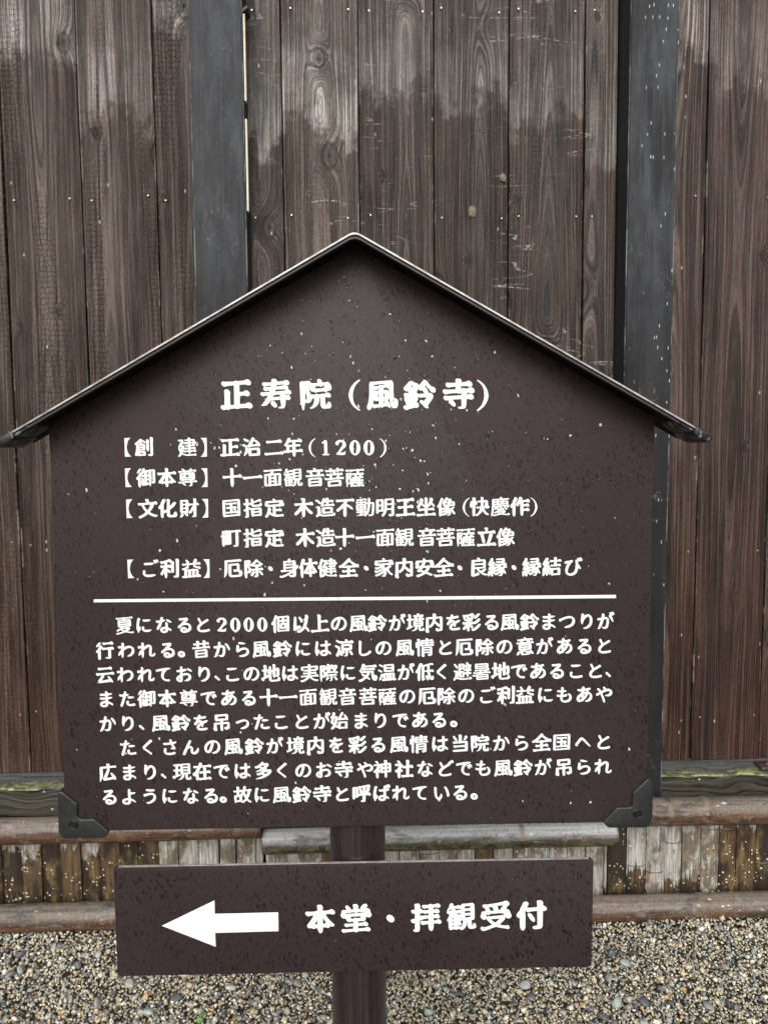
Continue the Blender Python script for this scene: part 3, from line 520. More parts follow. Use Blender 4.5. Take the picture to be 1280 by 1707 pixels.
[[91,11,85,14,82,21,81,45,79,55,60,54,35,49,29,52,26,57,26,63,28,69,32,74,38,78,44,80,70,83,75,85,76,89,72,117,70,118,63,118,28,111,24,112,21,114,18,121,21,133,31,141,37,143,65,147,69,149,69,171,71,185,77,199,85,210,106,226,119,230,130,232,151,233,167,231,184,227,194,223,205,216,219,201,223,191,226,177,226,170,225,158,219,141,212,129,204,119,199,114,187,109,170,108,168,111,169,116,172,120,181,126,187,139,191,152,190,170,188,177,184,184,170,195,152,201,122,202,113,199,106,194,104,190,102,179,102,164,104,150,141,150,151,148,161,142,165,135,165,130,164,125,160,119,150,114,141,114,129,119,111,119,108,118,108,111,111,88,134,84,153,76,155,73,155,71,153,66,149,63,138,62,116,57,115,54,118,35,118,30,115,24,111,18,104,13,97,11]],
[[114,16,111,18,109,21,110,30,118,43,130,53,87,71,84,69,70,44,62,36,43,28,37,28,32,30,29,37,30,46,36,54,47,62,56,79,57,85,39,94,20,101,15,106,14,113,16,120,21,127,28,132,36,134,42,133,49,126,68,117,73,116,85,143,104,194,108,207,109,220,113,227,119,233,126,235,134,234,138,231,141,219,140,212,116,142,102,108,102,102,138,88,172,80,184,80,194,83,200,88,201,97,198,112,192,120,185,125,154,132,139,133,137,136,138,141,143,145,167,153,184,156,198,155,207,153,216,149,225,142,235,126,238,105,235,91,231,80,223,71,210,60,198,52,183,48,174,47,152,48,149,39,138,23,124,16,119,15]],
[[117,13,113,15,111,18,108,27,109,46,108,91,109,142,106,143,85,142,76,143,57,146,44,152,35,160,29,170,26,183,28,194,32,203,38,213,46,220,55,226,65,230,80,233,108,234,127,229,133,225,138,220,143,212,148,183,152,183,193,202,199,210,203,213,207,214,210,213,211,207,209,199,206,193,199,184,191,176,172,163,146,150,144,137,143,95,145,93,168,93,188,90,207,81,210,78,210,75,207,69,201,67,193,68,166,63,143,63,142,61,142,54,144,35,141,27,137,20,130,15,124,13],[95,170,106,170,109,171,110,183,106,194,103,198,96,201,77,201,62,198,61,192,64,184,69,178,75,175]],
[[88,18,83,19,79,21,77,24,76,28,77,34,80,39,84,43,88,46,93,48,100,48,133,55,161,54,174,52,175,50,175,46,170,41,161,39,141,29,126,24,104,19],[59,56,53,61,50,68,49,88,45,117,44,133,47,144,52,153,57,158,64,161,70,160,88,153,102,144,116,137,127,133,143,130,163,130,172,132,182,138,185,145,186,155,184,167,179,176,173,183,162,190,145,196,129,200,116,201,94,207,86,205,83,206,80,209,81,215,85,219,93,223,118,230,142,230,166,226,190,216,206,204,216,188,221,169,221,161,217,143,212,134,202,121,178,105,168,102,154,100,128,101,109,104,84,115,81,115,83,96,87,80,86,72,81,64,74,59,67,56]],
[[64,10,59,13,55,21,54,38,50,63,50,81,48,108,48,117,50,125,57,139,59,151,63,156,69,158,73,155,83,126,86,109,92,104,96,97,112,78,126,65,138,58,146,57,152,58,162,67,168,84,171,122,168,141,162,158,154,170,144,180,133,189,97,208,86,206,83,209,83,212,87,218,100,224,111,226,124,225,141,222,158,214,174,203,187,190,194,178,201,163,204,155,207,139,207,112,204,87,197,68,190,55,177,42,163,32,157,29,146,26,130,25,113,30,103,35,94,42,92,42,92,29,86,19,81,14,76,11,70,9]],
[[135,24,102,26,68,25,61,26,56,29,54,36,56,45,62,53,70,58,77,59,94,56,125,55,128,56,125,60,93,88,87,98,62,115,39,134,37,138,36,146,38,153,44,159,51,163,57,163,63,161,89,139,110,127,136,125,160,125,175,131,180,135,184,140,187,150,186,166,183,174,180,178,167,190,157,176,149,167,137,159,125,154,106,152,93,154,81,159,73,167,68,178,68,190,70,199,74,207,80,215,91,223,100,228,113,232,135,235,159,232,170,228,182,226,198,217,215,201,219,193,223,177,222,158,217,141,209,128,196,114,180,104,163,98,143,95,144,92,171,69,177,61,181,51,180,38,174,31,162,25,155,24],[114,183,122,182,128,183,131,185,135,189,138,194,138,199,136,201,112,201,104,198,105,189,110,184]],
[[75,11,69,14,66,20,67,51,66,54,24,57,17,61,13,67,13,73,15,81,21,88,28,92,37,94,46,90,62,87,64,89,63,101,59,114,47,120,40,128,31,141,24,159,20,180,21,186,24,190,29,192,32,191,37,184,47,180,55,172,59,170,60,171,63,188,68,207,69,217,71,221,75,223,79,224,83,223,85,220,94,190,95,139,93,129,96,119,109,113,147,87,163,81,169,80,172,81,172,100,166,162,166,184,167,192,171,200,176,207,183,213,190,217,196,219,215,220,226,217,241,211,246,207,247,202,250,179,247,174,242,170,238,170,236,171,230,182,224,184,218,188,203,191,200,191,199,190,199,176,208,111,208,87,203,73,195,62,185,54,174,49,161,48,147,49,133,53,119,60,101,72,100,69,100,55,102,36,101,27,96,20,89,14,81,11]],
[[77,10,70,12,66,18,65,23,65,51,64,55,62,56,26,57,19,60,16,64,15,70,17,77,22,84,28,88,38,91,61,87,62,87,63,89,58,116,47,123,38,133,30,145,22,162,19,182,20,186,23,190,28,192,33,192,37,186,45,183,53,174,60,169,61,170,63,187,68,207,69,217,71,220,75,223,78,224,81,223,85,219,93,191,94,144,93,130,96,121,108,116,128,104,145,96,162,93,175,92,184,93,193,97,198,101,202,108,205,116,206,125,204,143,198,157,184,174,153,195,144,200,143,204,146,210,152,212,186,210,199,204,207,199,222,185,231,175,236,164,238,157,241,136,240,124,237,113,229,96,223,87,216,80,202,70,184,63,169,60,146,61,126,65,103,76,101,76,101,54,103,38,102,28,98,21,92,15,85,11]],
[[97,8,92,11,87,17,85,24,84,39,83,42,55,43,35,40,29,42,26,45,24,51,26,57,29,62,35,68,43,71,64,71,67,72,60,85,56,96,42,111,31,126,29,133,32,142,40,151,46,153,51,153,58,150,87,122,110,120,119,120,122,121,121,124,92,139,81,148,71,161,66,176,66,192,68,200,72,207,77,213,93,226,101,229,122,233,141,234,174,233,191,231,209,226,213,220,214,210,211,204,199,197,193,197,183,200,160,202,117,201,101,198,101,187,104,179,119,162,124,160,126,162,130,175,137,184,142,185,149,184,151,181,157,161,158,141,159,138,179,132,207,119,210,116,212,110,216,105,217,102,215,97,210,94,207,93,201,94,192,92,166,99,149,107,146,106,135,96,126,90,104,86,103,84,106,75,109,72,167,68,183,65,193,59,196,54,196,48,194,43,190,37,185,33,179,32,172,32,162,36,125,38,123,37,124,30,123,26,118,16,108,9]],
[[112,24,108,26,104,30,64,102,57,122,46,139,28,176,20,199,14,205,15,217,18,223,27,229,36,230,47,226,52,220,79,159,87,147,110,137,120,135,122,136,123,138,124,151,123,182,125,194,131,207,143,220,150,225,157,228,174,231,191,229,208,222,214,218,227,203,231,196,236,182,237,171,237,164,233,153,228,145,223,142,218,142,216,145,216,153,215,157,187,190,182,194,174,197,164,198,161,197,159,193,159,161,157,144,155,136,150,127,142,117,131,110,122,107,108,106,106,105,106,102,133,52,135,46,134,38,128,30,120,25]],
[[114,97,109,98,101,104,99,109,97,119,100,130,107,142,117,151,129,157,141,158,146,157,154,151,156,146,158,136,155,125,148,113,138,104,126,98]],
[[219,96,213,98,206,103,203,104,153,106,104,106,44,104,35,103,21,99,14,99,9,102,5,109,5,117,10,126,17,133,26,137,34,138,41,135,51,133,97,131,185,131,213,133,231,140,243,141,250,137,254,129,254,123,251,114,245,106,237,100,228,96]],
[[97,1,94,12,98,34,99,91,98,200,94,202,42,201,34,200,22,196,14,196,9,199,5,205,5,213,13,227,24,234,36,234,48,230,106,228,110,229,119,234,126,235,139,228,211,229,227,236,237,237,245,234,250,228,251,224,250,218,246,208,237,199,227,194,221,193,210,196,204,201,200,202,141,203,138,201,137,149,138,111,143,110,194,110,211,117,221,118,227,116,231,112,233,106,232,100,229,92,224,84,216,79,208,76,198,77,185,83,140,83,138,79,139,48,143,28,142,22,139,15,135,9,127,1]],
[[215,12,208,14,200,19,150,19,135,15,130,16,125,19,44,19,22,15,13,19,11,27,13,36,20,45,29,50,37,51,48,47,113,47,114,48,105,72,97,75,92,78,56,115,21,142,19,145,19,150,22,159,27,164,32,168,38,169,44,168,59,159,104,124,106,125,106,199,112,225,115,231,120,236,126,240,131,241,136,240,140,236,147,213,146,110,158,112,192,139,204,147,223,153,226,153,228,151,229,147,228,143,218,127,208,116,185,99,167,88,158,84,147,82,146,80,148,72,155,60,159,48,161,47,207,47,223,53,231,54,236,54,241,51,244,46,245,39,244,32,235,20,228,15,221,12]],
[[193,29,187,31,179,36,112,39,60,38,45,33,38,34,32,37,30,44,31,52,36,60,43,66,51,69,59,69,67,66,76,64,191,66,207,73,213,74,219,73,226,69,229,62,228,54,225,45,218,37,210,31,201,29],[213,180,203,186,194,187,44,187,24,183,18,183,14,184,11,186,8,192,9,200,13,208,20,214,28,218,35,218,55,214,205,214,213,215,228,221,238,221,245,217,248,211,248,203,244,194,238,187,230,182,221,179]],
[[188,14,175,22,153,23,70,21,63,20,50,16,42,17,36,20,33,27,34,35,38,43,44,49,52,53,60,55,68,53,73,50,131,48,169,48,185,49,204,57,214,56,220,52,223,46,223,38,219,29,212,21,204,16,196,14],[215,86,202,92,184,93,42,92,18,87,13,88,8,94,7,98,7,105,12,113,18,119,26,124,35,124,45,121,52,120,79,120,83,121,81,126,64,152,51,170,40,183,35,194,34,202,36,210,42,218,48,224,54,227,60,228,68,226,199,220,202,221,218,231,223,232,226,231,229,226,228,217,225,207,208,177,193,160,185,149,174,141,168,141,163,143,161,146,160,151,162,159,175,179,175,184,88,194,83,192,106,154,116,134,121,120,147,119,205,119,212,120,224,125,232,127,238,127,244,124,248,119,249,112,247,104,243,97,236,91,229,87,221,85]],
[[72,1,66,5,62,10,57,23,41,53,35,74,27,79,23,83,17,94,12,100,10,104,10,110,14,121,18,127,26,131,34,127,36,128,37,200,39,210,45,230,49,235,54,239,60,241,65,240,70,236,76,219,78,143,77,102,75,89,77,76,80,71,91,84,96,87,102,88,109,88,124,84,174,84,178,85,179,91,180,191,180,201,178,212,176,213,143,218,141,220,140,224,141,228,143,232,151,238,169,241,204,239,210,236,213,232,216,226,218,213,220,89,221,88,234,91,242,91,248,88,252,81,251,70,244,60,234,52,221,48,220,44,223,32,222,19,219,12,209,1,177,1,175,11,178,32,178,56,174,57,111,57,89,51,98,32,103,24,103,18,100,10,95,5,89,1],[106,102,103,104,100,112,100,117,103,124,111,135,117,149,126,160,139,172,144,175,149,176,154,174,155,169,154,153,149,142,137,125,130,112,126,108,117,102,111,101]],
[[190,5,183,9,180,15,180,37,175,77,166,120,159,142,156,155,141,175,126,190,101,207,97,207,88,204,81,206,78,209,76,215,76,220,79,226,87,235,97,240,111,240,121,237,133,231,157,214,179,189,182,188,202,212,218,226,225,234,231,237,235,236,238,234,240,224,238,216,232,202,223,189,199,166,197,163,206,138,213,109,216,93,219,55,223,37,223,29,218,19,210,10,200,5,194,4],[42,19,36,22,33,29,35,56,28,169,30,183,28,190,29,196,32,202,37,207,43,210,50,211,54,210,61,204,69,201,84,198,122,181,127,177,129,174,130,160,127,154,116,146,105,143,98,144,75,155,73,154,71,142,68,73,69,38,64,29,57,23,50,19],[103,27,97,29,95,32,94,38,96,44,103,54,113,77,122,88,123,95,125,100,134,106,138,106,142,104,150,97,153,92,153,83,148,71,142,61,126,43,119,33,111,28]],
[[67,1,60,5,56,10,37,52,32,75,24,80,18,88,10,102,8,110,8,119,9,124,13,128,19,131,23,132,26,130,31,119,34,117,35,118,36,201,40,225,42,231,46,235,55,240,60,239,65,235,68,221,69,208,70,101,69,86,73,68,86,42,87,48,87,176,90,210,89,220,90,225,96,233,101,236,109,237,117,233,120,227,122,225,142,218,144,216,143,211,139,209,125,211,121,210,123,180,124,122,125,121,161,121,163,122,166,149,172,174,171,178,159,170,153,168,149,168,144,169,138,176,137,180,138,186,141,193,156,215,165,234,170,237,175,237,178,235,183,226,185,220,181,209,180,203,182,203,198,224,204,229,211,232,227,234,235,233,243,230,248,224,251,212,249,199,245,188,236,179,231,176,226,177,224,179,223,184,216,193,213,194,212,193,204,161,199,136,199,122,201,121,216,122,231,128,240,128,244,126,247,122,248,117,247,111,244,105,240,100,234,95,228,93,224,92,218,93,205,99,195,98,189,46,189,39,191,36,212,30,217,30,231,35,237,34,240,31,241,27,240,22,238,18,233,12,227,9,219,8,205,8,179,14,167,14,158,19,108,27,96,26,97,18,95,12,91,6,85,1],[152,44,158,43,159,46,160,98,159,100,157,101,125,100,123,97,122,51,125,49]],
[[56,1,52,5,36,51,33,71,29,81,23,88,17,102,14,114,15,118,17,121,22,124,26,122,30,114,31,116,33,201,38,227,41,233,46,237,52,240,57,240,61,238,63,235,67,210,69,170,68,159,69,103,68,95,65,84,69,71,71,68,80,77,88,81,95,81,111,77,118,77,120,79,112,103,101,125,91,141,69,168,69,171,71,176,78,186,87,191,94,192,102,189,111,196,120,199,127,198,135,194,137,195,143,225,146,231,153,237,158,239,162,239,167,237,169,233,173,216,174,196,175,194,179,193,194,200,204,202,210,200,213,197,216,193,217,186,218,185,225,188,236,189,238,187,239,184,238,175,232,161,201,111,184,79,187,77,213,78,232,84,242,84,247,81,250,76,251,70,249,63,245,56,240,51,234,48,227,46,218,46,205,52,176,52,175,50,175,45,178,27,178,19,167,1,164,0,135,1,134,10,137,31,137,48,136,52,131,53,101,52,82,48,81,47,81,45,87,35,91,24,91,19,88,12,85,7,78,1],[174,130,175,129,177,132,191,158,191,160,186,160,176,165,175,165,174,163,173,139],[136,138,137,137,138,141,138,167,137,169,121,166,120,163]],
[[65,0,58,12,40,48,34,73,21,81,12,97,11,101,12,119,14,124,17,127,21,130,26,130,30,128,34,122,36,122,37,124,37,201,42,225,46,232,50,236,55,239,60,240,64,239,69,235,73,221,75,205,75,100,73,87,78,69,98,29,99,24,98,19,95,12,91,6,84,1],[126,1,122,5,119,11,112,30,109,44,99,56,81,87,79,95,82,104,88,111,95,116,103,116,111,112,131,85,134,84,135,89,136,199,141,225,145,232,150,237,157,240,163,240,167,236,173,217,174,183,176,179,213,180,228,186,237,188,244,187,249,184,252,179,253,169,250,162,241,151,235,147,224,144,217,145,212,147,203,153,180,154,176,153,175,150,175,128,177,124,210,124,226,130,236,132,245,128,248,124,249,118,247,109,242,101,235,94,226,90,220,89,215,90,201,97,180,98,176,97,175,94,174,71,176,69,213,70,218,71,234,79,241,80,246,79,254,73,254,55,250,48,240,39,234,36,227,34,217,36,209,42,205,43,178,45,163,44,156,39,160,30,160,24,158,17,153,10,142,1]],
[[60,1,53,5,49,11,45,27,36,47,31,72,21,80,8,98,6,108,7,122,8,127,12,131,17,134,20,134,24,131,29,120,31,118,32,119,32,194,33,209,37,227,39,232,45,238,53,241,58,240,61,236,66,215,65,97,63,84,67,63,76,44,78,42,79,44,80,202,81,208,85,217,92,224,96,226,101,227,110,223,216,223,227,227,233,226,240,219,241,211,241,38,239,31,235,24,228,19,221,16,217,16,208,19,101,19,93,17,86,17,79,7,70,1],[115,40,137,40,141,42,143,69,142,71,138,72,121,69,113,69,112,65,112,44],[173,42,179,40,202,41,206,42,207,45,207,67,206,69,194,67,180,69,179,55],[113,89,125,95,142,93,144,96,145,109,144,112,139,113,130,111,126,112,119,117,117,122,115,166,117,174,121,180,128,186,136,189,147,187,184,187,191,189,198,189,205,185,207,188,207,200,206,202,204,203,117,203,112,202,112,97],[179,93,180,92,185,92,206,98,207,102,207,118,205,124,198,116,192,112,186,110,179,111,177,110,178,96],[149,134,153,133,163,138,172,138,173,160,172,164,169,165,154,166,149,164,148,137]],
[[56,1,50,4,44,13,33,45,28,76,20,81,16,85,13,91,10,102,12,121,15,127,20,130,24,129,27,127,30,119,31,120,31,201,35,225,37,229,43,236,53,238,56,236,61,225,69,232,76,233,92,225,103,212,105,211,118,217,131,226,139,226,166,232,179,233,216,233,233,239,241,239,245,237,248,234,249,225,247,219,244,214,240,210,234,206,223,205,218,208,213,214,208,215,175,215,159,213,138,207,125,200,115,191,115,188,121,176,129,182,135,184,152,180,160,180,164,200,170,208,178,211,182,211,185,209,187,205,191,182,193,180,212,180,233,187,240,185,243,182,245,175,242,168,237,161,229,156,221,155,205,161,195,162,191,161,190,149,192,145,204,146,225,151,229,150,233,147,235,144,234,135,232,130,223,122,212,120,199,125,192,126,190,124,190,116,191,113,193,112,210,112,220,115,224,114,227,112,232,102,233,83,234,82,241,83,245,82,251,77,251,70,249,64,243,57,233,51,231,37,225,28,220,24,215,22,204,23,195,22,191,11,181,1,159,1,157,7,157,22,138,21,135,22,132,26,132,34,139,42,145,45,159,45,160,48,160,56,159,58,143,57,128,53,129,42,128,35,124,28,117,22,109,19,98,22,79,20,75,11,71,7,61,1],[72,39,83,43,93,44,93,46,89,59,76,84,73,97,66,103,64,106,65,110,69,117,76,121,80,121,86,117,94,117,98,115,100,117,95,141,94,141,87,132,79,126,72,124,63,125,62,124,62,98,59,84,64,59],[192,44,198,43,201,44,202,48,202,57,195,59,192,57,191,47],[119,71,120,70,128,78,135,80,141,80,152,77,159,77,160,80,160,92,158,93,139,95,137,97,136,100,137,104,142,109,158,111,160,112,160,124,159,126,151,126,131,123,130,110,125,102,117,96,107,94,107,92,110,85],[193,76,200,76,202,78,203,91,200,93,193,93,191,91,191,78,192,76],[129,139,137,146,146,147,159,145,160,149,160,160,158,162,147,162,126,157,125,154,126,147],[62,155,67,158,74,174,81,184,80,187,65,214,63,215,62,213]],
[[127,1,120,3,116,6,113,11,111,20,103,26,89,42,84,52,82,64,75,71,77,75,82,78,83,98,85,104,89,110,94,114,100,117,106,118,113,117,114,118,103,126,97,127,85,132,76,129,68,128,67,127,65,85,69,68,86,34,88,23,87,17,84,10,78,6,71,4,62,5,59,7,56,11,49,29,37,54,31,79,23,84,19,88,14,98,12,106,13,119,15,123,19,126,23,127,27,126,29,124,31,116,34,117,35,202,39,225,42,231,48,236,55,238,61,234,64,221,73,226,79,227,91,227,125,217,126,221,128,224,142,232,160,233,167,232,172,229,181,220,186,209,187,188,183,172,185,167,193,184,200,195,210,209,216,215,224,219,232,220,237,216,240,210,237,199,215,171,209,159,209,157,220,144,228,141,229,136,226,131,223,129,219,128,204,128,195,131,180,141,171,144,167,141,156,122,163,120,171,116,211,116,221,118,229,116,232,111,234,103,233,77,230,67,224,59,216,55,211,54,202,56,191,55,190,53,193,43,192,37,189,30,184,24,178,20,168,18,161,21,148,21,147,20,146,11,142,5,136,1],[136,40,150,40,151,42,145,56,143,57,122,58,120,56,128,44],[118,73,142,76,137,92,125,95,117,95,115,92,115,77],[187,77,190,76,199,76,200,77,201,79,201,94,199,95,175,95,173,93,175,86,182,83],[133,136,135,136,137,137,136,139,133,141,130,142,129,141,130,138],[117,146,123,146,120,150,110,157,87,169,83,170,75,167,69,167,67,168,66,166,66,155,67,151,76,156,80,157,93,155,100,156,111,151],[133,176,127,180,127,179,128,178],[122,183,124,183,118,188,85,205,81,205,65,200,65,187,67,184,76,190,87,191,113,186],[152,200,155,200,154,215,152,219,149,222,143,223,139,222,128,216,132,210,135,208,143,206]],
[[118,0,111,11,101,19,80,40,54,64,44,72,35,75,29,82,21,87,7,86,4,88,1,93,1,101,5,108,11,113,18,116,23,117,30,116,44,111,55,117,62,119,103,119,106,120,108,147,106,151,76,150,54,145,50,146,47,149,45,152,44,157,45,163,49,170,55,176,62,180,71,180,86,176,108,175,109,180,108,207,103,209,47,207,39,206,28,203,22,203,17,204,13,208,12,218,14,225,20,232,27,237,34,239,40,239,54,235,116,233,119,233,128,237,134,237,144,233,158,232,207,234,221,240,231,242,237,241,243,236,245,232,245,227,242,216,233,206,223,201,217,200,211,201,201,207,196,208,151,209,145,208,144,204,144,179,146,175,177,176,193,183,203,184,209,183,212,180,215,176,216,170,214,161,210,153,202,146,193,142,187,141,180,142,168,149,150,151,146,150,145,146,146,122,147,120,150,119,202,120,216,119,224,116,241,123,248,124,254,123,255,105,254,88,245,82,237,79,231,79,223,83,220,82,210,71,190,59,151,28,149,24,149,17,147,11,144,6,138,1],[132,43,135,44,159,70,180,88,182,93,181,94,139,95,126,89,120,88,116,89,109,94,105,95,79,95,75,94,75,93,96,77,111,64]],
[[106,0,104,9,108,42,106,45,42,45,29,44,22,46,18,52,17,62,16,199,10,215,11,227,14,234,19,240,29,248,35,251,42,253,47,253,55,249,58,245,60,237,59,228,55,215,55,174,56,174,65,182,70,184,77,186,83,184,110,161,126,140,130,132,133,131,145,142,169,172,179,179,190,181,194,180,200,176,201,180,201,198,199,211,198,213,194,214,187,213,176,203,167,198,158,197,151,200,146,205,145,215,148,224,154,232,160,237,172,243,184,243,192,240,223,238,231,233,234,225,236,209,236,72,234,62,231,56,227,51,221,47,216,45,203,46,149,45,148,42,151,28,150,19,146,10,139,1],[66,71,105,71,106,73,105,95,103,101,92,126,84,138,77,145,61,158,56,164,55,163,54,75,56,71],[147,71,196,70,201,72,201,155,200,156,199,155,191,146,143,105,143,98,146,73]],
[[108,1,98,7,83,13,78,14,70,13,64,14,56,20,35,22,21,20,13,20,7,24,5,30,6,38,10,46,16,52,23,56,29,58,35,57,44,49,52,46,55,46,56,50,56,75,54,78,36,77,17,73,10,75,6,80,6,86,8,93,13,100,19,104,30,107,43,103,50,102,52,103,53,105,52,107,45,111,40,117,23,151,8,172,6,178,8,186,11,192,17,197,23,200,29,200,36,195,55,173,57,177,58,204,63,226,67,233,74,238,80,240,86,237,88,234,91,221,93,210,94,163,95,158,97,158,112,172,122,177,128,177,133,175,136,171,138,166,137,155,130,146,117,135,93,119,93,106,94,103,108,104,119,109,127,111,138,110,140,111,141,141,145,162,149,170,155,176,164,179,168,178,171,176,173,172,178,155,177,78,181,53,179,43,174,35,167,29,159,25,149,23,141,10,129,1],[204,0,200,6,198,13,202,36,203,98,203,186,201,209,199,212,175,218,172,220,171,224,172,228,174,232,180,237,207,240,224,239,229,237,235,233,238,225,239,210,240,53,243,28,242,20,234,7,225,1],[109,35,113,35,125,42,138,46,141,60,141,79,139,80,127,71,120,69,113,69,106,71,100,76,95,75,94,71,94,39,96,37]],
[[202,0,199,11,202,37,203,211,201,214,190,216,180,212,176,212,172,215,171,219,174,226,180,232,190,235,201,237,221,236,227,235,233,229,236,221,238,47,241,24,240,19,237,12,227,1],[78,12,73,14,63,21,46,39,37,47,24,55,13,59,9,63,9,70,11,77,17,83,26,89,25,136,17,175,8,200,9,208,11,213,15,218,21,222,27,224,35,223,43,215,45,216,53,226,61,230,77,225,119,226,130,230,136,229,140,226,144,217,145,185,143,178,139,171,127,163,121,162,112,164,64,164,61,163,59,161,60,158,63,157,119,157,128,159,133,159,139,156,143,149,143,102,140,89,135,83,127,77,121,76,112,78,108,77,105,68,101,60,86,44,87,41,91,41,128,68,136,72,143,72,147,70,150,64,148,57,145,53,139,48,112,29,95,20,89,14,84,12],[160,24,154,28,152,31,151,36,154,61,153,128,154,142,158,162,162,169,171,176,176,176,180,175,184,170,188,150,187,75,190,53,190,47,186,37,179,29,169,24],[65,61,67,60,68,61,74,76,74,77,72,77,61,78,51,76,58,67],[63,101,68,100,106,100,109,101,109,108,101,109,65,108,63,107],[65,129,108,128,110,130,110,134,109,136,106,136,64,136,62,135,61,133,62,130],[77,187,109,187,110,190,110,203,109,204,77,204,76,203,76,190]],
[[164,4,160,7,158,12,160,34,160,57,159,62,157,63,145,61,142,53,139,48,134,44,128,41,119,41,104,47,93,47,90,46,89,33,90,31,92,30,114,27,117,28,127,36,131,38,138,38,144,36,147,29,145,21,139,13,130,8,120,7,83,14,69,11,65,12,59,16,39,16,22,14,18,15,15,18,14,23,16,30,20,36,27,40,34,41,43,37,56,34,60,35,61,37,61,45,59,47,35,47,14,43,9,46,7,51,7,55,10,61,14,65,20,68,26,68,38,65,54,64,59,64,60,67,60,73,57,75,32,75,23,74,19,75,14,79,12,87,12,136,13,143,16,149,21,154,28,158,32,159,56,157,59,159,59,167,56,168,39,167,23,164,19,165,16,167,15,169,14,172,15,177,20,184,28,188,34,188,47,185,59,186,60,190,60,204,58,207,19,216,18,217,18,219,21,222,65,222,75,226,80,226,85,225,89,221,92,220,110,219,112,220,116,229,122,234,130,237,136,234,142,228,144,220,151,216,162,203,169,192,176,174,180,159,183,142,188,103,188,84,192,83,208,83,211,84,212,87,211,141,209,178,203,212,201,215,199,216,186,217,172,211,169,211,165,212,164,217,167,223,176,230,182,234,188,235,202,236,218,234,225,230,230,224,233,216,236,201,238,175,241,121,242,86,241,78,235,68,231,64,226,62,221,61,211,63,193,63,190,62,189,59,189,45,191,26,189,18,184,11,178,6,171,3],[92,64,117,66,131,72,136,79,142,83,146,84,155,84,158,86,152,136,147,157,142,170,139,172,133,165,126,162,120,161,104,167,93,167,91,166,91,159,93,157,118,157,128,159,133,157,136,154,138,151,139,145,139,93,137,87,133,81,124,75,119,74,111,76,95,76,91,75,90,72,90,67],[44,96,47,95,59,96,60,98,60,106,59,108,45,108,43,104],[91,96,95,95,108,96,109,97,109,103,108,108,92,108,90,105],[93,126,105,126,109,127,109,135,108,138,95,139,92,138,91,136,91,127],[45,127,55,126,59,127,59,138,56,139,44,138,43,136,43,128],[91,186,96,185,113,187,129,192,129,195,127,196,118,198,92,200,91,198]],
[[71,1,66,7,61,20,48,43,40,69,30,76,18,92,15,110,18,118,26,124,32,124,38,118,42,117,43,118,44,199,50,227,55,234,61,238,68,239,73,237,76,233,80,216,82,177,84,176,91,178,110,172,120,170,121,170,122,172,122,198,124,209,130,221,141,231,149,234,162,237,215,238,231,236,240,233,246,227,249,220,251,211,250,196,239,171,234,168,229,167,225,168,212,180,207,190,204,203,202,206,163,207,161,205,159,147,161,137,175,131,199,112,215,98,226,84,238,61,236,54,233,49,227,46,216,45,210,47,199,54,169,86,160,93,159,87,158,48,161,28,159,20,154,11,145,4,137,1,133,1,128,3,124,7,122,13,124,37,122,129,120,131,105,138,95,145,93,145,84,141,82,139,83,96,82,83,86,63,104,30,108,26,109,18,104,9,97,1]],
[[108,0,105,4,104,10,107,34,106,92,105,96,92,97,43,96,36,95,23,91,18,91,12,93,9,96,7,101,7,106,9,113,14,120,21,125,28,127,36,127,45,124,52,123,104,122,105,126,107,198,108,208,113,226,116,232,121,236,127,239,133,240,139,235,144,222,146,207,147,126,149,123,211,124,216,125,228,131,240,132,245,131,250,127,253,121,253,114,249,104,243,96,235,90,226,86,215,87,210,89,204,94,201,95,152,96,147,95,146,46,148,24,146,15,135,1]],
[[42,12,37,13,33,15,30,19,29,24,28,100,23,166,23,196,21,208,17,219,18,223,20,226,24,228,28,228,30,227,50,196,59,176,63,158,65,141,66,112,65,43,66,40,68,39,203,39,232,41,236,40,240,36,241,31,240,26,232,15,221,11,201,13,53,13],[88,61,83,63,79,67,77,78,77,192,80,208,86,219,93,225,101,230,120,234,211,234,226,232,235,228,241,223,245,216,251,199,251,184,247,171,239,161,229,154,215,149,215,85,213,77,208,69,201,63,193,60,182,62,101,62],[113,87,117,86,174,86,180,87,181,93,181,130,180,137,178,139,169,140,151,136,144,137,138,142,137,146,140,157,144,162,149,165,154,168,162,169,174,166,195,164,198,165,198,170,202,182,210,194,209,202,205,207,198,208,116,208,113,207,112,200,112,91]],
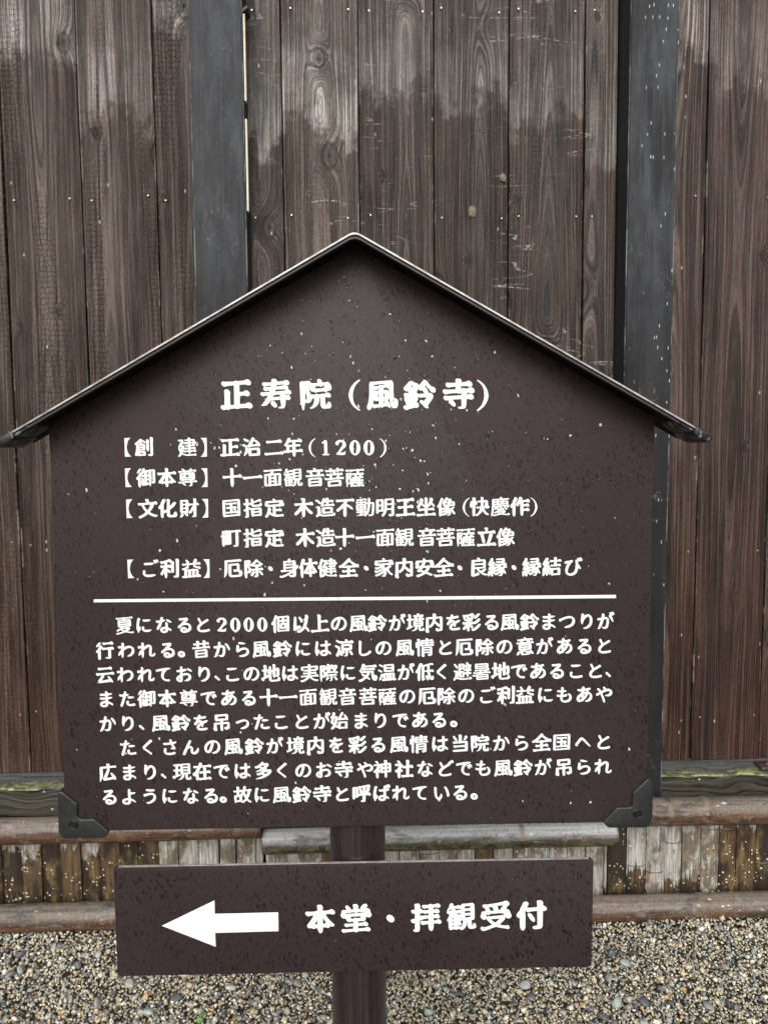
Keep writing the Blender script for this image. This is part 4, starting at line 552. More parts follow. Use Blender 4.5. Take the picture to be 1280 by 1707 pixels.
[[199,0,191,4,184,6,120,15,59,19,43,18,31,16,24,18,22,20,21,23,22,32,26,38,30,42,36,45,43,46,44,47,44,54,46,63,43,76,35,76,22,74,18,75,14,79,12,84,11,95,5,109,8,124,15,133,23,139,32,142,42,142,48,138,52,129,50,119,46,108,46,98,48,97,52,97,60,102,67,104,75,103,81,97,84,96,172,97,184,102,195,104,196,116,200,127,207,135,216,142,224,146,233,148,241,147,246,144,250,141,252,136,253,126,250,114,243,102,241,93,238,86,233,79,225,74,218,73,207,75,209,67,216,53,217,48,215,40,225,40,232,36,234,33,235,29,235,20,229,10,218,1],[186,29,191,29,192,30,188,34,170,60,164,76,150,76,148,75,143,51,136,35,144,33],[88,38,97,37,101,38,104,51,115,75,112,77,91,77,84,77,82,76,79,65,73,53,63,42,75,39],[177,119,169,121,84,122,77,122,64,119,57,122,54,133,56,141,60,150,88,181,98,188,100,191,100,193,75,203,38,212,34,212,22,205,14,204,8,209,6,213,6,218,9,225,14,232,21,236,28,238,35,238,77,227,131,209,146,217,155,218,179,225,217,234,225,238,232,238,237,234,239,228,238,221,234,215,228,211,220,209,210,212,192,209,161,199,158,196,195,160,199,155,202,143,201,137,197,128,187,121,182,119],[88,143,104,142,161,143,162,145,159,150,127,178,124,179,106,167,95,157,87,147]],
[[50,11,45,12,41,15,38,20,37,24,37,72,38,79,44,91,54,99,60,101,73,100,105,100,107,103,108,120,106,122,37,121,31,122,27,125,24,129,23,135,21,182,15,198,16,207,20,216,29,226,40,232,46,234,52,234,57,233,61,230,65,225,67,217,66,209,61,194,60,149,64,147,106,147,108,149,108,201,112,225,116,232,122,237,129,240,136,239,140,234,145,215,144,163,145,150,146,147,195,146,197,147,196,190,195,191,193,191,183,187,176,186,171,187,167,189,163,193,161,199,164,212,169,218,176,224,184,227,191,228,199,226,208,220,220,219,225,215,229,209,232,199,230,145,228,136,223,128,217,124,210,121,200,122,151,123,147,122,146,120,146,102,147,99,190,98,202,99,208,97,211,94,214,85,214,40,213,32,209,24,201,16,196,13,191,12,180,13,64,12],[79,40,176,40,178,44,178,70,176,72,137,72,127,68,116,67,108,71,79,71,77,70,77,42]],
[[213,5,198,11,174,16,170,16,163,13,158,13,152,14,147,18,144,19,117,22,98,20,94,21,91,23,88,29,88,36,91,42,100,52,97,57,97,63,107,98,107,110,112,121,111,123,100,120,93,120,91,118,90,51,88,42,83,35,76,29,68,27,59,28,38,28,22,26,14,30,10,42,9,144,10,161,15,182,18,187,23,192,30,195,36,195,39,194,42,191,48,172,67,171,78,173,81,172,85,169,90,162,92,148,102,153,112,153,124,149,142,148,146,149,147,154,146,209,145,211,143,212,124,217,121,221,121,226,125,232,131,236,147,239,167,239,178,232,181,227,183,221,183,154,184,150,187,149,215,150,229,156,238,158,245,157,250,153,253,149,254,143,252,135,248,128,242,122,236,118,231,116,220,114,241,71,241,65,231,46,240,45,245,41,248,35,247,27,242,17,234,9,224,5],[206,37,212,36,216,39,207,41,200,47,188,92,185,98,183,95,184,43,187,40],[134,47,146,47,147,101,146,105,129,64,120,53,120,52,125,49],[49,54,54,55,55,57,55,139,54,144,50,145,48,144,47,59,47,55],[183,117,184,116,185,116,188,120,189,122,188,123,184,123,183,121],[145,119,146,118,147,119,146,124,143,124]],
[[24,13,21,14,18,18,16,22,15,27,16,195,17,209,26,224,31,228,37,230,47,226,210,225,215,226,221,229,226,230,231,228,237,219,238,211,238,39,236,29,231,21,224,15,216,13,204,15,42,15,30,13],[52,38,56,37,196,37,202,38,203,44,204,162,203,170,202,170,195,163,187,158,186,151,184,146,173,133,185,133,191,128,193,124,193,118,187,108,180,102,172,99,164,100,155,105,151,106,145,106,143,103,142,78,144,75,164,75,185,81,191,80,194,78,197,72,196,67,193,60,188,54,183,51,176,49,169,50,160,54,152,55,135,55,126,50,120,49,116,50,110,54,106,55,84,54,69,51,63,52,58,55,57,61,59,68,64,74,69,77,75,79,93,75,105,75,108,77,107,102,106,105,103,106,77,102,70,102,67,103,64,106,63,113,65,119,68,124,78,130,85,131,97,127,106,127,108,130,109,163,106,166,89,166,78,165,65,162,60,162,55,166,53,170,58,182,64,187,71,189,88,185,117,185,125,190,130,191,135,190,144,185,171,186,185,191,192,192,196,192,203,190,204,193,204,203,202,205,55,205,51,203,51,43],[145,126,155,126,160,127,160,128,154,133,153,142,157,149,168,160,168,162,163,164,146,165,143,164,142,161,143,129]],
[[89,1,85,10,84,23,81,34,71,40,67,41,42,41,21,37,14,39,11,45,11,52,14,59,19,64,26,69,34,70,50,66,59,66,62,68,43,98,37,117,20,126,9,130,5,134,1,140,1,156,6,164,11,169,18,174,24,176,31,177,39,174,40,176,42,204,46,224,49,229,56,236,65,238,71,234,74,226,76,224,86,235,92,239,98,240,105,240,117,236,150,234,161,239,168,240,174,239,179,234,191,234,210,235,224,241,234,243,243,240,246,236,247,232,247,224,243,215,235,207,227,202,215,201,200,209,184,210,181,209,180,147,184,146,201,147,217,153,227,154,233,152,236,149,238,144,238,138,236,130,232,124,225,117,217,113,207,112,201,114,192,119,183,120,180,119,179,112,181,96,181,88,177,79,168,68,174,67,210,67,228,74,235,75,240,74,246,70,249,63,248,55,244,46,240,41,234,37,228,34,221,32,213,34,204,39,200,40,124,40,122,39,122,38,128,29,129,22,127,14,122,6,117,1],[115,67,137,66,142,68,140,78,142,98,142,119,138,121,119,121,102,117,95,117,91,119,88,122,87,131,94,143,104,149,112,150,127,146,140,146,141,150,141,208,139,209,108,208,89,204,79,205,78,203,79,143,78,131,79,124,84,113,101,84,105,73]],
[[35,1,32,5,31,11,33,32,33,63,30,64,19,62,13,62,9,65,7,70,9,78,15,86,22,89,32,88,34,89,35,161,34,163,23,167,9,169,1,174,1,197,9,206,16,211,24,214,32,213,37,210,39,207,41,194,50,188,64,183,71,176,78,177,83,175,86,173,89,168,97,163,99,166,100,198,102,207,108,218,121,230,128,232,150,234,209,234,231,233,240,230,245,225,249,218,251,209,249,199,246,191,241,185,231,177,225,175,223,175,221,177,219,184,213,195,210,205,208,208,198,210,141,210,138,209,137,207,135,166,135,112,136,111,142,111,149,109,151,112,151,141,153,154,158,172,161,177,172,184,176,184,182,179,185,168,187,164,199,170,207,172,223,173,228,171,233,167,236,163,241,139,240,77,239,70,236,63,228,54,218,50,188,58,187,55,187,42,189,21,188,15,186,10,178,1,153,0,152,1,150,7,152,30,151,75,137,79,134,79,133,76,133,64,135,45,133,37,129,31,124,26,117,22,111,21,104,24,101,27,100,30,101,56,101,71,100,75,88,62,83,59,73,58,72,56,71,44,74,30,74,23,71,15,66,7,59,1],[201,86,202,86,203,91,203,128,201,147,200,150,194,148,188,144,188,92,190,89,195,89],[98,88,98,87,100,88,100,98,84,101,80,105,80,110,82,117,86,122,99,129,99,143,98,144,86,138,79,138,73,147,71,147,70,146,69,129,71,91,72,89,83,92,89,92,94,91]],
[[110,1,107,5,106,11,108,35,107,92,106,96,105,97,96,84,80,67,82,60,89,46,91,40,91,32,89,24,76,10,68,7,60,6,53,9,48,15,47,22,47,36,42,61,29,81,12,103,10,110,11,117,15,124,21,129,30,134,25,142,25,150,29,159,38,166,44,169,48,169,65,165,103,164,106,165,108,169,108,204,103,206,43,204,17,199,11,202,7,207,7,215,10,221,14,227,19,231,24,234,30,236,50,231,114,229,119,230,127,234,133,234,138,233,144,229,155,229,211,230,216,231,225,236,238,239,248,234,250,229,251,224,250,218,247,211,242,205,237,201,231,198,224,196,212,199,205,204,200,205,149,206,146,205,145,203,145,167,146,164,195,164,211,170,219,171,227,169,230,167,233,159,229,145,221,137,212,132,207,131,201,132,196,134,190,138,185,139,150,140,147,139,146,137,146,127,159,124,166,120,187,93,191,95,205,112,224,124,231,126,234,125,236,122,236,117,231,103,227,96,220,87,204,73,202,70,203,61,214,40,214,32,211,24,203,15,193,9,183,8,178,9,172,14,170,38,163,64,151,80,146,83,145,48,147,24,145,15,132,1],[66,93,68,92,70,93,86,107,89,113,94,117,100,119,105,118,106,120,107,135,106,138,54,137,39,133]],
[[109,0,107,4,106,9,110,29,109,42,108,44,104,45,88,45,80,29,67,13,62,9,57,7,50,7,45,11,44,17,45,22,52,36,52,44,48,45,35,45,23,42,17,45,13,51,11,67,7,77,6,84,7,91,10,97,16,104,22,109,29,112,36,113,40,113,48,110,50,124,52,130,57,137,63,142,71,145,80,144,108,144,110,145,110,161,108,164,64,164,43,161,37,163,34,169,35,175,39,180,44,185,50,187,55,187,71,184,103,184,108,185,109,188,108,210,106,211,47,211,38,210,26,207,20,207,17,208,13,211,12,216,13,220,16,226,20,230,24,233,30,235,51,231,112,230,116,231,126,237,133,238,138,236,145,231,185,231,210,232,228,238,238,237,243,234,245,227,243,219,238,212,231,206,221,203,215,204,207,209,202,210,146,211,144,208,144,186,147,184,190,185,208,190,217,191,222,188,225,184,225,178,223,171,215,162,210,159,204,157,196,158,183,163,145,164,143,161,143,146,145,144,182,144,192,146,199,144,203,141,205,135,207,107,209,107,218,114,234,119,242,118,249,113,253,106,254,100,251,89,243,73,241,57,234,48,228,44,223,42,218,42,210,44,205,43,211,30,218,26,220,22,220,18,218,13,212,6,208,4,203,4,192,6,187,8,183,11,169,27,167,32,166,44,162,45,146,45,144,44,143,40,147,20,140,6,135,1],[86,64,114,64,125,70,131,71,138,70,144,65,147,64,174,65,188,71,193,71,199,69,196,82,183,77,159,79,72,79,61,78,55,80,50,85,47,83,45,78,45,68,46,65,60,64,69,69,76,70,81,69],[84,102,88,101,168,102,170,104,170,119,169,121,164,122,135,122,127,119,121,118,117,119,110,123,85,123,83,121]],
[[35,1,31,5,30,11,33,34,34,62,31,63,21,61,15,61,11,64,10,70,12,78,17,84,23,88,32,90,34,92,32,172,31,175,29,176,23,178,15,178,11,182,8,186,7,190,10,199,14,203,23,207,28,206,38,197,46,194,54,196,60,195,64,192,68,185,83,184,87,182,90,176,89,167,86,163,79,158,69,157,68,155,66,93,67,89,78,91,85,91,88,89,92,84,105,91,110,91,125,87,137,94,135,95,124,96,111,94,103,98,100,102,98,111,97,150,98,158,105,169,112,174,121,177,122,180,118,194,108,210,101,216,92,221,87,221,77,219,76,221,77,225,79,227,86,230,97,231,112,229,127,224,134,223,140,217,151,199,154,191,157,176,160,175,166,176,167,178,167,183,165,205,167,215,172,225,183,235,191,237,198,236,218,237,231,236,238,234,242,231,244,227,245,219,241,204,237,199,233,196,228,195,225,197,215,210,212,212,199,214,197,212,196,209,195,180,196,176,202,175,212,177,218,176,225,172,228,164,228,121,226,111,223,104,217,98,202,92,204,89,208,88,225,94,233,94,238,92,241,88,242,78,239,72,235,68,226,62,214,60,216,54,216,48,217,47,227,47,231,46,233,43,234,35,230,26,223,19,215,16,208,17,195,21,183,21,181,20,178,10,172,1,158,0,143,1,143,9,145,19,144,21,122,22,105,19,101,20,98,22,96,28,98,34,103,40,112,46,118,62,118,65,117,67,114,67,102,64,96,64,88,69,78,61,67,57,67,44,70,24,68,17,64,10,54,1],[148,43,154,42,164,48,175,49,171,64,170,67,168,68,158,68,154,67],[151,87,178,88,186,94,178,95,144,95,142,94],[131,117,192,117,193,119,193,124,192,125,172,126,133,125,130,122,130,118],[160,145,188,145,192,146,193,151,191,153,176,152,164,153,147,153,138,149,132,149,132,147,137,146]],
[[217,11,203,15,193,16,134,17,119,11,114,12,110,15,106,16,45,15,26,12,21,13,18,15,17,21,19,28,24,34,31,38,37,38,47,35,103,34,107,36,106,42,103,44,62,44,51,43,43,47,40,50,39,54,38,118,40,129,45,138,53,143,59,145,75,144,77,145,77,147,76,150,68,157,56,161,36,171,23,176,20,180,21,188,24,193,28,196,32,198,37,198,42,196,46,192,73,178,97,199,99,202,96,204,87,207,60,213,38,216,19,216,14,220,13,226,15,231,23,238,34,239,45,235,69,231,113,221,126,221,129,220,134,215,147,220,190,231,235,237,240,236,244,233,245,227,244,221,240,216,234,213,228,213,220,217,211,216,180,211,167,208,163,205,164,203,191,187,196,179,198,172,196,164,192,158,185,151,179,148,164,150,117,152,112,151,111,150,112,146,116,144,191,144,202,145,207,144,210,141,213,136,214,130,214,69,213,60,209,52,202,46,195,44,139,44,138,42,140,35,144,34,204,34,211,35,225,39,233,39,236,37,238,32,238,27,236,22,232,17,227,13,223,11],[71,63,113,63,126,67,137,63,183,63,184,64,184,69,179,71,70,70,69,68,69,64],[71,89,183,89,185,92,184,96,182,97,118,99,73,98,69,96,69,92],[93,116,182,117,184,119,184,122,183,124,104,124,92,121,81,124,72,124,70,123,69,121,71,116],[103,169,154,171,153,174,135,184,126,191,109,181,102,175,100,171]],
[[106,0,97,11,93,23,83,27,63,41,42,53,28,52,22,53,18,57,17,64,18,70,22,76,32,83,39,85,53,83,77,74,93,91,91,94,60,111,34,123,32,125,32,127,33,130,36,132,84,125,120,114,124,114,114,124,96,133,75,147,64,151,54,148,47,149,43,152,41,158,42,163,45,170,50,175,55,178,63,180,73,180,81,178,97,171,104,170,114,178,127,184,128,185,127,187,119,191,51,217,32,222,31,226,34,230,38,231,50,230,85,230,126,222,151,214,162,208,168,202,186,196,213,176,234,152,237,143,238,135,237,128,233,121,227,115,220,111,212,109,203,111,180,111,176,98,167,88,168,86,190,68,198,55,200,48,199,42,196,35,192,29,184,23,176,20,164,22,139,22,134,10,126,1],[107,51,113,50,145,51,150,52,147,56,131,69,122,75,119,76,98,62,96,60],[132,106,134,107,134,109,132,112,129,113,128,113,127,112],[167,139,187,139,190,140,190,142,179,154,155,172,153,172,134,154,133,152,147,141,159,142]],
[[39,0,35,10,34,27,29,52,26,54,13,54,10,57,8,61,9,67,12,72,15,75,24,80,12,133,17,145,22,151,43,165,46,169,38,184,25,202,20,212,16,217,16,223,21,228,32,231,46,228,61,215,76,197,85,207,92,211,100,213,108,210,113,220,119,226,128,232,134,232,143,229,209,228,221,232,227,232,231,228,235,217,235,158,234,149,232,143,227,137,221,133,216,131,211,131,203,133,168,133,133,132,124,130,118,130,112,134,109,141,108,190,106,191,88,175,87,172,97,139,105,100,113,110,122,115,128,115,138,112,220,109,223,110,229,117,235,119,239,118,242,114,240,100,234,83,228,72,208,45,202,40,196,38,188,40,185,48,187,55,198,72,200,78,199,81,154,86,147,86,165,53,173,35,180,23,180,19,178,13,169,5,164,3,157,4,153,7,125,57,108,81,106,81,103,65,95,56,87,53,83,53,75,55,70,55,68,54,67,51,68,42,74,22,72,14,68,7,61,1],[65,78,69,77,70,79,68,98,60,134,56,143,54,144,49,141,49,133,59,85],[182,154,199,154,201,155,202,157,201,204,200,206,198,206,149,206,145,204,145,157,146,155]],
[[113,4,108,6,104,12,104,19,107,28,107,30,105,31,40,30,30,29,22,31,17,37,15,50,10,59,9,65,12,79,23,94,14,97,10,103,11,112,15,121,23,128,31,130,38,130,50,126,60,127,60,129,52,142,40,144,36,149,34,153,34,158,36,163,39,168,45,174,53,177,61,177,69,173,80,174,97,179,103,183,102,185,95,189,71,201,29,211,25,215,24,219,25,224,31,234,36,237,40,239,45,240,75,231,98,221,108,219,134,205,139,200,142,200,162,208,192,224,209,231,216,231,228,225,230,223,230,219,226,213,218,211,207,202,199,197,166,183,164,180,185,150,190,139,194,126,198,125,210,125,225,131,235,132,240,131,243,129,246,125,245,112,240,102,247,91,246,77,243,68,237,57,233,45,226,35,220,32,213,30,202,31,143,32,141,29,137,18,131,11,122,5],[94,55,110,56,101,61,95,66,86,83,83,94,75,96,69,100,64,100,54,98,58,91,59,84,58,75,53,63,53,57,57,56],[146,55,185,55,190,56,190,67,192,76,196,85,206,97,201,100,190,101,184,100,174,96,169,95,164,97,159,101,129,101,125,100,129,86,135,78,135,71,131,63,140,60],[127,125,150,124,152,125,153,127,146,142,132,160,129,166,127,167,95,155,93,154,92,152,94,146,104,129,114,125]],
[[114,5,111,7,108,12,108,18,110,27,108,31,40,31,27,30,20,32,14,39,13,55,7,71,9,80,14,89,21,96,30,101,40,103,51,99,61,107,68,109,86,105,103,104,107,105,108,109,107,152,108,196,106,197,97,191,81,168,81,157,86,146,87,141,87,134,83,126,77,119,68,112,54,111,49,114,45,120,44,127,45,143,42,161,37,171,33,187,24,202,13,215,10,223,12,227,22,236,29,239,36,238,45,229,54,217,65,197,68,196,80,208,89,214,102,221,116,226,121,230,130,233,137,232,152,235,182,236,234,236,238,235,243,232,246,225,244,217,238,210,231,206,225,205,216,210,172,210,149,209,145,208,146,169,147,165,164,163,183,163,200,171,210,172,215,171,219,168,223,159,221,150,216,142,208,135,200,131,194,130,188,131,178,138,175,139,157,140,147,138,146,135,145,106,147,105,177,106,191,112,200,113,207,110,212,103,226,107,236,108,243,105,248,101,251,95,252,88,250,77,241,61,240,51,238,45,233,37,226,32,216,28,207,30,147,31,145,29,139,17,133,9,124,5,119,4],[57,55,120,55,130,60,136,61,141,60,147,56,191,56,193,57,194,59,192,71,191,72,178,72,168,78,163,79,135,79,120,75,108,80,76,80,63,76,54,76,52,75,49,68,48,57,51,55]],
[[109,0,106,5,105,11,107,18,111,26,110,28,37,29,26,28,20,30,16,35,13,65,16,73,22,81,32,86,37,86,43,84,50,90,71,96,83,98,106,98,108,101,108,112,104,113,69,113,50,109,45,110,42,112,40,117,41,124,45,130,51,135,59,137,75,133,104,133,106,135,105,145,97,151,94,152,43,151,22,148,16,150,14,152,13,155,14,163,19,170,27,175,32,175,46,172,64,171,87,171,89,172,89,174,76,188,60,199,45,205,38,210,30,213,27,213,18,209,12,210,8,213,8,220,10,226,14,231,24,235,35,236,51,232,60,231,70,227,76,222,103,207,121,192,128,181,129,181,142,196,162,214,172,219,183,226,190,229,215,237,223,237,230,236,234,234,244,225,245,223,243,219,238,215,220,215,178,199,161,185,154,175,154,172,209,173,217,174,231,178,240,178,243,177,246,174,247,166,244,157,236,149,231,146,224,144,218,145,203,151,146,152,142,150,144,135,146,133,184,134,205,140,211,140,216,137,218,134,219,130,218,122,212,114,204,108,199,106,194,106,188,107,177,112,147,113,145,111,144,99,147,97,200,97,211,98,217,96,239,76,241,67,240,47,238,40,234,35,223,27,217,26,208,28,147,28,145,26,139,11,130,1],[45,50,50,49,108,50,109,51,107,59,108,71,106,73,70,73,51,79,47,79],[150,50,200,50,204,51,205,56,204,61,194,73,190,74,147,73,146,72,144,64,140,56,146,50]],
[[108,0,105,4,104,9,107,24,106,27,37,27,26,24,19,27,14,32,12,47,8,57,8,65,9,71,12,77,21,87,29,92,38,94,46,92,53,86,61,91,67,92,72,92,81,89,89,89,78,99,42,113,37,113,26,108,18,110,14,114,14,120,16,127,21,134,30,139,39,140,72,128,95,118,104,118,106,119,104,122,88,134,81,137,72,139,67,142,62,147,47,153,37,155,24,149,19,148,14,150,10,154,9,160,11,167,15,174,20,178,26,181,37,182,73,167,86,166,92,163,96,157,113,150,120,149,123,151,92,172,69,185,54,190,46,195,25,200,20,202,17,207,17,213,21,220,26,225,37,228,57,217,69,217,78,213,85,207,112,193,126,188,127,189,127,193,124,208,116,213,112,221,105,223,98,223,96,224,96,226,98,229,102,231,118,232,129,238,137,236,147,228,154,214,158,203,160,179,157,161,159,156,178,185,188,198,200,208,219,222,227,225,232,225,234,224,237,221,239,216,239,212,231,202,216,191,202,175,192,159,186,145,189,137,210,121,215,119,218,116,218,110,215,103,203,95,208,87,210,87,224,94,237,95,242,93,248,86,249,79,248,70,245,62,240,53,238,44,235,37,224,27,219,26,208,28,145,28,143,25,141,17,138,11,129,1],[150,47,198,48,199,50,196,62,183,61,178,62,169,67,129,68,120,64,111,64,105,67,98,67,76,66,60,63,52,63,50,61,49,56,49,51,51,49,117,48,127,52,133,53,138,52,144,48],[139,87,174,88,179,89,191,95,172,110,157,118,153,121,151,129,147,128,139,119,130,105,134,97,137,88]],
[[105,1,104,10,107,27,106,31,62,30,38,25,34,26,30,29,28,32,27,37,29,45,33,52,39,57,47,61,55,61,71,57,106,56,108,61,105,82,94,83,42,81,17,76,12,77,6,84,7,96,13,104,20,110,28,113,50,108,112,106,116,107,126,112,134,114,140,112,146,107,151,107,152,110,153,127,152,129,150,130,48,131,40,130,24,126,19,127,15,130,13,135,13,141,15,147,20,153,27,158,34,160,40,160,51,157,57,157,54,164,53,169,54,175,57,182,73,196,80,204,93,211,100,211,105,208,106,201,104,193,101,187,95,180,88,169,83,164,74,158,74,157,79,156,149,156,153,158,156,213,154,216,150,217,130,219,128,221,128,224,130,227,135,230,168,232,176,231,180,229,183,226,188,212,190,161,192,158,209,158,224,164,234,165,238,164,243,161,247,153,246,145,243,137,236,130,228,124,221,122,215,122,209,124,200,129,193,129,192,126,192,112,193,109,196,108,212,109,228,115,240,117,245,115,249,112,251,108,252,102,250,93,245,84,236,76,221,72,211,75,201,81,182,81,166,75,159,77,152,82,147,82,146,80,145,59,145,56,147,55,194,57,208,63,217,65,223,65,228,63,234,55,233,45,228,35,219,26,210,22,202,21,194,23,185,29,151,31,149,29,149,21,147,14,144,8,138,1,122,0]],
[[102,0,100,5,99,22,97,25,54,24,34,20,28,22,24,26,24,32,26,39,31,45,38,49,45,50,60,47,93,46,94,47,94,53,93,56,87,61,62,61,43,57,37,59,34,62,33,68,35,75,39,80,46,85,54,86,68,83,83,83,81,94,74,100,39,99,19,96,13,97,10,101,9,108,12,114,17,120,23,124,31,125,43,122,52,121,65,121,68,122,66,130,42,166,30,177,28,188,24,191,14,193,14,196,18,200,28,200,39,198,52,199,72,180,88,162,100,163,162,162,164,163,165,166,171,218,169,220,150,223,148,225,148,227,153,231,182,232,187,231,192,228,195,221,198,210,201,191,202,167,203,164,208,164,221,170,231,171,238,167,241,160,240,151,233,141,227,137,215,134,205,136,201,125,201,122,213,122,231,128,236,129,241,128,245,125,248,120,248,114,246,108,242,102,237,97,232,94,226,92,218,92,208,98,203,99,125,101,120,99,121,89,122,86,130,81,188,83,194,84,208,89,218,90,224,84,225,73,223,68,219,63,210,56,200,53,193,55,182,60,134,62,131,61,133,48,134,46,137,45,194,46,203,47,217,52,226,53,231,51,234,47,235,42,234,35,231,29,226,23,213,17,205,18,195,23,191,24,142,25,140,23,137,11,129,1],[117,121,122,120,161,121,162,124,163,141,161,143,103,142,102,139,105,129,112,126],[96,171,91,174,88,180,88,187,92,195,97,203,111,217,119,220,126,221,131,218,134,211,133,203,128,194,119,181,112,175,104,171]],
[[61,1,56,5,56,12,61,20,70,26,69,31,40,31,21,28,16,30,13,35,14,40,17,46,21,50,27,53,34,54,48,51,77,51,90,57,88,59,85,60,54,60,44,58,37,61,33,64,31,73,31,138,34,145,42,153,51,157,61,156,155,156,157,158,157,164,155,166,77,166,67,164,59,166,43,166,17,163,12,164,10,168,9,172,11,177,16,184,23,187,43,185,56,185,62,198,66,202,85,214,102,221,104,221,106,219,106,215,95,200,84,190,85,185,155,184,158,186,161,219,160,221,157,223,137,225,136,226,136,228,138,230,141,231,163,233,175,232,179,229,181,226,186,212,189,187,190,185,194,184,216,185,236,190,241,189,245,186,246,180,245,174,240,167,233,162,224,161,207,166,192,166,189,164,189,159,191,156,199,155,208,157,212,156,216,153,220,146,221,138,221,83,220,76,217,70,211,63,204,60,162,60,160,59,159,55,160,52,161,51,169,54,174,54,183,50,210,50,226,55,234,55,238,53,241,50,240,39,233,31,228,28,224,27,217,27,203,32,187,32,186,30,187,22,184,15,178,10,170,7,164,9,158,16,154,22,152,30,151,31,143,30,134,32,113,32,100,26,79,6,66,1],[120,51,124,50,133,50,134,54,133,59,127,60,120,59,119,55],[120,79,129,79,131,80,137,96,142,102,149,106,154,108,184,110,108,112,95,111,96,109,102,107,108,101,117,81],[163,79,188,79,191,80,191,81,190,84,163,85,161,83,162,80],[63,80,68,79,87,80,88,81,82,88,73,92,69,97,64,97,63,94],[64,105,72,108,74,110,73,111,67,112,64,111,63,108],[64,130,89,129,159,130,165,131,163,134,157,136,67,135,63,134],[179,130,188,130,191,131,191,135,186,136,180,136,174,133,173,131]],
[[65,0,55,14,52,21,50,32,38,55,19,80,18,91,20,95,31,102,37,104,43,103,44,104,44,153,43,156,40,157,17,153,12,153,8,155,5,160,5,167,7,174,13,180,19,184,26,187,43,183,52,182,63,187,70,189,77,187,85,182,114,182,119,183,120,185,122,205,127,227,130,232,139,239,145,240,150,239,153,236,158,220,160,209,160,186,161,183,213,184,231,190,242,191,248,188,252,183,253,176,251,168,247,161,242,155,235,151,227,148,217,149,207,155,202,156,163,156,160,155,159,119,160,115,205,114,220,111,223,109,224,104,221,96,213,92,192,88,162,88,159,87,158,76,159,58,163,57,201,58,205,59,220,66,227,67,233,66,240,60,242,55,242,51,238,40,231,30,221,24,212,22,204,24,195,30,190,31,150,32,134,27,128,28,121,33,96,32,94,30,99,21,99,14,96,7,90,1],[87,57,118,56,120,57,122,59,122,83,121,87,118,88,68,88,59,86,61,81,75,62,80,58],[84,116,116,114,120,116,121,119,120,152,119,157,91,158,84,157,83,120]],
[[113,1,114,13,117,21,123,30,122,34,38,33,30,36,26,42,24,52,24,126,20,202,18,218,19,225,24,235,29,239,34,238,35,235,34,227,35,224,49,203,57,184,63,160,65,63,70,62,134,62,139,64,129,67,125,71,100,125,78,166,67,184,62,198,63,205,66,213,71,220,79,226,89,229,97,227,114,225,200,218,216,223,221,228,225,229,229,229,233,227,234,224,234,210,230,193,226,182,190,137,184,131,178,129,172,128,167,130,164,134,163,139,165,146,177,166,184,182,184,185,179,187,121,193,113,193,112,192,134,142,146,112,151,95,155,88,154,79,146,68,157,66,166,61,212,61,236,63,242,60,244,53,242,46,239,40,234,36,227,33,201,35,161,34,157,27,158,19,157,12,151,1,133,0]],
[[141,0,138,7,139,21,138,24,104,23,100,25,98,30,99,35,101,39,109,45,114,46,131,44,139,45,141,47,141,56,140,59,106,58,89,55,81,56,84,42,83,34,77,24,69,19,64,18,56,20,48,20,22,18,16,22,15,27,16,31,19,36,23,39,30,41,48,39,51,40,51,42,42,60,30,77,26,93,19,98,15,106,17,111,23,120,17,130,16,136,17,142,27,163,37,179,37,182,18,215,10,219,9,221,10,225,12,228,17,231,28,232,35,231,46,224,60,206,62,205,72,213,81,218,116,227,129,229,162,231,210,232,234,237,240,234,243,228,242,220,237,212,231,207,223,205,218,206,209,211,200,212,159,212,117,209,92,201,73,190,70,187,70,185,79,169,86,179,95,184,101,184,114,181,139,181,142,183,144,194,147,200,153,205,160,207,164,206,167,203,172,184,174,181,210,182,226,187,233,188,239,186,243,182,243,175,240,167,234,160,226,156,218,156,203,162,174,162,172,160,172,146,202,146,218,152,225,153,229,152,233,149,235,146,236,142,231,130,226,125,220,122,212,121,207,122,196,127,175,128,172,127,171,118,172,113,207,112,217,114,224,111,228,104,228,85,230,84,240,83,245,78,245,71,243,64,237,58,228,52,226,37,222,31,217,26,209,23,200,25,176,24,175,23,174,17,171,11,163,1],[175,44,196,44,198,47,198,56,197,59,194,59,172,59,171,56,171,47,172,44],[76,64,78,64,81,71,89,80,100,82,114,78,140,78,141,80,141,91,139,92,117,93,103,95,100,97,100,103,102,106,105,109,125,112,139,113,140,116,140,125,138,128,117,127,100,123,92,126,91,124,90,108,85,98,81,94,76,91,70,89,64,89,63,88],[175,77,193,77,197,78,198,80,197,91,194,93,172,92,171,88,171,79,172,77],[52,112,55,112,56,113,56,117,50,145,48,148,48,147,48,136,46,131,37,120,40,114],[89,135,97,145,105,150,111,150,125,146,139,146,140,149,140,160,139,162,136,163,108,163,91,159,82,161,82,157,87,139]],
[[109,0,106,4,105,10,107,29,106,89,103,90,65,90,43,87,37,88,32,91,30,95,30,101,32,108,36,113,40,116,45,119,51,120,71,118,117,117,127,121,133,122,145,117,188,117,190,118,191,120,191,142,190,144,94,146,67,145,53,141,46,141,40,143,37,147,36,153,38,160,41,166,46,171,57,176,75,172,87,171,127,170,186,172,190,174,191,182,190,200,188,202,53,202,32,207,29,211,30,218,35,224,40,227,70,231,203,230,216,232,221,230,227,221,228,212,228,118,227,111,224,104,217,95,207,90,151,90,147,89,146,43,148,24,146,15,142,9,134,1],[37,12,34,13,31,17,30,26,32,31,40,44,49,63,54,70,65,81,72,84,80,84,87,81,89,77,89,73,85,68,82,59,78,51,54,18,45,12],[195,18,189,23,183,40,178,50,177,54,178,62,177,68,168,72,167,75,169,79,174,81,183,80,189,78,194,74,202,72,205,70,220,46,221,42,220,32,213,24,204,18]],
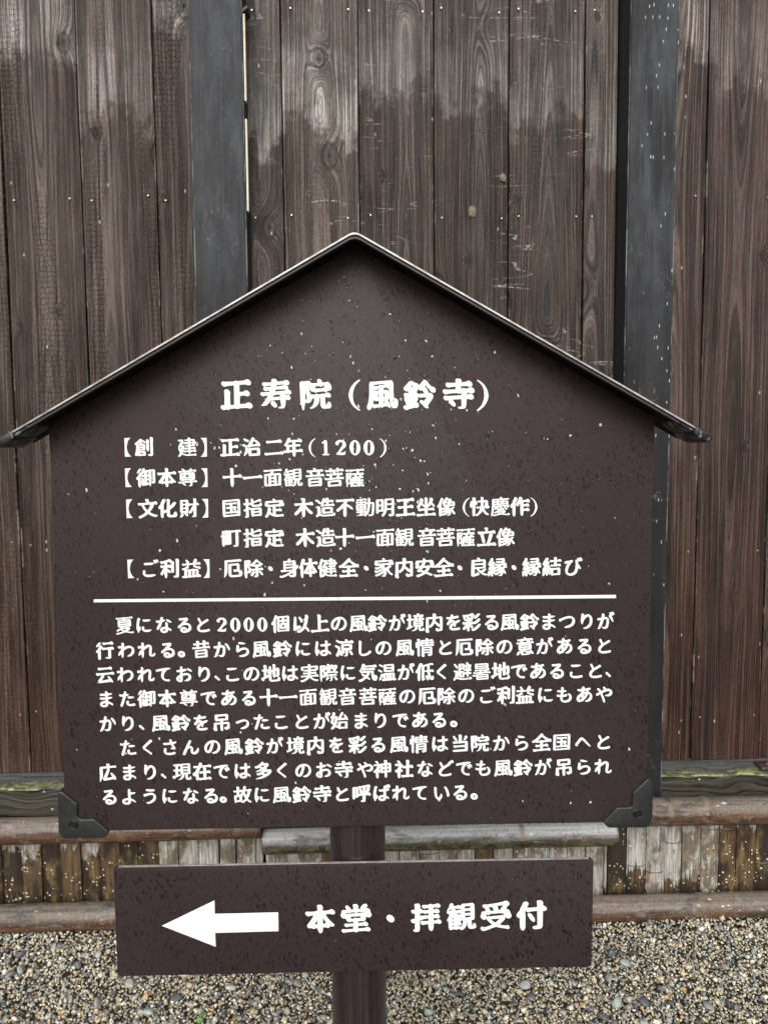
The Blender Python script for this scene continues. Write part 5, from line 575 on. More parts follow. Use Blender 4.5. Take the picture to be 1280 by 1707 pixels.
[[119,0,111,8,106,10,77,16,39,19,22,16,15,16,9,20,7,27,7,31,9,37,18,48,15,56,17,64,33,93,39,99,47,103,53,104,62,102,64,113,64,117,59,117,37,116,17,111,11,113,7,117,5,124,7,130,11,138,18,144,23,147,30,148,45,144,49,144,50,145,25,176,12,190,10,200,13,208,18,213,23,216,34,217,48,207,62,194,64,194,69,225,71,230,75,235,80,239,86,241,91,241,94,239,96,236,100,220,102,177,103,176,104,176,110,182,120,194,131,199,142,198,145,194,147,188,147,180,143,172,127,156,114,145,113,143,119,143,131,149,141,151,146,150,154,146,168,149,180,147,199,136,217,123,238,102,240,99,240,95,238,87,233,80,225,76,217,75,212,77,183,102,161,118,149,118,136,111,125,108,120,109,110,117,105,117,102,102,103,100,114,105,124,107,129,103,137,92,142,83,148,64,148,57,144,47,154,43,158,38,159,34,159,27,157,20,152,13,146,7,137,1],[212,10,205,11,198,15,159,47,156,51,154,55,154,60,155,64,158,69,162,73,167,76,176,77,191,69,204,59,225,38,229,30,234,28,236,26,236,22,234,15,230,12,225,10],[108,37,119,36,122,38,117,43,104,64,102,65,93,50,87,42,87,40],[49,46,55,45,57,46,59,56,69,81,68,85,65,87,51,63,42,51,44,48],[232,148,221,151,215,154,186,181,168,195,151,206,147,207,135,205,131,206,128,208,126,211,125,215,127,224,134,232,142,236,154,238,163,238,195,221,223,198,239,179,243,170,246,167,248,163,248,158,244,152,237,148]],
[[94,1,88,6,85,11,83,17,81,31,71,49,64,51,60,55,51,56,46,60,33,80,27,100,19,105,6,118,5,122,7,130,12,137,19,141,28,142,29,143,30,200,34,225,37,231,41,235,46,238,52,239,56,237,59,234,64,212,64,127,62,110,65,97,67,94,70,101,78,109,84,111,89,111,103,108,107,108,109,109,109,164,108,193,106,195,105,193,103,161,103,138,101,130,94,122,88,119,79,118,73,123,72,127,73,147,70,195,71,203,77,216,83,222,91,225,102,221,120,219,133,221,137,220,143,216,174,212,176,226,178,231,180,233,184,234,186,234,188,232,190,215,198,184,200,144,199,46,201,45,211,45,213,48,213,166,211,177,202,180,199,184,199,187,204,196,213,202,234,200,240,196,243,191,245,180,245,47,244,39,241,32,235,26,224,22,215,24,190,24,174,22,170,24,164,32,155,28,150,27,144,27,135,31,117,24,118,18,117,13,114,8,110,4,105,1],[56,3,47,6,44,8,26,31,25,42,14,56,16,61,20,63,28,59,36,53,44,53,48,51,67,27,74,21,75,14,70,7,63,3],[144,54,164,59,164,84,163,85,153,81,144,81,143,81,143,59],[106,55,108,57,109,85,108,88,104,89,94,88,79,84,77,83,73,84,73,83,88,80,93,77,99,69],[142,111,144,110,154,114,163,116,165,120,164,136,154,133,144,132,142,131],[142,157,144,156,164,157,168,184,168,186,164,186,157,185,147,189,144,189,143,188]],
[[34,1,32,10,34,29,34,45,32,46,24,44,18,44,13,47,8,57,8,70,4,92,5,114,9,122,17,126,26,125,34,120,36,121,36,199,41,225,45,232,52,237,60,238,63,237,65,235,70,220,71,210,72,87,73,85,75,86,79,93,84,96,92,97,95,93,96,75,94,64,89,55,83,48,73,42,75,27,75,20,72,12,68,5,63,1],[142,1,139,4,138,9,140,31,139,42,138,44,101,44,96,46,95,51,97,59,105,65,111,66,135,65,139,67,139,97,137,117,134,119,111,120,88,116,83,119,81,125,81,129,84,135,88,139,93,142,100,144,114,140,130,140,133,142,132,147,122,171,99,207,96,209,89,209,85,211,79,218,73,219,72,221,75,226,83,229,92,237,98,238,104,237,109,233,111,225,131,213,142,203,152,190,160,175,162,174,187,208,194,215,208,226,223,233,228,233,234,232,246,225,247,221,246,218,241,214,232,213,212,195,193,169,180,142,183,140,195,140,209,149,221,152,232,147,241,147,245,146,250,141,251,134,246,122,241,117,234,113,233,111,230,64,228,57,224,50,216,43,208,41,203,41,195,43,174,43,172,39,174,20,172,14,169,9,161,1],[173,67,176,66,191,66,192,68,189,116,188,119,186,120,173,118]],
[[30,1,28,9,31,29,30,45,20,44,15,45,11,47,8,53,9,72,9,110,10,114,13,118,20,122,25,120,30,112,31,113,32,127,33,204,36,226,38,231,43,235,51,239,57,237,60,233,63,217,64,87,65,84,68,85,71,88,73,96,77,102,87,108,94,108,109,105,147,103,160,108,167,108,177,103,216,105,237,111,243,110,247,108,250,102,249,94,243,85,232,77,236,70,236,64,232,57,226,50,236,47,239,45,241,42,241,37,239,31,233,23,226,19,219,17,202,23,179,24,174,11,165,1,142,1,139,7,140,21,138,23,106,22,88,19,81,21,79,27,80,35,84,41,94,47,94,48,87,52,85,51,78,40,67,32,68,22,67,15,57,1],[177,43,184,42,209,43,213,44,216,46,210,48,199,53,178,53,175,51,175,45],[111,44,139,43,141,44,142,46,142,51,141,52,128,53,110,52,98,48],[176,72,198,72,208,73,220,78,216,82,212,84,176,85,174,84,174,75],[94,73,104,76,119,73,141,73,143,83,142,85,138,86,96,84,93,81,93,75],[97,113,92,117,90,122,88,200,83,217,84,227,89,236,97,244,108,248,117,248,123,244,126,240,127,234,126,227,122,213,121,202,124,200,154,199,195,201,197,202,197,211,195,214,183,211,176,211,172,212,169,216,168,220,171,231,174,235,184,242,188,243,194,242,207,237,218,236,223,233,226,228,228,224,227,136,225,128,222,121,216,116,209,113,199,114,111,114,102,112],[121,133,196,132,198,133,199,135,199,143,198,146,194,147,122,146,120,143,120,135],[153,166,193,165,198,167,198,176,196,179,167,181,127,181,121,180,121,169,122,166]],
[[109,0,108,1,107,7,110,20,109,22,95,22,86,18,80,17,75,18,70,22,51,22,35,19,30,20,27,23,26,28,27,34,31,39,36,43,44,45,57,42,62,42,64,43,69,61,67,63,39,63,24,60,20,60,16,63,14,68,15,73,19,79,24,84,30,86,35,86,46,83,76,82,84,87,79,88,64,88,52,86,46,89,43,93,41,97,43,151,45,158,50,164,56,169,64,171,65,172,63,180,63,188,62,189,54,182,48,180,43,180,35,183,31,188,27,201,15,217,15,221,18,225,29,232,35,233,40,232,45,227,51,218,61,208,64,194,68,200,71,213,75,223,84,232,92,236,182,234,188,233,193,230,197,225,199,219,198,202,203,207,212,222,220,228,226,230,232,230,236,228,239,224,239,217,236,209,218,186,212,181,202,175,199,174,195,175,192,178,191,182,192,193,179,185,170,181,161,181,153,186,151,186,136,171,137,170,190,170,200,172,207,168,211,164,213,159,214,152,214,114,212,104,207,95,199,89,192,87,182,88,179,86,184,83,208,83,225,88,232,89,240,86,243,80,242,72,237,64,229,59,224,57,219,57,213,58,203,62,190,62,187,61,191,53,190,45,191,43,200,43,216,48,224,48,228,45,230,42,229,30,226,25,216,17,210,16,202,16,192,21,178,21,169,16,162,15,149,22,147,20,142,9,136,1],[104,42,121,42,130,46,136,47,141,46,146,42,153,42,155,44,155,46,149,62,146,63,104,63,102,61,100,53,101,44],[101,84,105,83,157,83,163,86,163,87,161,88,103,88,100,87],[76,111,80,110,176,110,179,111,180,113,179,117,177,119,77,120,75,118],[79,139,177,140,180,143,179,148,177,149,127,149,117,144,110,142,105,143,97,149,77,149,74,147,74,142,76,140],[94,170,101,170,109,182,135,199,141,201,149,201,153,215,152,216,108,216,103,215,103,211,107,201,107,192,104,183]],
[[124,0,121,9,122,21,120,22,106,22,95,19,92,19,87,22,46,22,36,21,31,22,28,26,26,35,26,111,22,168,16,223,20,234,26,237,29,234,27,226,32,217,35,225,39,231,45,234,52,236,64,236,120,225,129,226,135,223,139,219,146,219,155,224,192,231,237,237,244,237,249,235,253,226,252,221,246,213,242,210,237,208,233,207,228,208,219,217,216,218,187,214,175,211,177,208,193,199,197,192,198,185,196,178,186,169,178,167,166,169,133,170,129,169,128,164,130,163,164,163,174,164,177,163,181,159,181,152,177,145,172,142,168,141,158,145,157,144,156,134,145,122,149,121,172,121,178,122,176,130,180,138,190,147,196,158,200,162,207,166,213,166,218,163,220,160,220,155,218,150,213,144,201,134,192,125,191,122,211,122,214,131,218,137,225,141,232,141,238,134,245,118,245,113,243,110,240,106,235,104,223,101,216,105,212,106,138,106,125,101,113,106,60,105,55,104,54,101,55,99,92,98,103,102,114,98,152,98,162,101,171,98,210,99,223,101,230,94,232,86,232,69,227,57,215,50,174,50,172,47,172,42,173,39,212,39,234,40,238,37,239,32,236,26,228,21,204,22,164,22,154,18,151,9,146,1],[56,39,84,39,86,44,84,50,55,50,53,43,54,40],[114,39,131,39,143,42,144,46,143,50,114,50,112,48,112,41],[54,69,59,68,84,69,85,71,85,78,84,81,55,81,54,78],[114,69,118,68,143,69,145,71,145,80,143,81,115,81,113,78,113,71],[173,69,178,68,203,69,205,71,205,77,204,80,203,81,174,81,172,80,172,71],[81,122,87,123,88,124,86,127,84,127,80,125,79,124],[104,122,116,122,124,132,143,144,144,145,143,146,127,147,118,146,116,144,112,133,104,124],[55,124,62,122,68,124,64,131,62,144,58,151,60,156,63,159,68,159,87,147,98,160,99,162,97,166,88,168,82,177,78,179,71,179,63,183,57,191,52,192,45,191,45,188,50,168,53,129],[119,186,125,185,157,186,159,187,146,193,142,196,138,202,135,202,117,190,117,188],[88,193,92,193,98,200,108,207,109,209,93,214,59,219,53,217,45,212,36,212,36,209,42,198,56,200,63,200,75,203,84,199]],
[[37,1,35,10,38,29,38,52,37,53,35,53,21,50,14,51,10,54,8,60,11,69,22,79,27,80,37,78,39,81,39,127,12,131,7,134,6,139,6,145,13,155,18,159,26,161,30,160,37,156,38,156,39,158,39,215,37,217,26,221,25,227,28,233,35,236,59,238,65,237,70,233,73,227,74,220,74,144,77,142,102,137,109,130,117,133,121,133,136,130,148,130,149,134,149,155,147,157,119,156,110,155,97,152,91,152,86,155,84,159,84,164,86,170,93,178,102,183,122,179,147,178,148,182,149,204,154,226,159,234,166,239,170,240,175,240,181,235,186,215,186,182,187,178,192,177,216,178,232,184,243,185,247,183,250,179,251,175,251,169,249,163,244,158,236,152,227,149,220,151,209,156,187,157,186,154,185,134,186,131,201,131,208,132,221,136,231,136,235,134,238,129,238,124,236,117,233,112,224,104,218,102,209,103,198,108,186,108,185,105,184,91,186,86,204,87,219,92,228,92,233,89,235,85,236,80,231,69,227,64,223,61,217,59,209,58,196,63,186,64,185,61,185,47,186,42,190,40,211,41,229,46,238,45,242,40,243,34,240,26,235,19,228,15,221,13,198,19,177,19,169,14,162,13,157,13,151,18,147,19,125,19,109,16,102,16,97,20,96,27,100,35,106,41,116,44,130,41,147,41,150,43,150,61,149,64,129,64,112,61,103,64,97,56,92,52,86,49,77,47,76,42,79,26,78,19,74,10,67,1],[101,78,103,77,110,85,118,89,124,89,138,86,147,86,150,87,150,105,149,109,129,109,117,106,108,106,102,111,92,107,85,106,81,107,76,111,75,104,76,79,78,78,93,82,97,81]],
[[40,0,38,4,37,10,40,30,40,53,36,55,21,52,15,52,11,55,9,60,12,69,19,76,27,78,38,76,40,77,39,127,14,133,11,136,10,139,12,147,18,154,26,157,38,155,39,158,39,193,37,215,36,217,25,221,23,225,28,233,32,236,56,238,64,237,70,233,73,225,75,208,74,143,77,141,101,138,102,139,104,207,111,221,117,228,121,230,126,231,138,227,211,227,226,231,229,230,233,228,237,215,238,147,235,136,228,128,223,124,216,122,205,123,129,123,116,121,105,124,98,115,91,111,85,111,78,115,74,114,73,83,75,78,93,82,97,81,103,76,112,94,121,103,129,107,153,109,210,109,229,107,236,105,240,101,242,97,243,87,240,70,237,65,233,63,229,62,226,63,214,75,208,83,199,84,141,84,139,83,138,80,137,63,139,61,204,45,208,46,220,52,225,53,229,52,234,49,237,44,237,37,234,30,224,19,217,16,210,15,176,30,151,37,137,39,136,36,136,20,133,12,129,7,125,4,118,1,113,1,108,4,105,10,106,34,103,62,95,54,89,50,84,48,76,48,74,47,74,42,77,27,76,19,72,10,65,1],[140,146,202,146,204,149,204,160,202,165,174,166,141,164,139,163,139,149],[167,185,202,185,204,187,204,202,203,205,200,206,142,206,138,204,138,191,139,187]],
[[51,0,48,5,51,31,50,53,46,54,35,53,14,49,9,52,6,57,7,63,10,69,19,77,27,78,39,74,46,74,49,75,48,115,46,116,39,116,29,114,23,114,18,118,15,125,15,154,21,187,19,198,25,209,27,219,31,222,36,222,38,220,39,215,47,210,96,211,108,213,118,209,119,210,119,215,111,221,111,225,117,229,126,225,138,229,156,218,160,214,163,208,179,197,182,199,205,223,215,229,224,232,232,232,243,227,245,224,244,219,240,215,232,214,200,184,194,176,210,149,218,133,225,110,232,79,233,78,242,77,246,75,248,72,248,64,244,55,236,48,227,45,218,47,211,45,205,45,201,46,197,51,194,52,169,50,168,47,175,26,175,18,172,11,167,5,161,1,155,0,145,1,140,7,138,12,137,24,132,48,128,56,126,56,116,48,108,46,101,47,91,52,86,53,84,51,84,44,87,21,85,15,82,10,74,1],[169,72,193,72,188,102,180,130,177,133,174,129,158,91,161,74],[86,75,89,74,97,75,116,83,107,100,103,105,92,116,88,117,86,116,85,78],[136,121,138,121,139,122,145,142,149,151,153,158,161,168,160,171,145,190,136,194,122,203,121,203,120,200,121,141,122,137],[50,139,57,139,65,143,71,144,77,144,83,142,84,143,84,184,83,187,51,188,46,187,45,185,49,164]],
[[102,0,101,1,100,9,102,19,107,27,121,44,120,46,70,47,59,45,51,46,35,46,18,42,11,44,7,48,7,55,9,62,14,69,20,74,30,77,45,73,50,73,71,118,101,161,91,174,68,189,43,201,17,210,14,212,12,216,12,224,15,231,20,236,27,240,34,241,46,234,71,225,116,200,129,190,133,191,162,211,180,221,202,230,218,235,226,236,233,235,237,233,248,224,249,220,248,217,246,213,243,211,240,210,227,209,191,193,165,178,156,171,154,168,167,150,178,138,193,117,204,93,208,75,210,74,215,74,232,80,243,81,251,75,253,69,253,63,249,54,243,46,235,40,227,38,217,38,207,44,203,45,195,45,183,42,178,42,171,45,149,45,148,44,148,35,145,18,142,10,135,1],[83,72,136,72,163,73,164,75,163,78,143,119,139,129,125,138,121,137,104,117,97,106,82,79,81,75]],
[[131,13,128,14,123,19,120,27,120,128,114,158,112,163,111,149,112,43,111,35,107,27,98,19,89,16,77,18,37,18,28,16,23,16,17,19,13,26,14,151,15,166,19,185,22,190,27,194,32,197,37,197,42,193,47,175,50,172,88,172,100,174,110,170,109,176,104,186,86,212,84,218,84,223,85,227,88,232,94,236,100,238,105,237,111,233,119,223,134,201,143,180,147,161,149,159,152,158,171,157,203,158,207,159,207,213,202,215,187,210,182,210,178,211,174,215,173,225,175,231,185,240,191,243,198,243,215,237,232,235,237,230,241,223,240,32,237,26,234,21,229,17,225,14,220,13,209,15,146,15],[152,36,158,35,203,35,207,36,208,39,208,73,207,75,169,77,155,77,152,76,151,71,151,39],[50,42,76,41,77,43,77,84,50,84,49,83,49,46],[157,96,188,96,207,98,208,102,207,135,206,137,201,138,169,139,155,138,152,137,151,134,151,100,152,97],[70,104,76,104,77,106,78,149,76,151,57,151,51,151,48,149,49,108,50,106,52,105]],
[[65,0,63,10,66,29,65,34,53,34,37,31,31,31,26,34,24,40,25,46,28,52,32,56,38,59,45,61,59,57,67,58,66,84,63,86,53,85,36,85,21,81,14,83,10,87,10,94,13,101,23,109,29,110,45,106,72,106,91,113,96,111,102,106,105,105,158,106,169,111,176,113,182,112,188,107,205,107,215,108,228,113,238,113,243,111,245,108,247,103,246,98,242,88,233,81,224,78,216,79,204,84,188,84,187,80,186,60,188,56,195,56,202,57,218,63,227,62,231,60,233,55,234,50,232,44,225,34,215,29,207,28,194,34,190,34,191,23,190,17,186,9,179,1,150,1,149,10,152,29,152,34,149,36,109,36,105,35,106,23,105,17,101,9,94,1],[124,55,150,55,152,56,151,84,147,85,129,86,104,86,102,85,101,83,101,64,102,57,105,56],[55,121,51,122,48,125,46,128,45,133,44,203,47,216,52,225,56,230,67,233,76,230,185,230,194,233,199,233,203,231,208,226,210,221,211,213,210,144,206,134,199,125,193,122,187,121,177,122,116,123,68,123],[80,144,172,144,174,145,175,147,175,161,174,164,171,165,128,166,80,164,78,161,78,149],[127,185,172,186,174,188,174,206,171,207,126,207,80,207,78,191,79,188,81,187]],
[[45,13,41,14,38,17,35,23,35,64,36,71,39,77,43,82,48,86,55,88,64,87,190,86,196,89,194,92,182,99,171,96,121,98,112,92,105,91,100,92,93,98,57,97,39,94,33,95,30,100,31,106,35,112,42,117,47,118,62,115,95,114,96,117,96,127,93,129,44,129,21,125,17,126,14,129,13,135,15,142,20,147,27,150,32,150,43,147,83,146,89,147,89,151,86,153,72,155,62,154,59,155,54,159,28,165,13,159,5,162,3,168,5,174,9,179,15,183,21,185,29,185,54,180,56,216,61,228,69,234,75,234,81,231,196,231,204,234,209,234,212,233,216,221,216,183,215,171,209,162,199,157,125,157,123,155,126,151,129,149,160,144,170,147,179,146,210,146,227,151,234,152,240,149,242,142,240,136,237,131,233,127,227,124,219,124,209,128,203,129,193,129,190,128,192,125,199,122,219,107,223,103,227,95,227,92,224,88,220,86,213,85,211,83,213,72,213,34,209,23,198,14],[67,32,184,32,185,39,183,41,70,42,67,41,66,39,65,35],[75,59,122,58,182,59,185,61,185,67,183,68,69,68,67,67,66,65,66,60],[127,114,157,115,158,117,153,126,143,129,126,129,125,127,125,117],[86,172,96,171,103,174,111,175,186,175,189,179,188,183,186,185,85,185,82,183,82,177,83,174],[83,203,88,202,185,202,189,204,188,212,184,213,84,213,82,211]],
[[108,0,105,4,104,10,107,34,107,60,105,63,45,63,22,59,17,60,12,64,11,72,14,80,20,88,29,93,37,94,48,90,55,89,90,89,92,91,56,141,14,182,11,187,11,194,15,202,21,208,29,211,37,210,55,198,68,187,85,171,102,152,104,151,105,154,107,202,113,225,116,232,121,236,127,239,133,240,138,237,140,234,144,220,147,205,147,135,150,136,167,160,196,192,211,204,218,208,226,210,233,209,239,205,241,201,241,194,239,187,235,181,191,141,163,108,157,97,151,92,152,90,208,91,226,98,236,99,242,97,247,93,249,87,249,80,245,71,240,64,232,57,223,54,211,55,202,61,199,62,151,63,147,62,145,59,145,45,148,23,147,17,144,11,135,1]],
[[108,1,105,5,108,32,108,50,106,53,96,51,84,55,38,54,27,50,20,50,13,52,10,56,9,64,11,72,18,80,26,85,35,87,52,83,75,82,78,84,72,96,46,135,24,160,22,165,22,174,27,184,37,190,44,190,53,187,64,195,73,198,80,198,92,194,102,193,105,194,108,209,114,228,120,236,128,240,135,240,138,238,140,235,145,218,146,205,147,195,149,192,168,193,183,199,193,201,199,199,202,196,207,185,211,186,220,192,227,194,234,192,240,186,241,182,238,176,231,170,223,160,209,146,190,122,172,92,169,83,170,81,207,81,225,88,235,89,241,87,244,84,247,78,246,71,243,63,238,56,231,51,223,48,212,48,201,54,195,55,158,56,146,52,145,51,145,45,148,29,148,22,146,15,142,9,135,1],[146,111,146,110,149,111,163,134,178,155,179,158,171,160,159,167,150,168,147,166],[104,122,106,122,107,126,105,166,102,167,81,166,78,164,77,162,91,144]],
[[209,12,203,14,196,19,143,21,127,15,122,16,113,21,55,19,45,18,35,15,28,14,22,15,18,18,16,22,15,27,18,37,26,46,35,51,44,52,54,48,60,47,113,46,114,50,113,202,110,203,81,203,79,201,77,131,77,122,80,108,79,100,74,89,65,81,55,76,45,77,39,81,36,89,39,117,37,200,35,201,22,198,14,198,9,201,6,207,7,215,11,223,18,229,26,233,34,233,47,229,59,234,65,235,71,233,79,228,109,227,124,228,133,232,139,233,145,232,153,228,211,230,216,231,227,236,236,238,244,237,249,233,252,228,253,223,250,211,242,201,231,194,217,193,211,195,204,200,200,201,154,202,153,200,154,136,155,133,174,131,193,131,198,132,210,138,219,140,224,140,231,134,233,130,233,121,229,112,221,103,212,98,199,97,187,105,183,106,158,106,154,105,153,103,152,51,153,46,163,45,203,46,219,53,228,55,236,54,242,49,244,43,243,36,241,29,236,22,230,17,223,13,216,11]],
[[57,0,51,9,48,28,32,67,24,83,21,87,11,89,10,92,12,96,15,98,23,97,29,98,28,108,31,116,37,123,45,127,52,128,65,125,81,124,117,124,120,125,120,127,109,144,101,154,98,156,92,154,72,140,62,135,54,133,48,136,46,139,45,144,47,150,50,154,56,160,77,172,79,175,74,180,61,190,30,210,14,209,7,211,5,215,4,220,5,226,9,232,15,237,22,240,46,239,76,222,110,196,136,215,153,222,156,220,158,217,157,212,143,192,130,181,128,178,152,146,152,137,145,126,146,124,171,124,173,126,173,143,179,192,187,213,190,219,198,228,202,232,207,235,217,238,237,238,241,235,246,229,254,205,254,188,246,174,241,169,235,164,228,161,217,160,209,162,207,153,207,131,205,118,201,109,193,101,183,98,174,99,60,99,53,98,39,94,55,81,67,90,76,94,83,93,97,89,154,88,184,89,202,96,208,97,213,96,218,94,221,89,222,84,221,77,218,70,213,64,207,59,200,56,194,55,190,56,175,64,143,65,86,63,75,60,75,57,78,54,81,53,180,51,209,52,225,58,235,59,238,58,242,55,245,48,244,40,239,31,229,23,219,20,212,21,202,27,196,28,94,27,92,26,92,18,89,11,86,6,80,1]],
[[127,0,119,22,105,48,86,78,83,88,75,95,71,101,57,90,29,76,22,74,15,74,11,76,8,79,8,88,10,93,14,98,29,106,53,121,53,122,46,128,44,133,44,139,47,154,42,170,32,187,33,199,26,213,25,218,30,224,34,225,37,224,47,211,56,209,59,207,78,177,81,175,83,175,83,202,85,211,87,217,93,224,101,231,108,232,118,230,208,231,220,232,227,227,230,220,231,212,230,154,226,144,219,136,213,132,207,130,196,131,108,131,97,130,91,132,85,137,67,122,71,118,73,112,75,112,84,121,89,124,94,124,101,122,106,117,113,115,155,111,199,110,211,115,220,117,231,113,235,109,236,104,235,98,228,81,223,72,209,56,191,39,184,36,167,33,168,23,166,17,162,9,155,1],[31,5,28,7,26,10,25,17,28,24,34,31,39,35,52,40,69,50,78,52,88,52,91,50,93,47,94,40,92,32,86,26,79,22,70,20,62,17,43,6,37,4],[159,42,161,41,165,52,175,60,179,65,188,81,185,84,157,87,129,88,128,86,154,47],[166,158,190,158,193,159,193,200,188,202,126,202,122,201,122,159,126,158]],
[[30,3,23,6,21,13,23,22,29,30,62,50,71,53,80,52,88,59,96,62,104,62,118,57,151,56,154,56,163,60,170,61,175,60,182,55,192,55,215,57,229,63,241,65,247,62,251,57,253,51,251,43,248,36,241,29,235,24,227,22,217,23,204,30,179,31,175,19,170,12,163,6,154,2,145,3,140,9,138,17,142,29,138,31,106,29,88,24,77,26,40,5,35,3],[203,66,126,68,101,67,96,68,93,70,89,74,88,80,88,125,91,136,100,147,91,159,89,159,86,150,82,143,69,131,75,124,76,116,73,106,65,96,56,89,43,84,24,74,17,73,10,76,8,80,8,85,9,91,12,95,19,102,34,109,40,120,51,130,45,138,42,155,28,185,19,201,18,205,20,215,28,224,37,228,42,229,46,228,51,224,63,204,70,195,72,204,77,215,87,221,93,222,98,221,104,218,112,202,127,190,133,180,134,174,132,166,128,159,121,150,138,149,140,152,142,180,147,215,144,219,126,221,124,223,124,226,129,230,151,232,162,232,169,228,174,219,177,205,181,154,182,151,186,150,223,150,229,147,233,139,234,133,233,96,231,85,226,77,219,70,211,67],[125,95,130,94,193,95,194,98,194,118,193,120,188,121,169,121,160,117,153,116,147,117,141,121,126,121,124,117,124,98],[198,156,192,160,190,168,196,184,217,215,226,221,236,222,240,220,244,212,242,202,229,178,215,160,205,156],[85,175,86,176,85,180,79,184,77,184,78,180]],
[[32,5,29,6,25,14,27,21,31,28,39,33,54,39,67,48,72,50,77,50,82,47,84,42,82,35,78,29,73,25,61,19,43,7,37,5],[96,13,91,15,88,20,86,42,86,95,90,104,96,112,102,116,109,118,119,116,200,116,210,118,215,118,223,113,225,101,223,35,220,26,215,18,209,14,202,13,191,15,111,15,101,13],[122,36,188,35,191,37,191,52,189,54,154,56,124,55,121,54,121,38],[19,74,14,77,12,83,13,89,17,95,22,99,35,105,56,117,61,118,66,116,69,111,68,104,63,97,52,89,28,76],[131,75,163,74,188,76,190,79,189,92,187,93,180,94,122,93,121,89,121,77,124,75],[130,127,126,128,119,132,101,132,92,130,87,131,82,135,78,144,68,137,60,135,52,137,47,142,45,158,41,171,28,195,29,205,25,215,25,219,29,224,34,225,42,215,48,214,52,212,61,196,65,185,72,177,78,174,79,178,79,207,77,208,64,209,61,213,61,219,65,227,72,233,79,234,89,233,96,236,102,237,113,231,125,230,136,236,143,237,149,236,155,231,167,231,175,235,180,236,185,236,192,231,207,231,219,236,227,236,238,238,245,236,249,231,250,224,247,216,242,210,232,203,232,151,229,143,224,136,218,132,212,131,203,132,185,132,176,128,169,127,164,128,159,132,144,132,136,128],[113,153,119,153,120,155,119,209,118,211,114,211,112,208,112,157],[154,153,157,153,158,155,157,182,159,207,158,210,155,210,153,160,153,155],[193,153,199,153,201,155,200,209,199,210,194,210,193,208,192,157]],
[[203,9,191,17,185,18,137,19,126,14,119,13,113,15,106,19,69,19,50,18,31,14,26,15,21,19,19,27,22,36,29,44,38,49,47,50,57,46,67,45,103,44,107,46,107,104,106,106,101,107,63,106,47,101,40,101,32,104,29,109,29,113,31,121,35,128,42,134,50,138,59,138,68,134,73,133,101,132,105,133,106,137,105,201,104,202,40,201,17,196,12,197,6,202,5,207,6,215,10,223,17,229,24,233,34,234,48,230,114,228,126,234,134,235,141,233,146,228,208,228,215,229,229,236,237,237,245,235,250,231,252,226,252,220,248,209,240,200,234,196,228,194,223,193,216,194,211,196,205,201,201,202,152,203,147,201,146,137,147,133,154,132,191,134,205,141,216,143,225,140,231,133,231,122,226,112,218,103,208,98,194,97,183,105,149,107,146,106,145,104,146,47,147,45,199,47,213,53,223,55,231,54,234,52,237,48,239,43,239,36,236,28,232,21,226,15,218,11,210,9]],
[[47,12,38,18,17,15,12,17,10,21,10,26,12,30,19,37,27,40,38,38,40,40,41,79,40,88,37,89,24,85,18,85,13,88,11,94,14,103,21,110,28,113,38,111,40,113,39,166,38,169,24,172,17,169,11,168,6,169,1,172,1,197,14,209,22,211,29,211,35,209,38,205,40,201,40,193,43,191,52,188,60,190,65,190,71,187,76,180,91,177,100,178,105,175,108,171,108,166,106,160,101,154,91,151,76,158,74,157,73,111,76,110,86,115,93,116,103,113,104,117,104,137,106,144,112,153,117,157,124,160,125,163,122,175,110,200,103,209,97,215,89,221,79,219,76,220,76,224,78,226,88,230,97,230,116,225,127,220,138,212,148,199,153,187,159,159,169,158,170,161,169,192,170,213,174,222,180,229,187,235,192,237,210,238,221,238,238,236,243,234,246,231,249,226,248,218,245,202,240,196,235,194,231,195,222,207,219,213,213,215,207,215,204,214,202,202,200,162,201,159,203,158,213,158,223,160,228,159,234,155,236,150,235,32,233,26,228,19,223,15,216,12,205,14,127,14,116,12,112,13,109,15,104,22,95,15,87,11,79,12,67,17,55,12],[137,35,143,34,202,34,204,40,203,53,202,55,138,56,137,55,136,38],[74,39,78,39,93,43,97,43,103,41,104,42,105,60,104,94,103,95,95,87,88,83,83,82,73,83],[140,76,201,76,203,79,203,93,202,95,199,96,138,96,137,93,137,77],[141,116,201,116,203,119,203,134,201,136,190,136,182,134,172,136,147,135,139,132,137,130,137,118,138,116]],
[[56,21,51,25,48,26,31,26,18,24,12,28,10,34,8,179,9,192,13,209,15,213,19,218,23,221,28,223,32,223,36,222,39,218,43,204,46,202,59,202,68,206,73,207,78,206,86,202,101,202,109,204,114,204,120,201,124,197,126,193,125,54,126,48,127,47,135,53,142,55,161,51,176,51,178,52,179,199,178,212,175,214,151,218,149,220,148,225,155,233,178,236,201,236,207,233,210,229,214,219,215,208,216,137,215,53,216,51,218,51,231,56,237,57,242,56,246,54,249,50,249,43,246,36,241,29,234,25,227,23,220,24,211,29,208,29,192,23,186,24,180,29,151,28,133,25,126,27,121,34,112,26,105,23,101,23,93,26,78,26,65,20],[44,48,47,48,49,48,49,51,48,97,47,101,45,101,44,97],[85,48,87,47,89,48,91,51,90,96,89,100,87,100,86,97],[44,124,47,123,48,126,50,176,48,178,46,178,44,175],[87,124,89,123,90,126,89,177,88,178,86,178,85,175]],
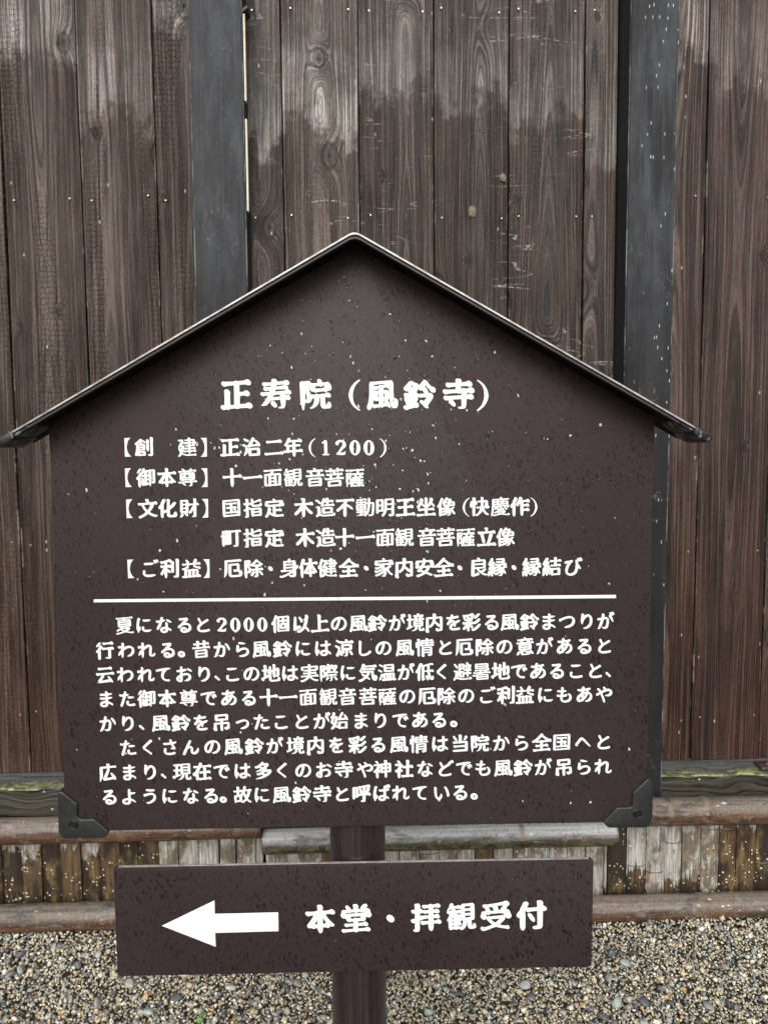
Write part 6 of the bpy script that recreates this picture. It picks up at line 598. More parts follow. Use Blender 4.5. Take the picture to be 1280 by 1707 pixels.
[[170,1,167,5,161,21,152,35,150,42,151,52,150,54,105,54,104,53,103,45,100,38,81,11,77,7,71,5,65,4,61,5,58,10,57,15,59,22,68,36,67,51,66,53,62,54,40,53,20,49,14,52,12,55,13,64,16,70,21,75,26,77,34,78,45,75,57,74,75,74,84,80,91,81,97,80,104,74,109,73,158,74,168,79,172,80,178,79,187,74,210,75,231,82,240,80,244,73,244,64,238,55,231,49,225,46,219,46,213,47,202,52,191,53,187,52,189,47,202,30,203,24,202,18,197,9,188,1],[158,81,153,85,151,92,154,99,160,105,192,119,203,121,223,132,233,135,239,134,244,129,245,121,241,112,234,105,225,102,215,104,210,103,202,100,194,94,183,89,164,81],[76,83,47,102,31,111,29,111,22,108,18,108,13,110,11,113,10,117,11,121,13,126,17,130,23,135,37,136,39,137,36,208,35,209,17,207,11,208,8,211,7,216,8,221,11,226,17,232,23,235,29,235,44,232,54,237,61,238,67,237,72,232,94,232,103,236,109,237,120,231,137,231,142,232,152,237,159,238,164,236,170,231,190,231,199,236,207,238,212,237,218,233,232,237,240,237,245,234,247,229,246,220,240,211,232,206,220,205,218,203,216,152,215,145,211,139,205,133,199,130,194,129,186,131,163,131,153,126,146,124,139,125,134,131,130,132,112,131,104,127,97,126,92,127,85,131,62,131,61,129,64,125,72,120,83,117,94,109,98,103,97,95,92,88,84,83],[122,151,131,151,134,153,135,190,133,208,131,210,122,210,121,210,120,208,121,183,120,152],[72,152,75,151,81,151,84,152,85,207,85,209,84,210,75,210,72,208,71,157],[170,152,172,151,180,151,184,153,182,210,179,211,171,211,169,208,168,182]],
[[37,0,34,7,36,17,39,22,56,43,54,44,47,44,21,41,14,42,10,45,8,48,7,53,8,59,14,68,24,74,31,75,59,72,62,73,63,75,52,92,44,111,28,119,13,129,10,134,8,143,9,149,15,157,20,160,28,162,39,159,40,160,42,207,46,227,49,232,53,236,60,241,67,242,72,240,75,235,79,220,80,212,79,155,80,151,92,158,100,160,109,156,110,153,111,144,107,136,101,129,88,118,85,114,97,94,101,92,105,100,110,105,116,109,121,111,129,112,141,107,147,106,152,106,154,109,155,203,151,204,121,203,101,199,95,200,91,204,89,208,89,212,92,223,104,234,110,236,130,232,164,230,176,235,186,234,192,230,199,230,216,231,227,236,235,238,241,238,246,236,249,233,251,229,251,220,247,210,238,202,231,198,223,197,215,199,207,204,196,205,193,203,193,200,195,108,198,106,209,107,226,115,233,116,238,115,244,113,248,108,249,102,248,95,245,87,240,81,233,75,226,72,213,71,201,79,198,80,195,79,194,43,196,20,193,11,186,1,169,0,154,1,152,9,155,29,154,77,153,80,150,81,133,80,119,75,109,74,107,63,104,56,100,51,95,47,82,42,81,28,76,19,69,10,57,1]],
[[40,1,34,6,35,17,61,44,62,46,57,47,17,46,13,48,11,51,11,57,15,65,23,70,57,69,62,70,63,71,56,83,48,94,41,114,32,119,21,127,11,137,9,144,10,149,16,158,21,160,29,161,32,160,37,156,39,156,41,202,46,226,48,231,54,237,61,239,67,238,70,234,75,219,76,210,75,151,76,148,77,148,81,152,86,162,89,166,98,167,104,159,111,168,119,173,125,173,135,169,150,169,153,171,153,203,157,226,160,232,164,236,169,239,175,240,179,238,182,235,186,219,187,208,186,174,187,170,191,169,216,169,229,173,233,172,236,170,240,162,242,153,242,68,241,60,238,53,231,45,221,41,216,41,208,43,190,42,189,39,191,22,190,17,187,11,179,1,164,0,150,1,148,10,151,30,151,40,150,43,146,44,124,44,114,41,104,45,100,53,98,53,89,46,79,43,78,35,76,29,69,15,63,9,49,1],[135,67,141,66,151,67,152,70,152,91,151,95,149,96,139,96,135,95,134,71],[190,67,202,66,206,68,206,92,205,94,203,95,191,95,188,94,188,68],[98,88,100,89,100,132,98,132,92,125,83,118,82,116,82,113],[135,117,149,116,152,117,153,144,152,146,151,147,137,148,135,146,134,121],[189,117,203,117,206,118,207,121,207,144,206,146,204,147,190,147,187,146,187,118]],
[[102,0,101,1,100,7,101,15,106,24,115,36,115,42,117,50,52,48,27,43,22,45,18,48,16,53,16,59,20,69,29,78,38,82,50,81,51,83,50,89,51,96,60,117,68,157,72,169,78,184,82,190,88,195,96,198,103,196,107,192,109,176,109,168,96,119,95,113,96,103,95,97,91,89,81,79,81,77,141,75,166,75,171,77,165,85,161,93,142,163,133,188,130,201,128,203,37,203,20,198,14,199,10,202,7,208,8,215,15,227,22,232,29,234,36,234,47,230,65,229,137,229,149,234,154,235,160,234,167,230,212,231,225,237,236,239,244,237,249,231,250,221,247,211,240,202,229,195,215,194,209,196,202,201,199,202,175,202,172,201,194,137,204,104,203,97,200,91,196,85,187,77,192,76,201,77,213,83,221,85,232,84,237,79,240,72,239,64,235,55,231,50,225,45,211,40,202,42,193,48,190,49,136,50,136,48,144,27,145,19,144,11,139,1]],
[[65,1,54,4,48,9,16,62,12,71,13,80,18,92,24,97,34,102,23,118,18,131,11,136,8,141,9,150,15,160,11,167,10,174,9,195,11,223,13,227,18,230,22,231,27,228,37,216,44,198,46,195,50,201,55,219,59,224,63,227,69,227,73,224,78,194,80,195,84,200,85,209,88,213,94,217,100,216,104,211,106,204,107,193,104,171,106,168,109,169,110,206,113,215,119,225,129,232,135,232,144,228,210,228,219,232,225,232,232,223,233,218,234,157,231,150,226,143,220,138,209,135,200,138,135,138,122,135,113,138,107,130,105,113,102,106,96,99,86,91,92,78,97,63,96,54,89,48,85,46,81,46,78,47,64,60,79,28,85,23,87,18,85,11,80,5,72,1],[155,1,153,9,154,29,154,35,153,37,150,38,130,37,111,33,105,34,102,38,101,44,103,51,114,61,122,63,136,59,150,58,152,59,153,61,155,91,154,94,151,95,139,95,122,91,117,91,113,93,111,96,110,101,111,106,114,111,119,115,124,118,128,119,144,115,160,114,171,120,178,121,183,120,190,115,207,116,223,122,233,122,237,120,240,117,241,112,238,101,234,95,228,90,221,87,213,87,200,93,194,94,191,93,190,89,191,59,194,57,212,58,229,64,238,65,244,62,246,58,247,52,242,40,233,33,227,31,218,32,207,37,192,38,190,36,191,18,188,11,183,5,179,1],[68,119,70,119,73,124,72,126,68,128,63,128,61,127],[68,149,73,149,74,150,70,153,67,158,64,159,59,156,50,154,51,152],[35,159,37,158,42,159,40,162,39,163,37,163,35,161],[148,161,198,161,199,166,199,205,197,207,151,207,146,206,145,202,146,162]],
[[50,1,45,6,41,20,37,29,14,67,12,73,12,83,18,94,24,99,36,102,19,125,18,131,18,141,23,150,32,155,38,155,45,153,51,153,63,150,72,150,73,151,65,158,50,154,44,157,38,164,29,160,23,159,18,160,13,163,10,172,10,193,12,213,12,223,15,229,21,232,26,231,43,201,44,201,44,217,46,223,49,227,54,232,61,234,67,235,71,233,74,229,76,223,74,195,75,190,77,187,80,191,81,199,84,203,88,206,96,207,98,215,106,223,112,224,118,223,126,215,134,214,138,212,144,208,149,203,167,193,168,195,167,210,160,221,157,223,153,223,142,217,139,217,138,218,138,221,142,226,152,232,166,234,175,238,182,237,187,232,195,219,199,207,202,191,212,201,227,213,233,214,236,211,236,207,232,187,217,158,212,145,213,142,227,134,235,137,242,137,245,136,248,133,249,127,248,120,244,114,236,106,244,102,246,98,246,94,244,86,233,76,223,74,221,72,221,31,217,22,210,14,204,11,199,10,187,13,137,14,116,13,110,15,108,19,109,24,113,29,118,32,180,32,184,33,184,45,182,48,137,49,117,46,111,48,110,53,110,57,112,62,116,67,121,69,128,70,145,67,178,68,181,70,181,78,179,81,170,81,159,77,154,77,150,80,146,81,121,80,105,76,100,77,95,81,95,88,98,95,104,101,113,104,127,101,137,101,137,102,128,107,113,113,98,114,91,101,83,93,83,91,92,77,96,69,95,60,89,52,80,47,76,46,71,48,67,52,55,73,52,75,52,71,66,44,75,30,77,22,74,13,68,5,60,1],[177,100,180,99,187,99,198,107,210,111,208,113,195,120,191,122,185,128,182,129,179,127,171,113],[221,103,224,103,226,104,225,105,220,106],[63,119,65,119,68,126,67,128,61,129,56,129,56,128],[143,129,148,129,147,131,131,143,110,153,108,152,104,136,114,138,127,138],[155,162,152,166,136,180,106,197,101,197,100,195,99,183,101,176,116,177,131,174,136,171,139,167]],
[[109,1,106,7,109,23,108,25,63,25,53,23,48,23,42,25,37,31,36,39,33,205,34,213,38,223,45,230,53,235,62,238,68,237,76,233,85,232,127,222,134,219,137,216,138,208,135,200,129,192,120,188,112,187,102,195,83,200,79,200,78,195,77,143,78,140,81,139,98,139,102,140,106,149,117,164,140,191,150,196,157,204,165,210,174,215,195,226,218,233,231,232,242,224,244,221,243,216,238,211,221,211,188,197,184,193,185,191,200,181,210,173,218,162,222,159,223,157,223,153,218,146,213,144,207,144,195,147,186,151,164,166,155,171,139,154,132,143,133,140,136,139,192,140,204,141,208,140,212,137,214,133,215,126,216,54,215,45,213,39,204,29,193,25,185,27,150,26,148,24,141,11,133,1],[110,50,122,50,130,53,139,53,147,49,178,49,181,50,182,53,183,67,182,71,178,72,153,73,78,72,76,68,76,54,77,51,80,50],[88,94,136,93,180,94,182,95,183,97,183,119,180,120,125,120,116,116,110,115,105,116,98,120,79,120,77,119,77,96,79,94]],
[[65,1,63,7,63,22,60,23,42,23,24,20,19,20,15,22,13,27,13,31,15,37,21,43,29,46,35,46,48,43,71,43,73,51,76,55,79,58,84,60,87,60,89,58,92,48,96,44,106,43,108,45,107,54,110,64,110,68,106,70,92,69,83,65,77,64,71,65,64,69,50,68,34,65,27,67,24,71,23,77,25,83,29,88,35,92,40,94,46,94,57,91,62,92,66,105,64,120,62,123,37,123,20,120,14,121,10,128,11,133,14,138,20,144,28,147,45,144,73,144,81,149,88,150,94,149,100,144,153,143,157,144,167,149,174,149,178,148,185,143,215,144,229,148,236,149,242,148,246,144,247,137,244,129,238,122,232,118,227,117,221,118,205,123,191,123,188,122,188,118,194,108,194,94,195,90,202,90,213,95,220,96,226,95,231,92,232,83,230,77,227,72,220,66,213,64,205,64,195,69,188,70,185,69,175,62,179,57,181,46,185,44,211,44,225,49,232,50,240,49,243,45,245,39,244,34,241,27,233,19,224,16,216,17,204,21,191,22,185,10,177,1,169,0,153,1,150,9,152,20,152,22,151,23,104,23,102,22,100,15,97,10,89,1],[134,44,139,43,158,44,162,54,169,61,169,62,163,65,158,70,146,69,142,55],[148,89,159,90,161,94,149,122,145,123,105,123,102,121,100,113,96,103,100,91,120,90,129,94,136,95,142,94],[188,153,180,155,65,156,54,154,47,156,44,160,42,167,42,205,43,213,48,225,53,231,61,234,68,233,72,231,77,230,190,231,202,234,207,233,212,227,215,220,215,183,214,174,211,166,204,158,196,154],[77,177,177,178,179,179,179,205,178,208,175,208,77,209,75,208,75,178]],
[[162,14,154,20,94,20,81,15,71,19,38,18,20,15,15,16,12,19,11,24,12,30,16,36,22,40,29,42,45,38,73,38,76,39,77,45,79,48,83,51,86,52,91,51,94,42,98,37,150,37,152,38,148,54,149,60,152,68,151,69,145,70,131,64,127,65,121,69,106,66,101,66,97,67,95,70,93,77,98,85,103,89,108,91,112,92,119,90,121,91,127,103,127,111,125,112,111,113,102,111,98,112,95,114,93,117,92,121,91,143,89,143,78,128,77,125,78,118,89,92,93,78,86,64,79,59,72,57,39,58,28,56,23,58,20,61,18,65,18,155,20,177,26,210,28,228,30,232,37,233,39,231,41,213,47,186,49,131,50,127,51,127,57,135,65,151,66,170,64,178,62,180,55,180,52,182,49,185,49,190,53,197,60,201,65,202,78,201,79,202,73,215,73,220,75,225,78,229,86,235,92,236,96,234,108,222,114,232,119,235,124,236,142,233,169,233,179,237,185,238,194,234,218,234,237,239,242,238,245,235,247,229,246,223,241,216,234,211,229,209,225,209,211,214,201,215,196,214,195,211,196,202,198,200,205,200,218,205,225,206,232,203,235,199,235,193,233,187,224,177,219,175,213,175,198,180,196,178,196,172,197,169,201,168,211,169,229,174,234,172,237,169,238,164,238,160,235,154,229,149,221,145,204,150,199,150,197,149,194,137,195,136,201,135,207,132,234,129,237,127,238,122,237,119,234,116,229,114,214,111,218,103,220,94,221,93,233,94,237,93,240,91,242,85,241,78,239,73,230,65,218,63,209,66,202,64,196,64,192,65,188,69,185,70,182,68,180,63,185,38,188,37,212,38,229,43,237,43,242,42,244,38,245,34,244,28,242,23,237,18,233,15,227,13,219,14,207,19,182,20,169,15],[50,77,57,77,60,78,60,81,51,102,50,103,49,101,48,80],[155,87,161,87,168,91,174,92,178,91,184,87,186,87,188,89,188,92,181,103,177,112,160,112,152,95,152,89],[122,131,125,131,126,133,123,142,123,150,122,153,121,153,121,133],[157,131,161,131,163,133,163,147,161,150,159,149,154,136,154,134],[153,169,161,169,164,171,163,180,161,181,154,181,145,179,142,177,145,172],[120,183,127,186,131,195,135,199,139,201,145,202,158,199,163,199,165,202,165,212,164,215,135,215,112,212,118,186]],
[[63,6,59,7,55,10,43,24,40,29,33,32,27,39,26,43,26,50,18,59,18,63,21,67,26,69,29,68,36,63,47,64,53,62,59,57,62,52,69,48,73,41,83,32,84,24,80,15,72,9,68,7],[210,7,198,15,183,17,142,17,133,16,117,11,108,12,103,17,102,24,104,32,109,39,116,45,124,48,131,48,138,45,144,43,157,42,198,43,208,44,219,50,227,52,234,53,240,51,245,46,247,39,247,31,242,22,235,14,227,9,218,6],[78,52,70,53,64,57,55,74,46,88,43,96,36,104,30,108,20,117,17,124,16,136,18,141,21,143,29,144,37,146,38,147,39,205,44,227,48,235,55,241,62,243,69,241,73,236,77,211,77,180,79,130,75,113,78,108,89,97,92,97,96,105,101,111,106,114,112,116,119,116,134,112,169,112,174,113,175,119,174,200,173,213,167,216,154,219,141,213,137,213,135,215,135,219,137,223,149,230,158,234,176,237,194,238,201,237,207,233,211,226,213,212,213,114,216,114,228,119,237,121,248,118,252,112,253,105,250,96,241,84,229,78,216,79,207,84,203,85,187,81,183,81,177,85,130,86,119,85,104,80,104,72,99,62,94,57,87,53]],
[[46,1,39,5,36,10,32,30,27,37,21,50,15,54,14,56,15,59,18,60,27,59,40,47,43,47,51,49,49,60,48,62,38,67,17,65,13,68,12,72,14,79,19,85,24,87,34,87,35,88,31,106,28,113,24,118,22,126,15,133,13,142,14,145,17,147,23,148,25,150,26,202,29,215,31,219,36,223,42,225,46,225,54,221,73,221,84,226,89,227,94,226,100,221,110,221,124,232,129,233,137,232,143,230,150,225,158,216,164,207,170,190,175,169,176,157,178,155,180,155,182,158,181,203,183,213,188,222,198,231,203,232,236,231,243,228,246,223,247,215,243,196,240,192,236,189,233,188,229,190,218,211,212,212,211,209,209,157,212,155,223,157,228,156,232,152,235,145,234,38,233,30,230,23,224,17,216,14,207,16,154,16,139,15,134,17,129,21,126,36,118,27,113,24,109,23,102,23,88,27,61,28,58,26,64,18,63,10,60,5,54,1],[156,35,161,34,203,35,205,40,205,54,203,56,175,58,157,57,155,56,155,37],[76,45,95,46,116,50,121,50,126,46,127,50,127,68,126,69,118,64,106,63,94,67,80,67,79,65,80,61,79,56,74,46],[157,75,179,74,203,75,205,78,205,93,203,97,183,98,157,97,155,94,155,79],[88,86,92,85,100,85,117,90,126,89,128,98,126,109,113,102,109,101,100,103],[67,92,69,92,72,105,70,108,64,108,60,108,59,106],[173,114,203,114,204,116,204,135,201,136,193,134,184,136,169,136,156,130,155,119,156,116],[56,125,65,124,69,125,70,128,70,136,69,138,67,139,56,139,53,137,51,128,53,126],[100,127,103,126,116,131,126,130,128,141,131,146,136,152,144,157,145,159,142,180,134,201,128,210,126,210,116,205,100,204,98,195,99,190,102,189,113,193,120,193,123,192,126,190,127,184,127,179,125,175,118,168,111,164,101,165,98,164,98,160,100,158,112,162,121,161,125,158,126,152,124,144,119,137,111,132,100,132,99,129],[55,155,67,155,70,156,70,168,68,171,56,171,53,170,52,159],[54,187,69,187,70,191,70,201,69,203,68,205,53,204,52,202,52,188]],
[[184,0,182,4,181,10,183,30,183,60,182,63,179,64,142,63,121,58,120,35,118,27,115,21,111,17,106,13,101,11,95,10,86,12,39,12,27,11,21,12,16,18,15,27,14,154,19,168,32,179,27,185,23,193,18,216,10,221,10,225,12,228,18,232,34,229,45,223,54,215,59,204,59,194,55,186,46,178,48,177,68,177,69,178,70,187,74,194,91,213,98,219,103,221,109,221,113,219,116,213,115,207,113,201,109,194,104,180,105,179,111,179,115,177,118,174,120,169,121,91,122,86,130,89,135,89,151,85,174,84,178,85,179,87,178,89,169,97,143,146,125,166,123,183,125,186,128,188,134,187,142,189,146,188,157,178,162,171,166,163,180,149,182,150,183,213,180,216,164,220,163,228,166,233,171,236,179,235,202,237,210,235,216,228,218,217,219,110,215,96,215,88,217,85,219,85,234,90,243,90,246,89,249,86,250,83,250,78,249,73,246,68,238,60,231,57,219,57,218,54,218,42,220,21,218,13,213,6,208,1],[50,35,54,34,80,34,84,35,85,38,83,60,80,61,67,61,53,60,50,59,49,54],[54,81,78,80,83,81,84,85,84,104,83,107,79,107,61,108,51,106,49,103,49,85,51,82],[69,127,80,127,83,128,84,131,84,150,83,152,81,153,67,153,54,153,51,152,50,150,50,129,52,128]],
[[114,0,104,13,98,28,70,29,59,27,54,28,51,32,49,36,48,42,50,141,48,143,46,143,28,139,21,139,16,144,15,151,17,157,21,162,27,166,32,168,38,168,48,165,57,164,71,167,78,164,84,163,129,163,135,164,135,166,88,192,40,210,27,214,12,209,5,210,1,215,1,222,7,232,12,235,23,238,34,239,43,237,70,228,108,212,118,211,119,211,121,219,132,231,139,235,147,238,166,239,192,238,200,234,205,227,208,204,207,144,209,142,217,138,226,128,238,118,240,112,239,104,233,95,225,89,217,87,212,88,208,91,207,90,204,47,201,38,194,30,182,25,170,27,139,27,138,26,140,20,140,15,135,6,128,1],[80,50,84,49,106,49,117,54,124,55,128,54,134,50,164,50,168,52,168,61,167,65,163,66,81,66,79,63,79,52],[80,87,98,86,164,87,167,88,167,100,166,102,121,104,81,104,79,103,78,101,78,89],[79,125,83,124,164,125,166,126,167,128,166,141,164,143,161,142,153,141,145,144,80,144,78,143,78,128],[160,184,164,183,166,186,164,208,163,211,160,212,141,213,131,211,124,208,146,194,152,188]],
[[141,1,139,5,138,10,141,30,140,35,136,36,133,34,135,20,133,14,129,9,125,5,119,2,114,1,110,2,104,5,100,10,97,18,94,32,77,58,68,43,40,19,29,15,17,14,11,15,8,19,8,26,12,33,19,37,29,40,38,50,47,62,53,67,60,70,65,71,71,69,76,64,77,65,85,78,77,81,73,86,74,94,80,102,89,107,95,107,103,104,114,103,149,103,159,108,166,110,170,109,177,104,211,104,217,105,228,109,236,110,243,109,248,103,248,96,245,88,238,81,231,77,226,76,220,77,210,81,204,82,179,83,177,82,176,80,177,60,179,56,203,57,224,63,228,63,233,61,236,56,237,50,234,42,229,35,221,30,213,28,207,29,196,34,182,35,180,32,179,15,169,1],[124,56,137,55,142,56,143,61,143,79,141,83,105,83,104,81,120,60],[46,98,39,101,18,101,15,102,13,105,14,112,19,118,24,120,36,121,33,193,31,196,15,209,13,215,14,223,19,230,26,234,32,234,36,233,40,228,52,220,63,221,71,219,85,227,117,232,142,234,183,234,196,233,226,232,240,235,250,232,254,229,255,213,254,208,249,203,240,198,231,197,223,200,220,203,217,209,215,210,209,211,185,211,174,213,134,213,113,212,94,207,87,202,78,198,76,195,73,141,71,121,69,113,65,106,59,101,52,98],[98,116,92,120,89,127,89,171,90,178,93,185,97,191,102,195,112,199,124,197,202,196,217,197,220,196,224,193,227,186,227,138,224,131,216,122,210,119,205,118,196,119,113,118,104,116],[188,141,192,141,194,143,194,171,193,174,188,175,133,175,127,174,125,172,125,145,127,142]],
[[175,0,174,1,172,9,173,14,179,27,179,32,177,34,154,31,150,23,141,15,130,12,125,14,97,14,87,12,83,13,78,17,75,24,75,70,74,87,71,116,69,123,68,123,65,114,61,108,51,101,45,100,37,102,19,101,15,102,13,104,12,110,15,117,22,121,34,122,35,124,34,161,30,191,29,193,19,202,13,211,11,217,12,226,14,231,18,234,22,236,26,235,29,233,32,224,44,215,47,214,54,216,59,216,68,213,85,224,124,230,155,232,218,230,241,232,248,230,254,226,254,210,249,203,244,199,237,197,232,196,227,197,223,200,217,209,215,210,194,211,158,211,149,212,121,211,95,206,87,201,76,196,72,193,70,191,69,180,70,178,81,177,84,179,86,186,89,192,94,197,100,200,118,198,136,198,144,200,149,199,153,195,155,191,155,159,157,156,167,159,177,158,178,159,186,192,188,195,193,199,198,201,202,201,207,197,211,183,214,157,217,156,227,161,235,162,241,161,245,157,246,146,240,137,234,132,227,130,221,130,213,132,211,122,212,119,223,115,238,118,243,116,247,112,247,105,245,98,240,92,231,86,239,69,239,60,244,56,246,53,245,43,239,35,231,30,224,29,215,32,212,32,204,11,196,1],[19,11,16,13,14,17,13,21,14,26,30,45,40,63,45,69,57,74,63,73,68,69,69,62,68,55,63,47,36,15,27,10,22,10],[112,36,119,36,121,38,122,69,121,71,119,72,112,72,110,70,109,39,110,37],[155,54,157,54,158,55,160,65,163,71,169,78,170,85,174,92,153,89],[184,55,190,55,201,61,200,69,193,87,188,86,188,80,190,69],[109,93,112,92,130,92,141,94,147,93,149,104,152,109,164,115,177,113,179,114,179,130,178,135,156,131,149,120,145,116,141,114,136,113,127,115,108,114,106,111],[119,134,125,134,127,137,127,178,125,180,117,179,115,177,116,136,117,134]],
[[168,12,163,13,154,20,130,50,127,52,118,42,109,35,91,29,67,14,62,13,57,14,43,22,29,39,16,51,8,62,7,67,10,77,22,86,30,86,43,90,44,93,44,109,43,110,18,104,14,105,11,107,8,113,9,122,15,133,12,143,12,153,16,163,25,179,25,186,26,190,30,194,35,197,39,197,45,193,46,195,46,198,44,199,31,201,15,201,12,202,9,205,6,211,7,218,11,225,24,233,31,234,36,233,46,227,60,224,70,225,75,224,84,218,92,218,102,221,109,221,119,218,122,215,124,210,123,199,117,189,112,184,105,179,104,177,112,166,116,157,116,152,114,141,119,135,129,142,136,144,158,143,184,144,188,145,187,149,181,158,164,177,162,177,149,169,142,168,138,168,136,170,133,177,135,183,138,187,160,208,169,220,175,224,183,227,188,231,195,232,198,229,199,226,195,216,195,209,232,158,235,149,235,139,234,134,231,128,221,119,212,116,201,117,198,116,196,104,185,80,179,72,169,64,169,61,176,50,178,51,209,88,216,99,221,104,227,108,235,111,243,112,249,111,254,108,254,86,249,80,238,72,233,70,223,68,203,46,188,25,177,15],[68,44,70,44,76,48,80,54,79,57,70,62,60,59,58,57],[120,78,124,78,130,85,137,89,143,89,149,86,151,86,172,117,169,118,135,119,126,118,119,121,111,110,103,104,95,100,85,101,83,100,83,96,85,95,95,99,105,97,109,94,111,91,113,80],[42,137,44,136,44,138,44,139]],
[[155,5,151,8,148,13,149,21,153,31,152,35,150,36,112,35,97,32,93,23,85,15,76,12,71,12,63,14,37,13,23,11,15,14,12,20,11,28,13,162,22,210,24,226,27,231,32,233,34,232,36,229,37,215,47,171,55,178,61,180,69,180,83,178,90,174,95,167,98,160,100,147,111,150,121,148,124,149,121,171,112,198,101,213,94,218,87,219,86,221,86,224,92,228,105,226,121,219,133,213,141,205,150,191,154,179,160,146,163,145,169,145,171,149,169,193,170,209,172,217,176,225,185,233,194,236,236,237,242,235,246,231,249,224,249,215,244,196,241,192,233,189,229,190,225,196,218,203,215,211,209,213,205,212,204,205,202,150,203,147,209,146,217,147,233,153,243,152,247,149,249,143,248,137,245,130,242,126,236,121,232,119,226,118,218,119,208,124,196,125,193,125,182,121,177,122,171,126,154,126,144,120,137,119,131,120,124,125,104,121,96,122,94,120,80,94,80,88,85,79,86,79,94,87,100,91,106,94,116,96,122,102,128,104,135,104,150,101,188,100,195,101,208,105,216,106,222,104,227,97,236,99,243,99,249,97,254,92,254,66,247,55,242,44,234,36,225,33,215,36,187,36,185,34,180,19,175,12,166,6],[50,37,56,37,58,39,52,57,50,62,48,59,48,40,48,38],[190,55,200,55,203,56,204,71,202,73,196,75,190,79,184,80,172,80,134,78,131,77,129,75,124,60,124,57,126,56,159,55,170,61,177,63,183,61],[49,97,54,102,59,110,62,118,64,127,65,145,63,154,61,156,48,158,47,157,48,98]],
[[22,12,18,14,15,17,13,20,12,26,11,199,17,227,23,235,29,239,35,240,39,239,42,235,47,216,48,182,50,179,62,180,85,176,91,171,94,166,97,160,98,152,100,150,109,152,124,149,144,149,151,150,152,152,153,195,152,213,150,216,134,221,132,224,133,228,136,233,142,236,169,237,177,236,183,230,186,220,187,158,188,151,191,150,215,150,229,155,236,156,243,154,246,150,248,144,246,136,241,129,233,124,227,122,221,122,210,127,203,128,191,128,188,126,188,105,190,103,194,103,208,107,216,107,220,105,223,102,224,97,223,89,224,88,234,91,242,88,244,84,243,78,240,72,235,67,221,59,201,42,177,17,169,12,162,12,148,21,125,45,100,65,97,66,87,64,93,45,94,35,91,24,84,17,79,14,73,12,63,14,38,14,27,12],[48,37,50,36,55,36,58,38,52,55,50,60,48,60,47,42],[170,43,172,43,179,48,202,73,182,80,167,74,159,74,155,76,152,80,138,80,136,79,139,75,159,56],[80,81,81,81,88,89,96,93,102,94,111,93,121,99,127,101,150,102,151,103,151,125,150,128,119,129,95,125,85,106,77,94,77,88],[48,100,50,99,55,105,62,120,64,130,64,141,62,153,60,156,57,155,48,147],[124,155,117,158,111,162,87,198,88,207,94,215,102,220,110,221,115,218,129,200,139,182,145,177,147,174,147,170,139,158,133,155],[198,156,193,159,191,164,192,170,196,178,210,195,217,208,221,212,229,217,238,218,243,216,245,210,245,204,242,198,217,163,207,157]],
[[112,0,107,7,105,24,94,38,92,28,89,23,85,19,77,15,71,14,63,15,36,15,24,13,20,15,16,19,14,28,14,153,15,172,22,210,24,226,27,231,32,233,34,232,36,229,44,178,46,176,61,180,82,177,88,173,92,169,95,162,97,153,104,161,112,166,112,167,106,170,103,174,91,210,92,215,95,219,98,221,103,222,105,221,128,200,134,192,134,185,131,178,125,172,116,167,129,162,147,163,149,166,151,187,155,212,155,220,153,223,142,224,139,226,141,230,145,232,164,231,168,230,171,227,175,220,178,207,183,163,186,162,204,163,229,168,234,166,237,162,236,152,233,146,229,142,224,139,218,137,211,138,200,142,188,143,175,143,166,138,160,137,154,138,149,142,145,143,121,143,108,138,115,134,125,123,128,122,139,124,192,123,203,127,213,124,224,130,231,132,242,132,248,131,251,125,250,120,247,116,240,110,229,108,222,102,219,95,229,83,242,60,245,52,246,44,244,37,240,30,234,25,228,22,221,21,213,23,186,24,184,23,177,15,169,12,164,13,159,18,151,18,143,21,139,10,131,1],[46,36,48,35,59,35,51,61,47,69,46,69,45,40],[193,43,202,43,206,44,206,46,202,54,199,59,196,58,193,50,192,45],[168,59,169,58,170,59,178,75,188,91,190,101,189,103,187,104,149,104,144,103,155,88,159,77],[116,67,119,66,123,69,124,71,121,76,119,76,114,72,114,70],[85,70,92,76,98,79,101,87,107,95,106,101,89,110,87,109,77,94,78,85,83,72],[46,94,47,93,55,104,61,117,63,130,63,145,61,154,59,154,47,147,46,145],[96,137,98,136,104,138,104,139,101,142,97,144,96,141],[202,172,199,174,197,177,197,186,200,193,211,208,216,218,221,224,227,228,234,229,240,228,244,225,245,215,242,208,219,178,209,172]],
[[221,15,208,20,201,21,133,21,124,17,118,16,113,16,108,20,104,21,43,21,22,18,18,19,15,21,13,27,15,34,21,40,32,44,44,41,104,41,105,43,101,55,98,69,85,65,80,66,72,70,43,70,30,69,24,71,22,74,21,78,21,196,22,207,28,220,35,226,43,228,51,224,79,224,89,229,96,231,110,224,151,224,160,228,170,229,179,224,209,224,218,228,223,228,226,227,230,223,232,218,233,211,234,98,233,88,230,80,221,72,212,68,201,70,169,70,155,66,145,70,136,70,135,67,139,44,140,42,142,41,209,41,231,46,240,45,243,42,244,37,244,32,242,27,238,22,233,18],[55,92,71,92,74,94,73,200,72,203,69,204,55,204,53,203,52,201,53,93],[107,93,110,93,122,97,127,96,134,92,143,92,144,95,144,111,143,114,141,115,108,115,106,113,106,96],[177,93,180,92,198,92,199,94,199,199,198,203,179,204,178,202,178,157,176,97],[107,136,111,135,142,135,143,137,143,155,142,159,108,158,106,154,106,139],[117,178,138,178,143,179,144,202,142,204,135,204,112,204,108,203,107,200,107,180]],
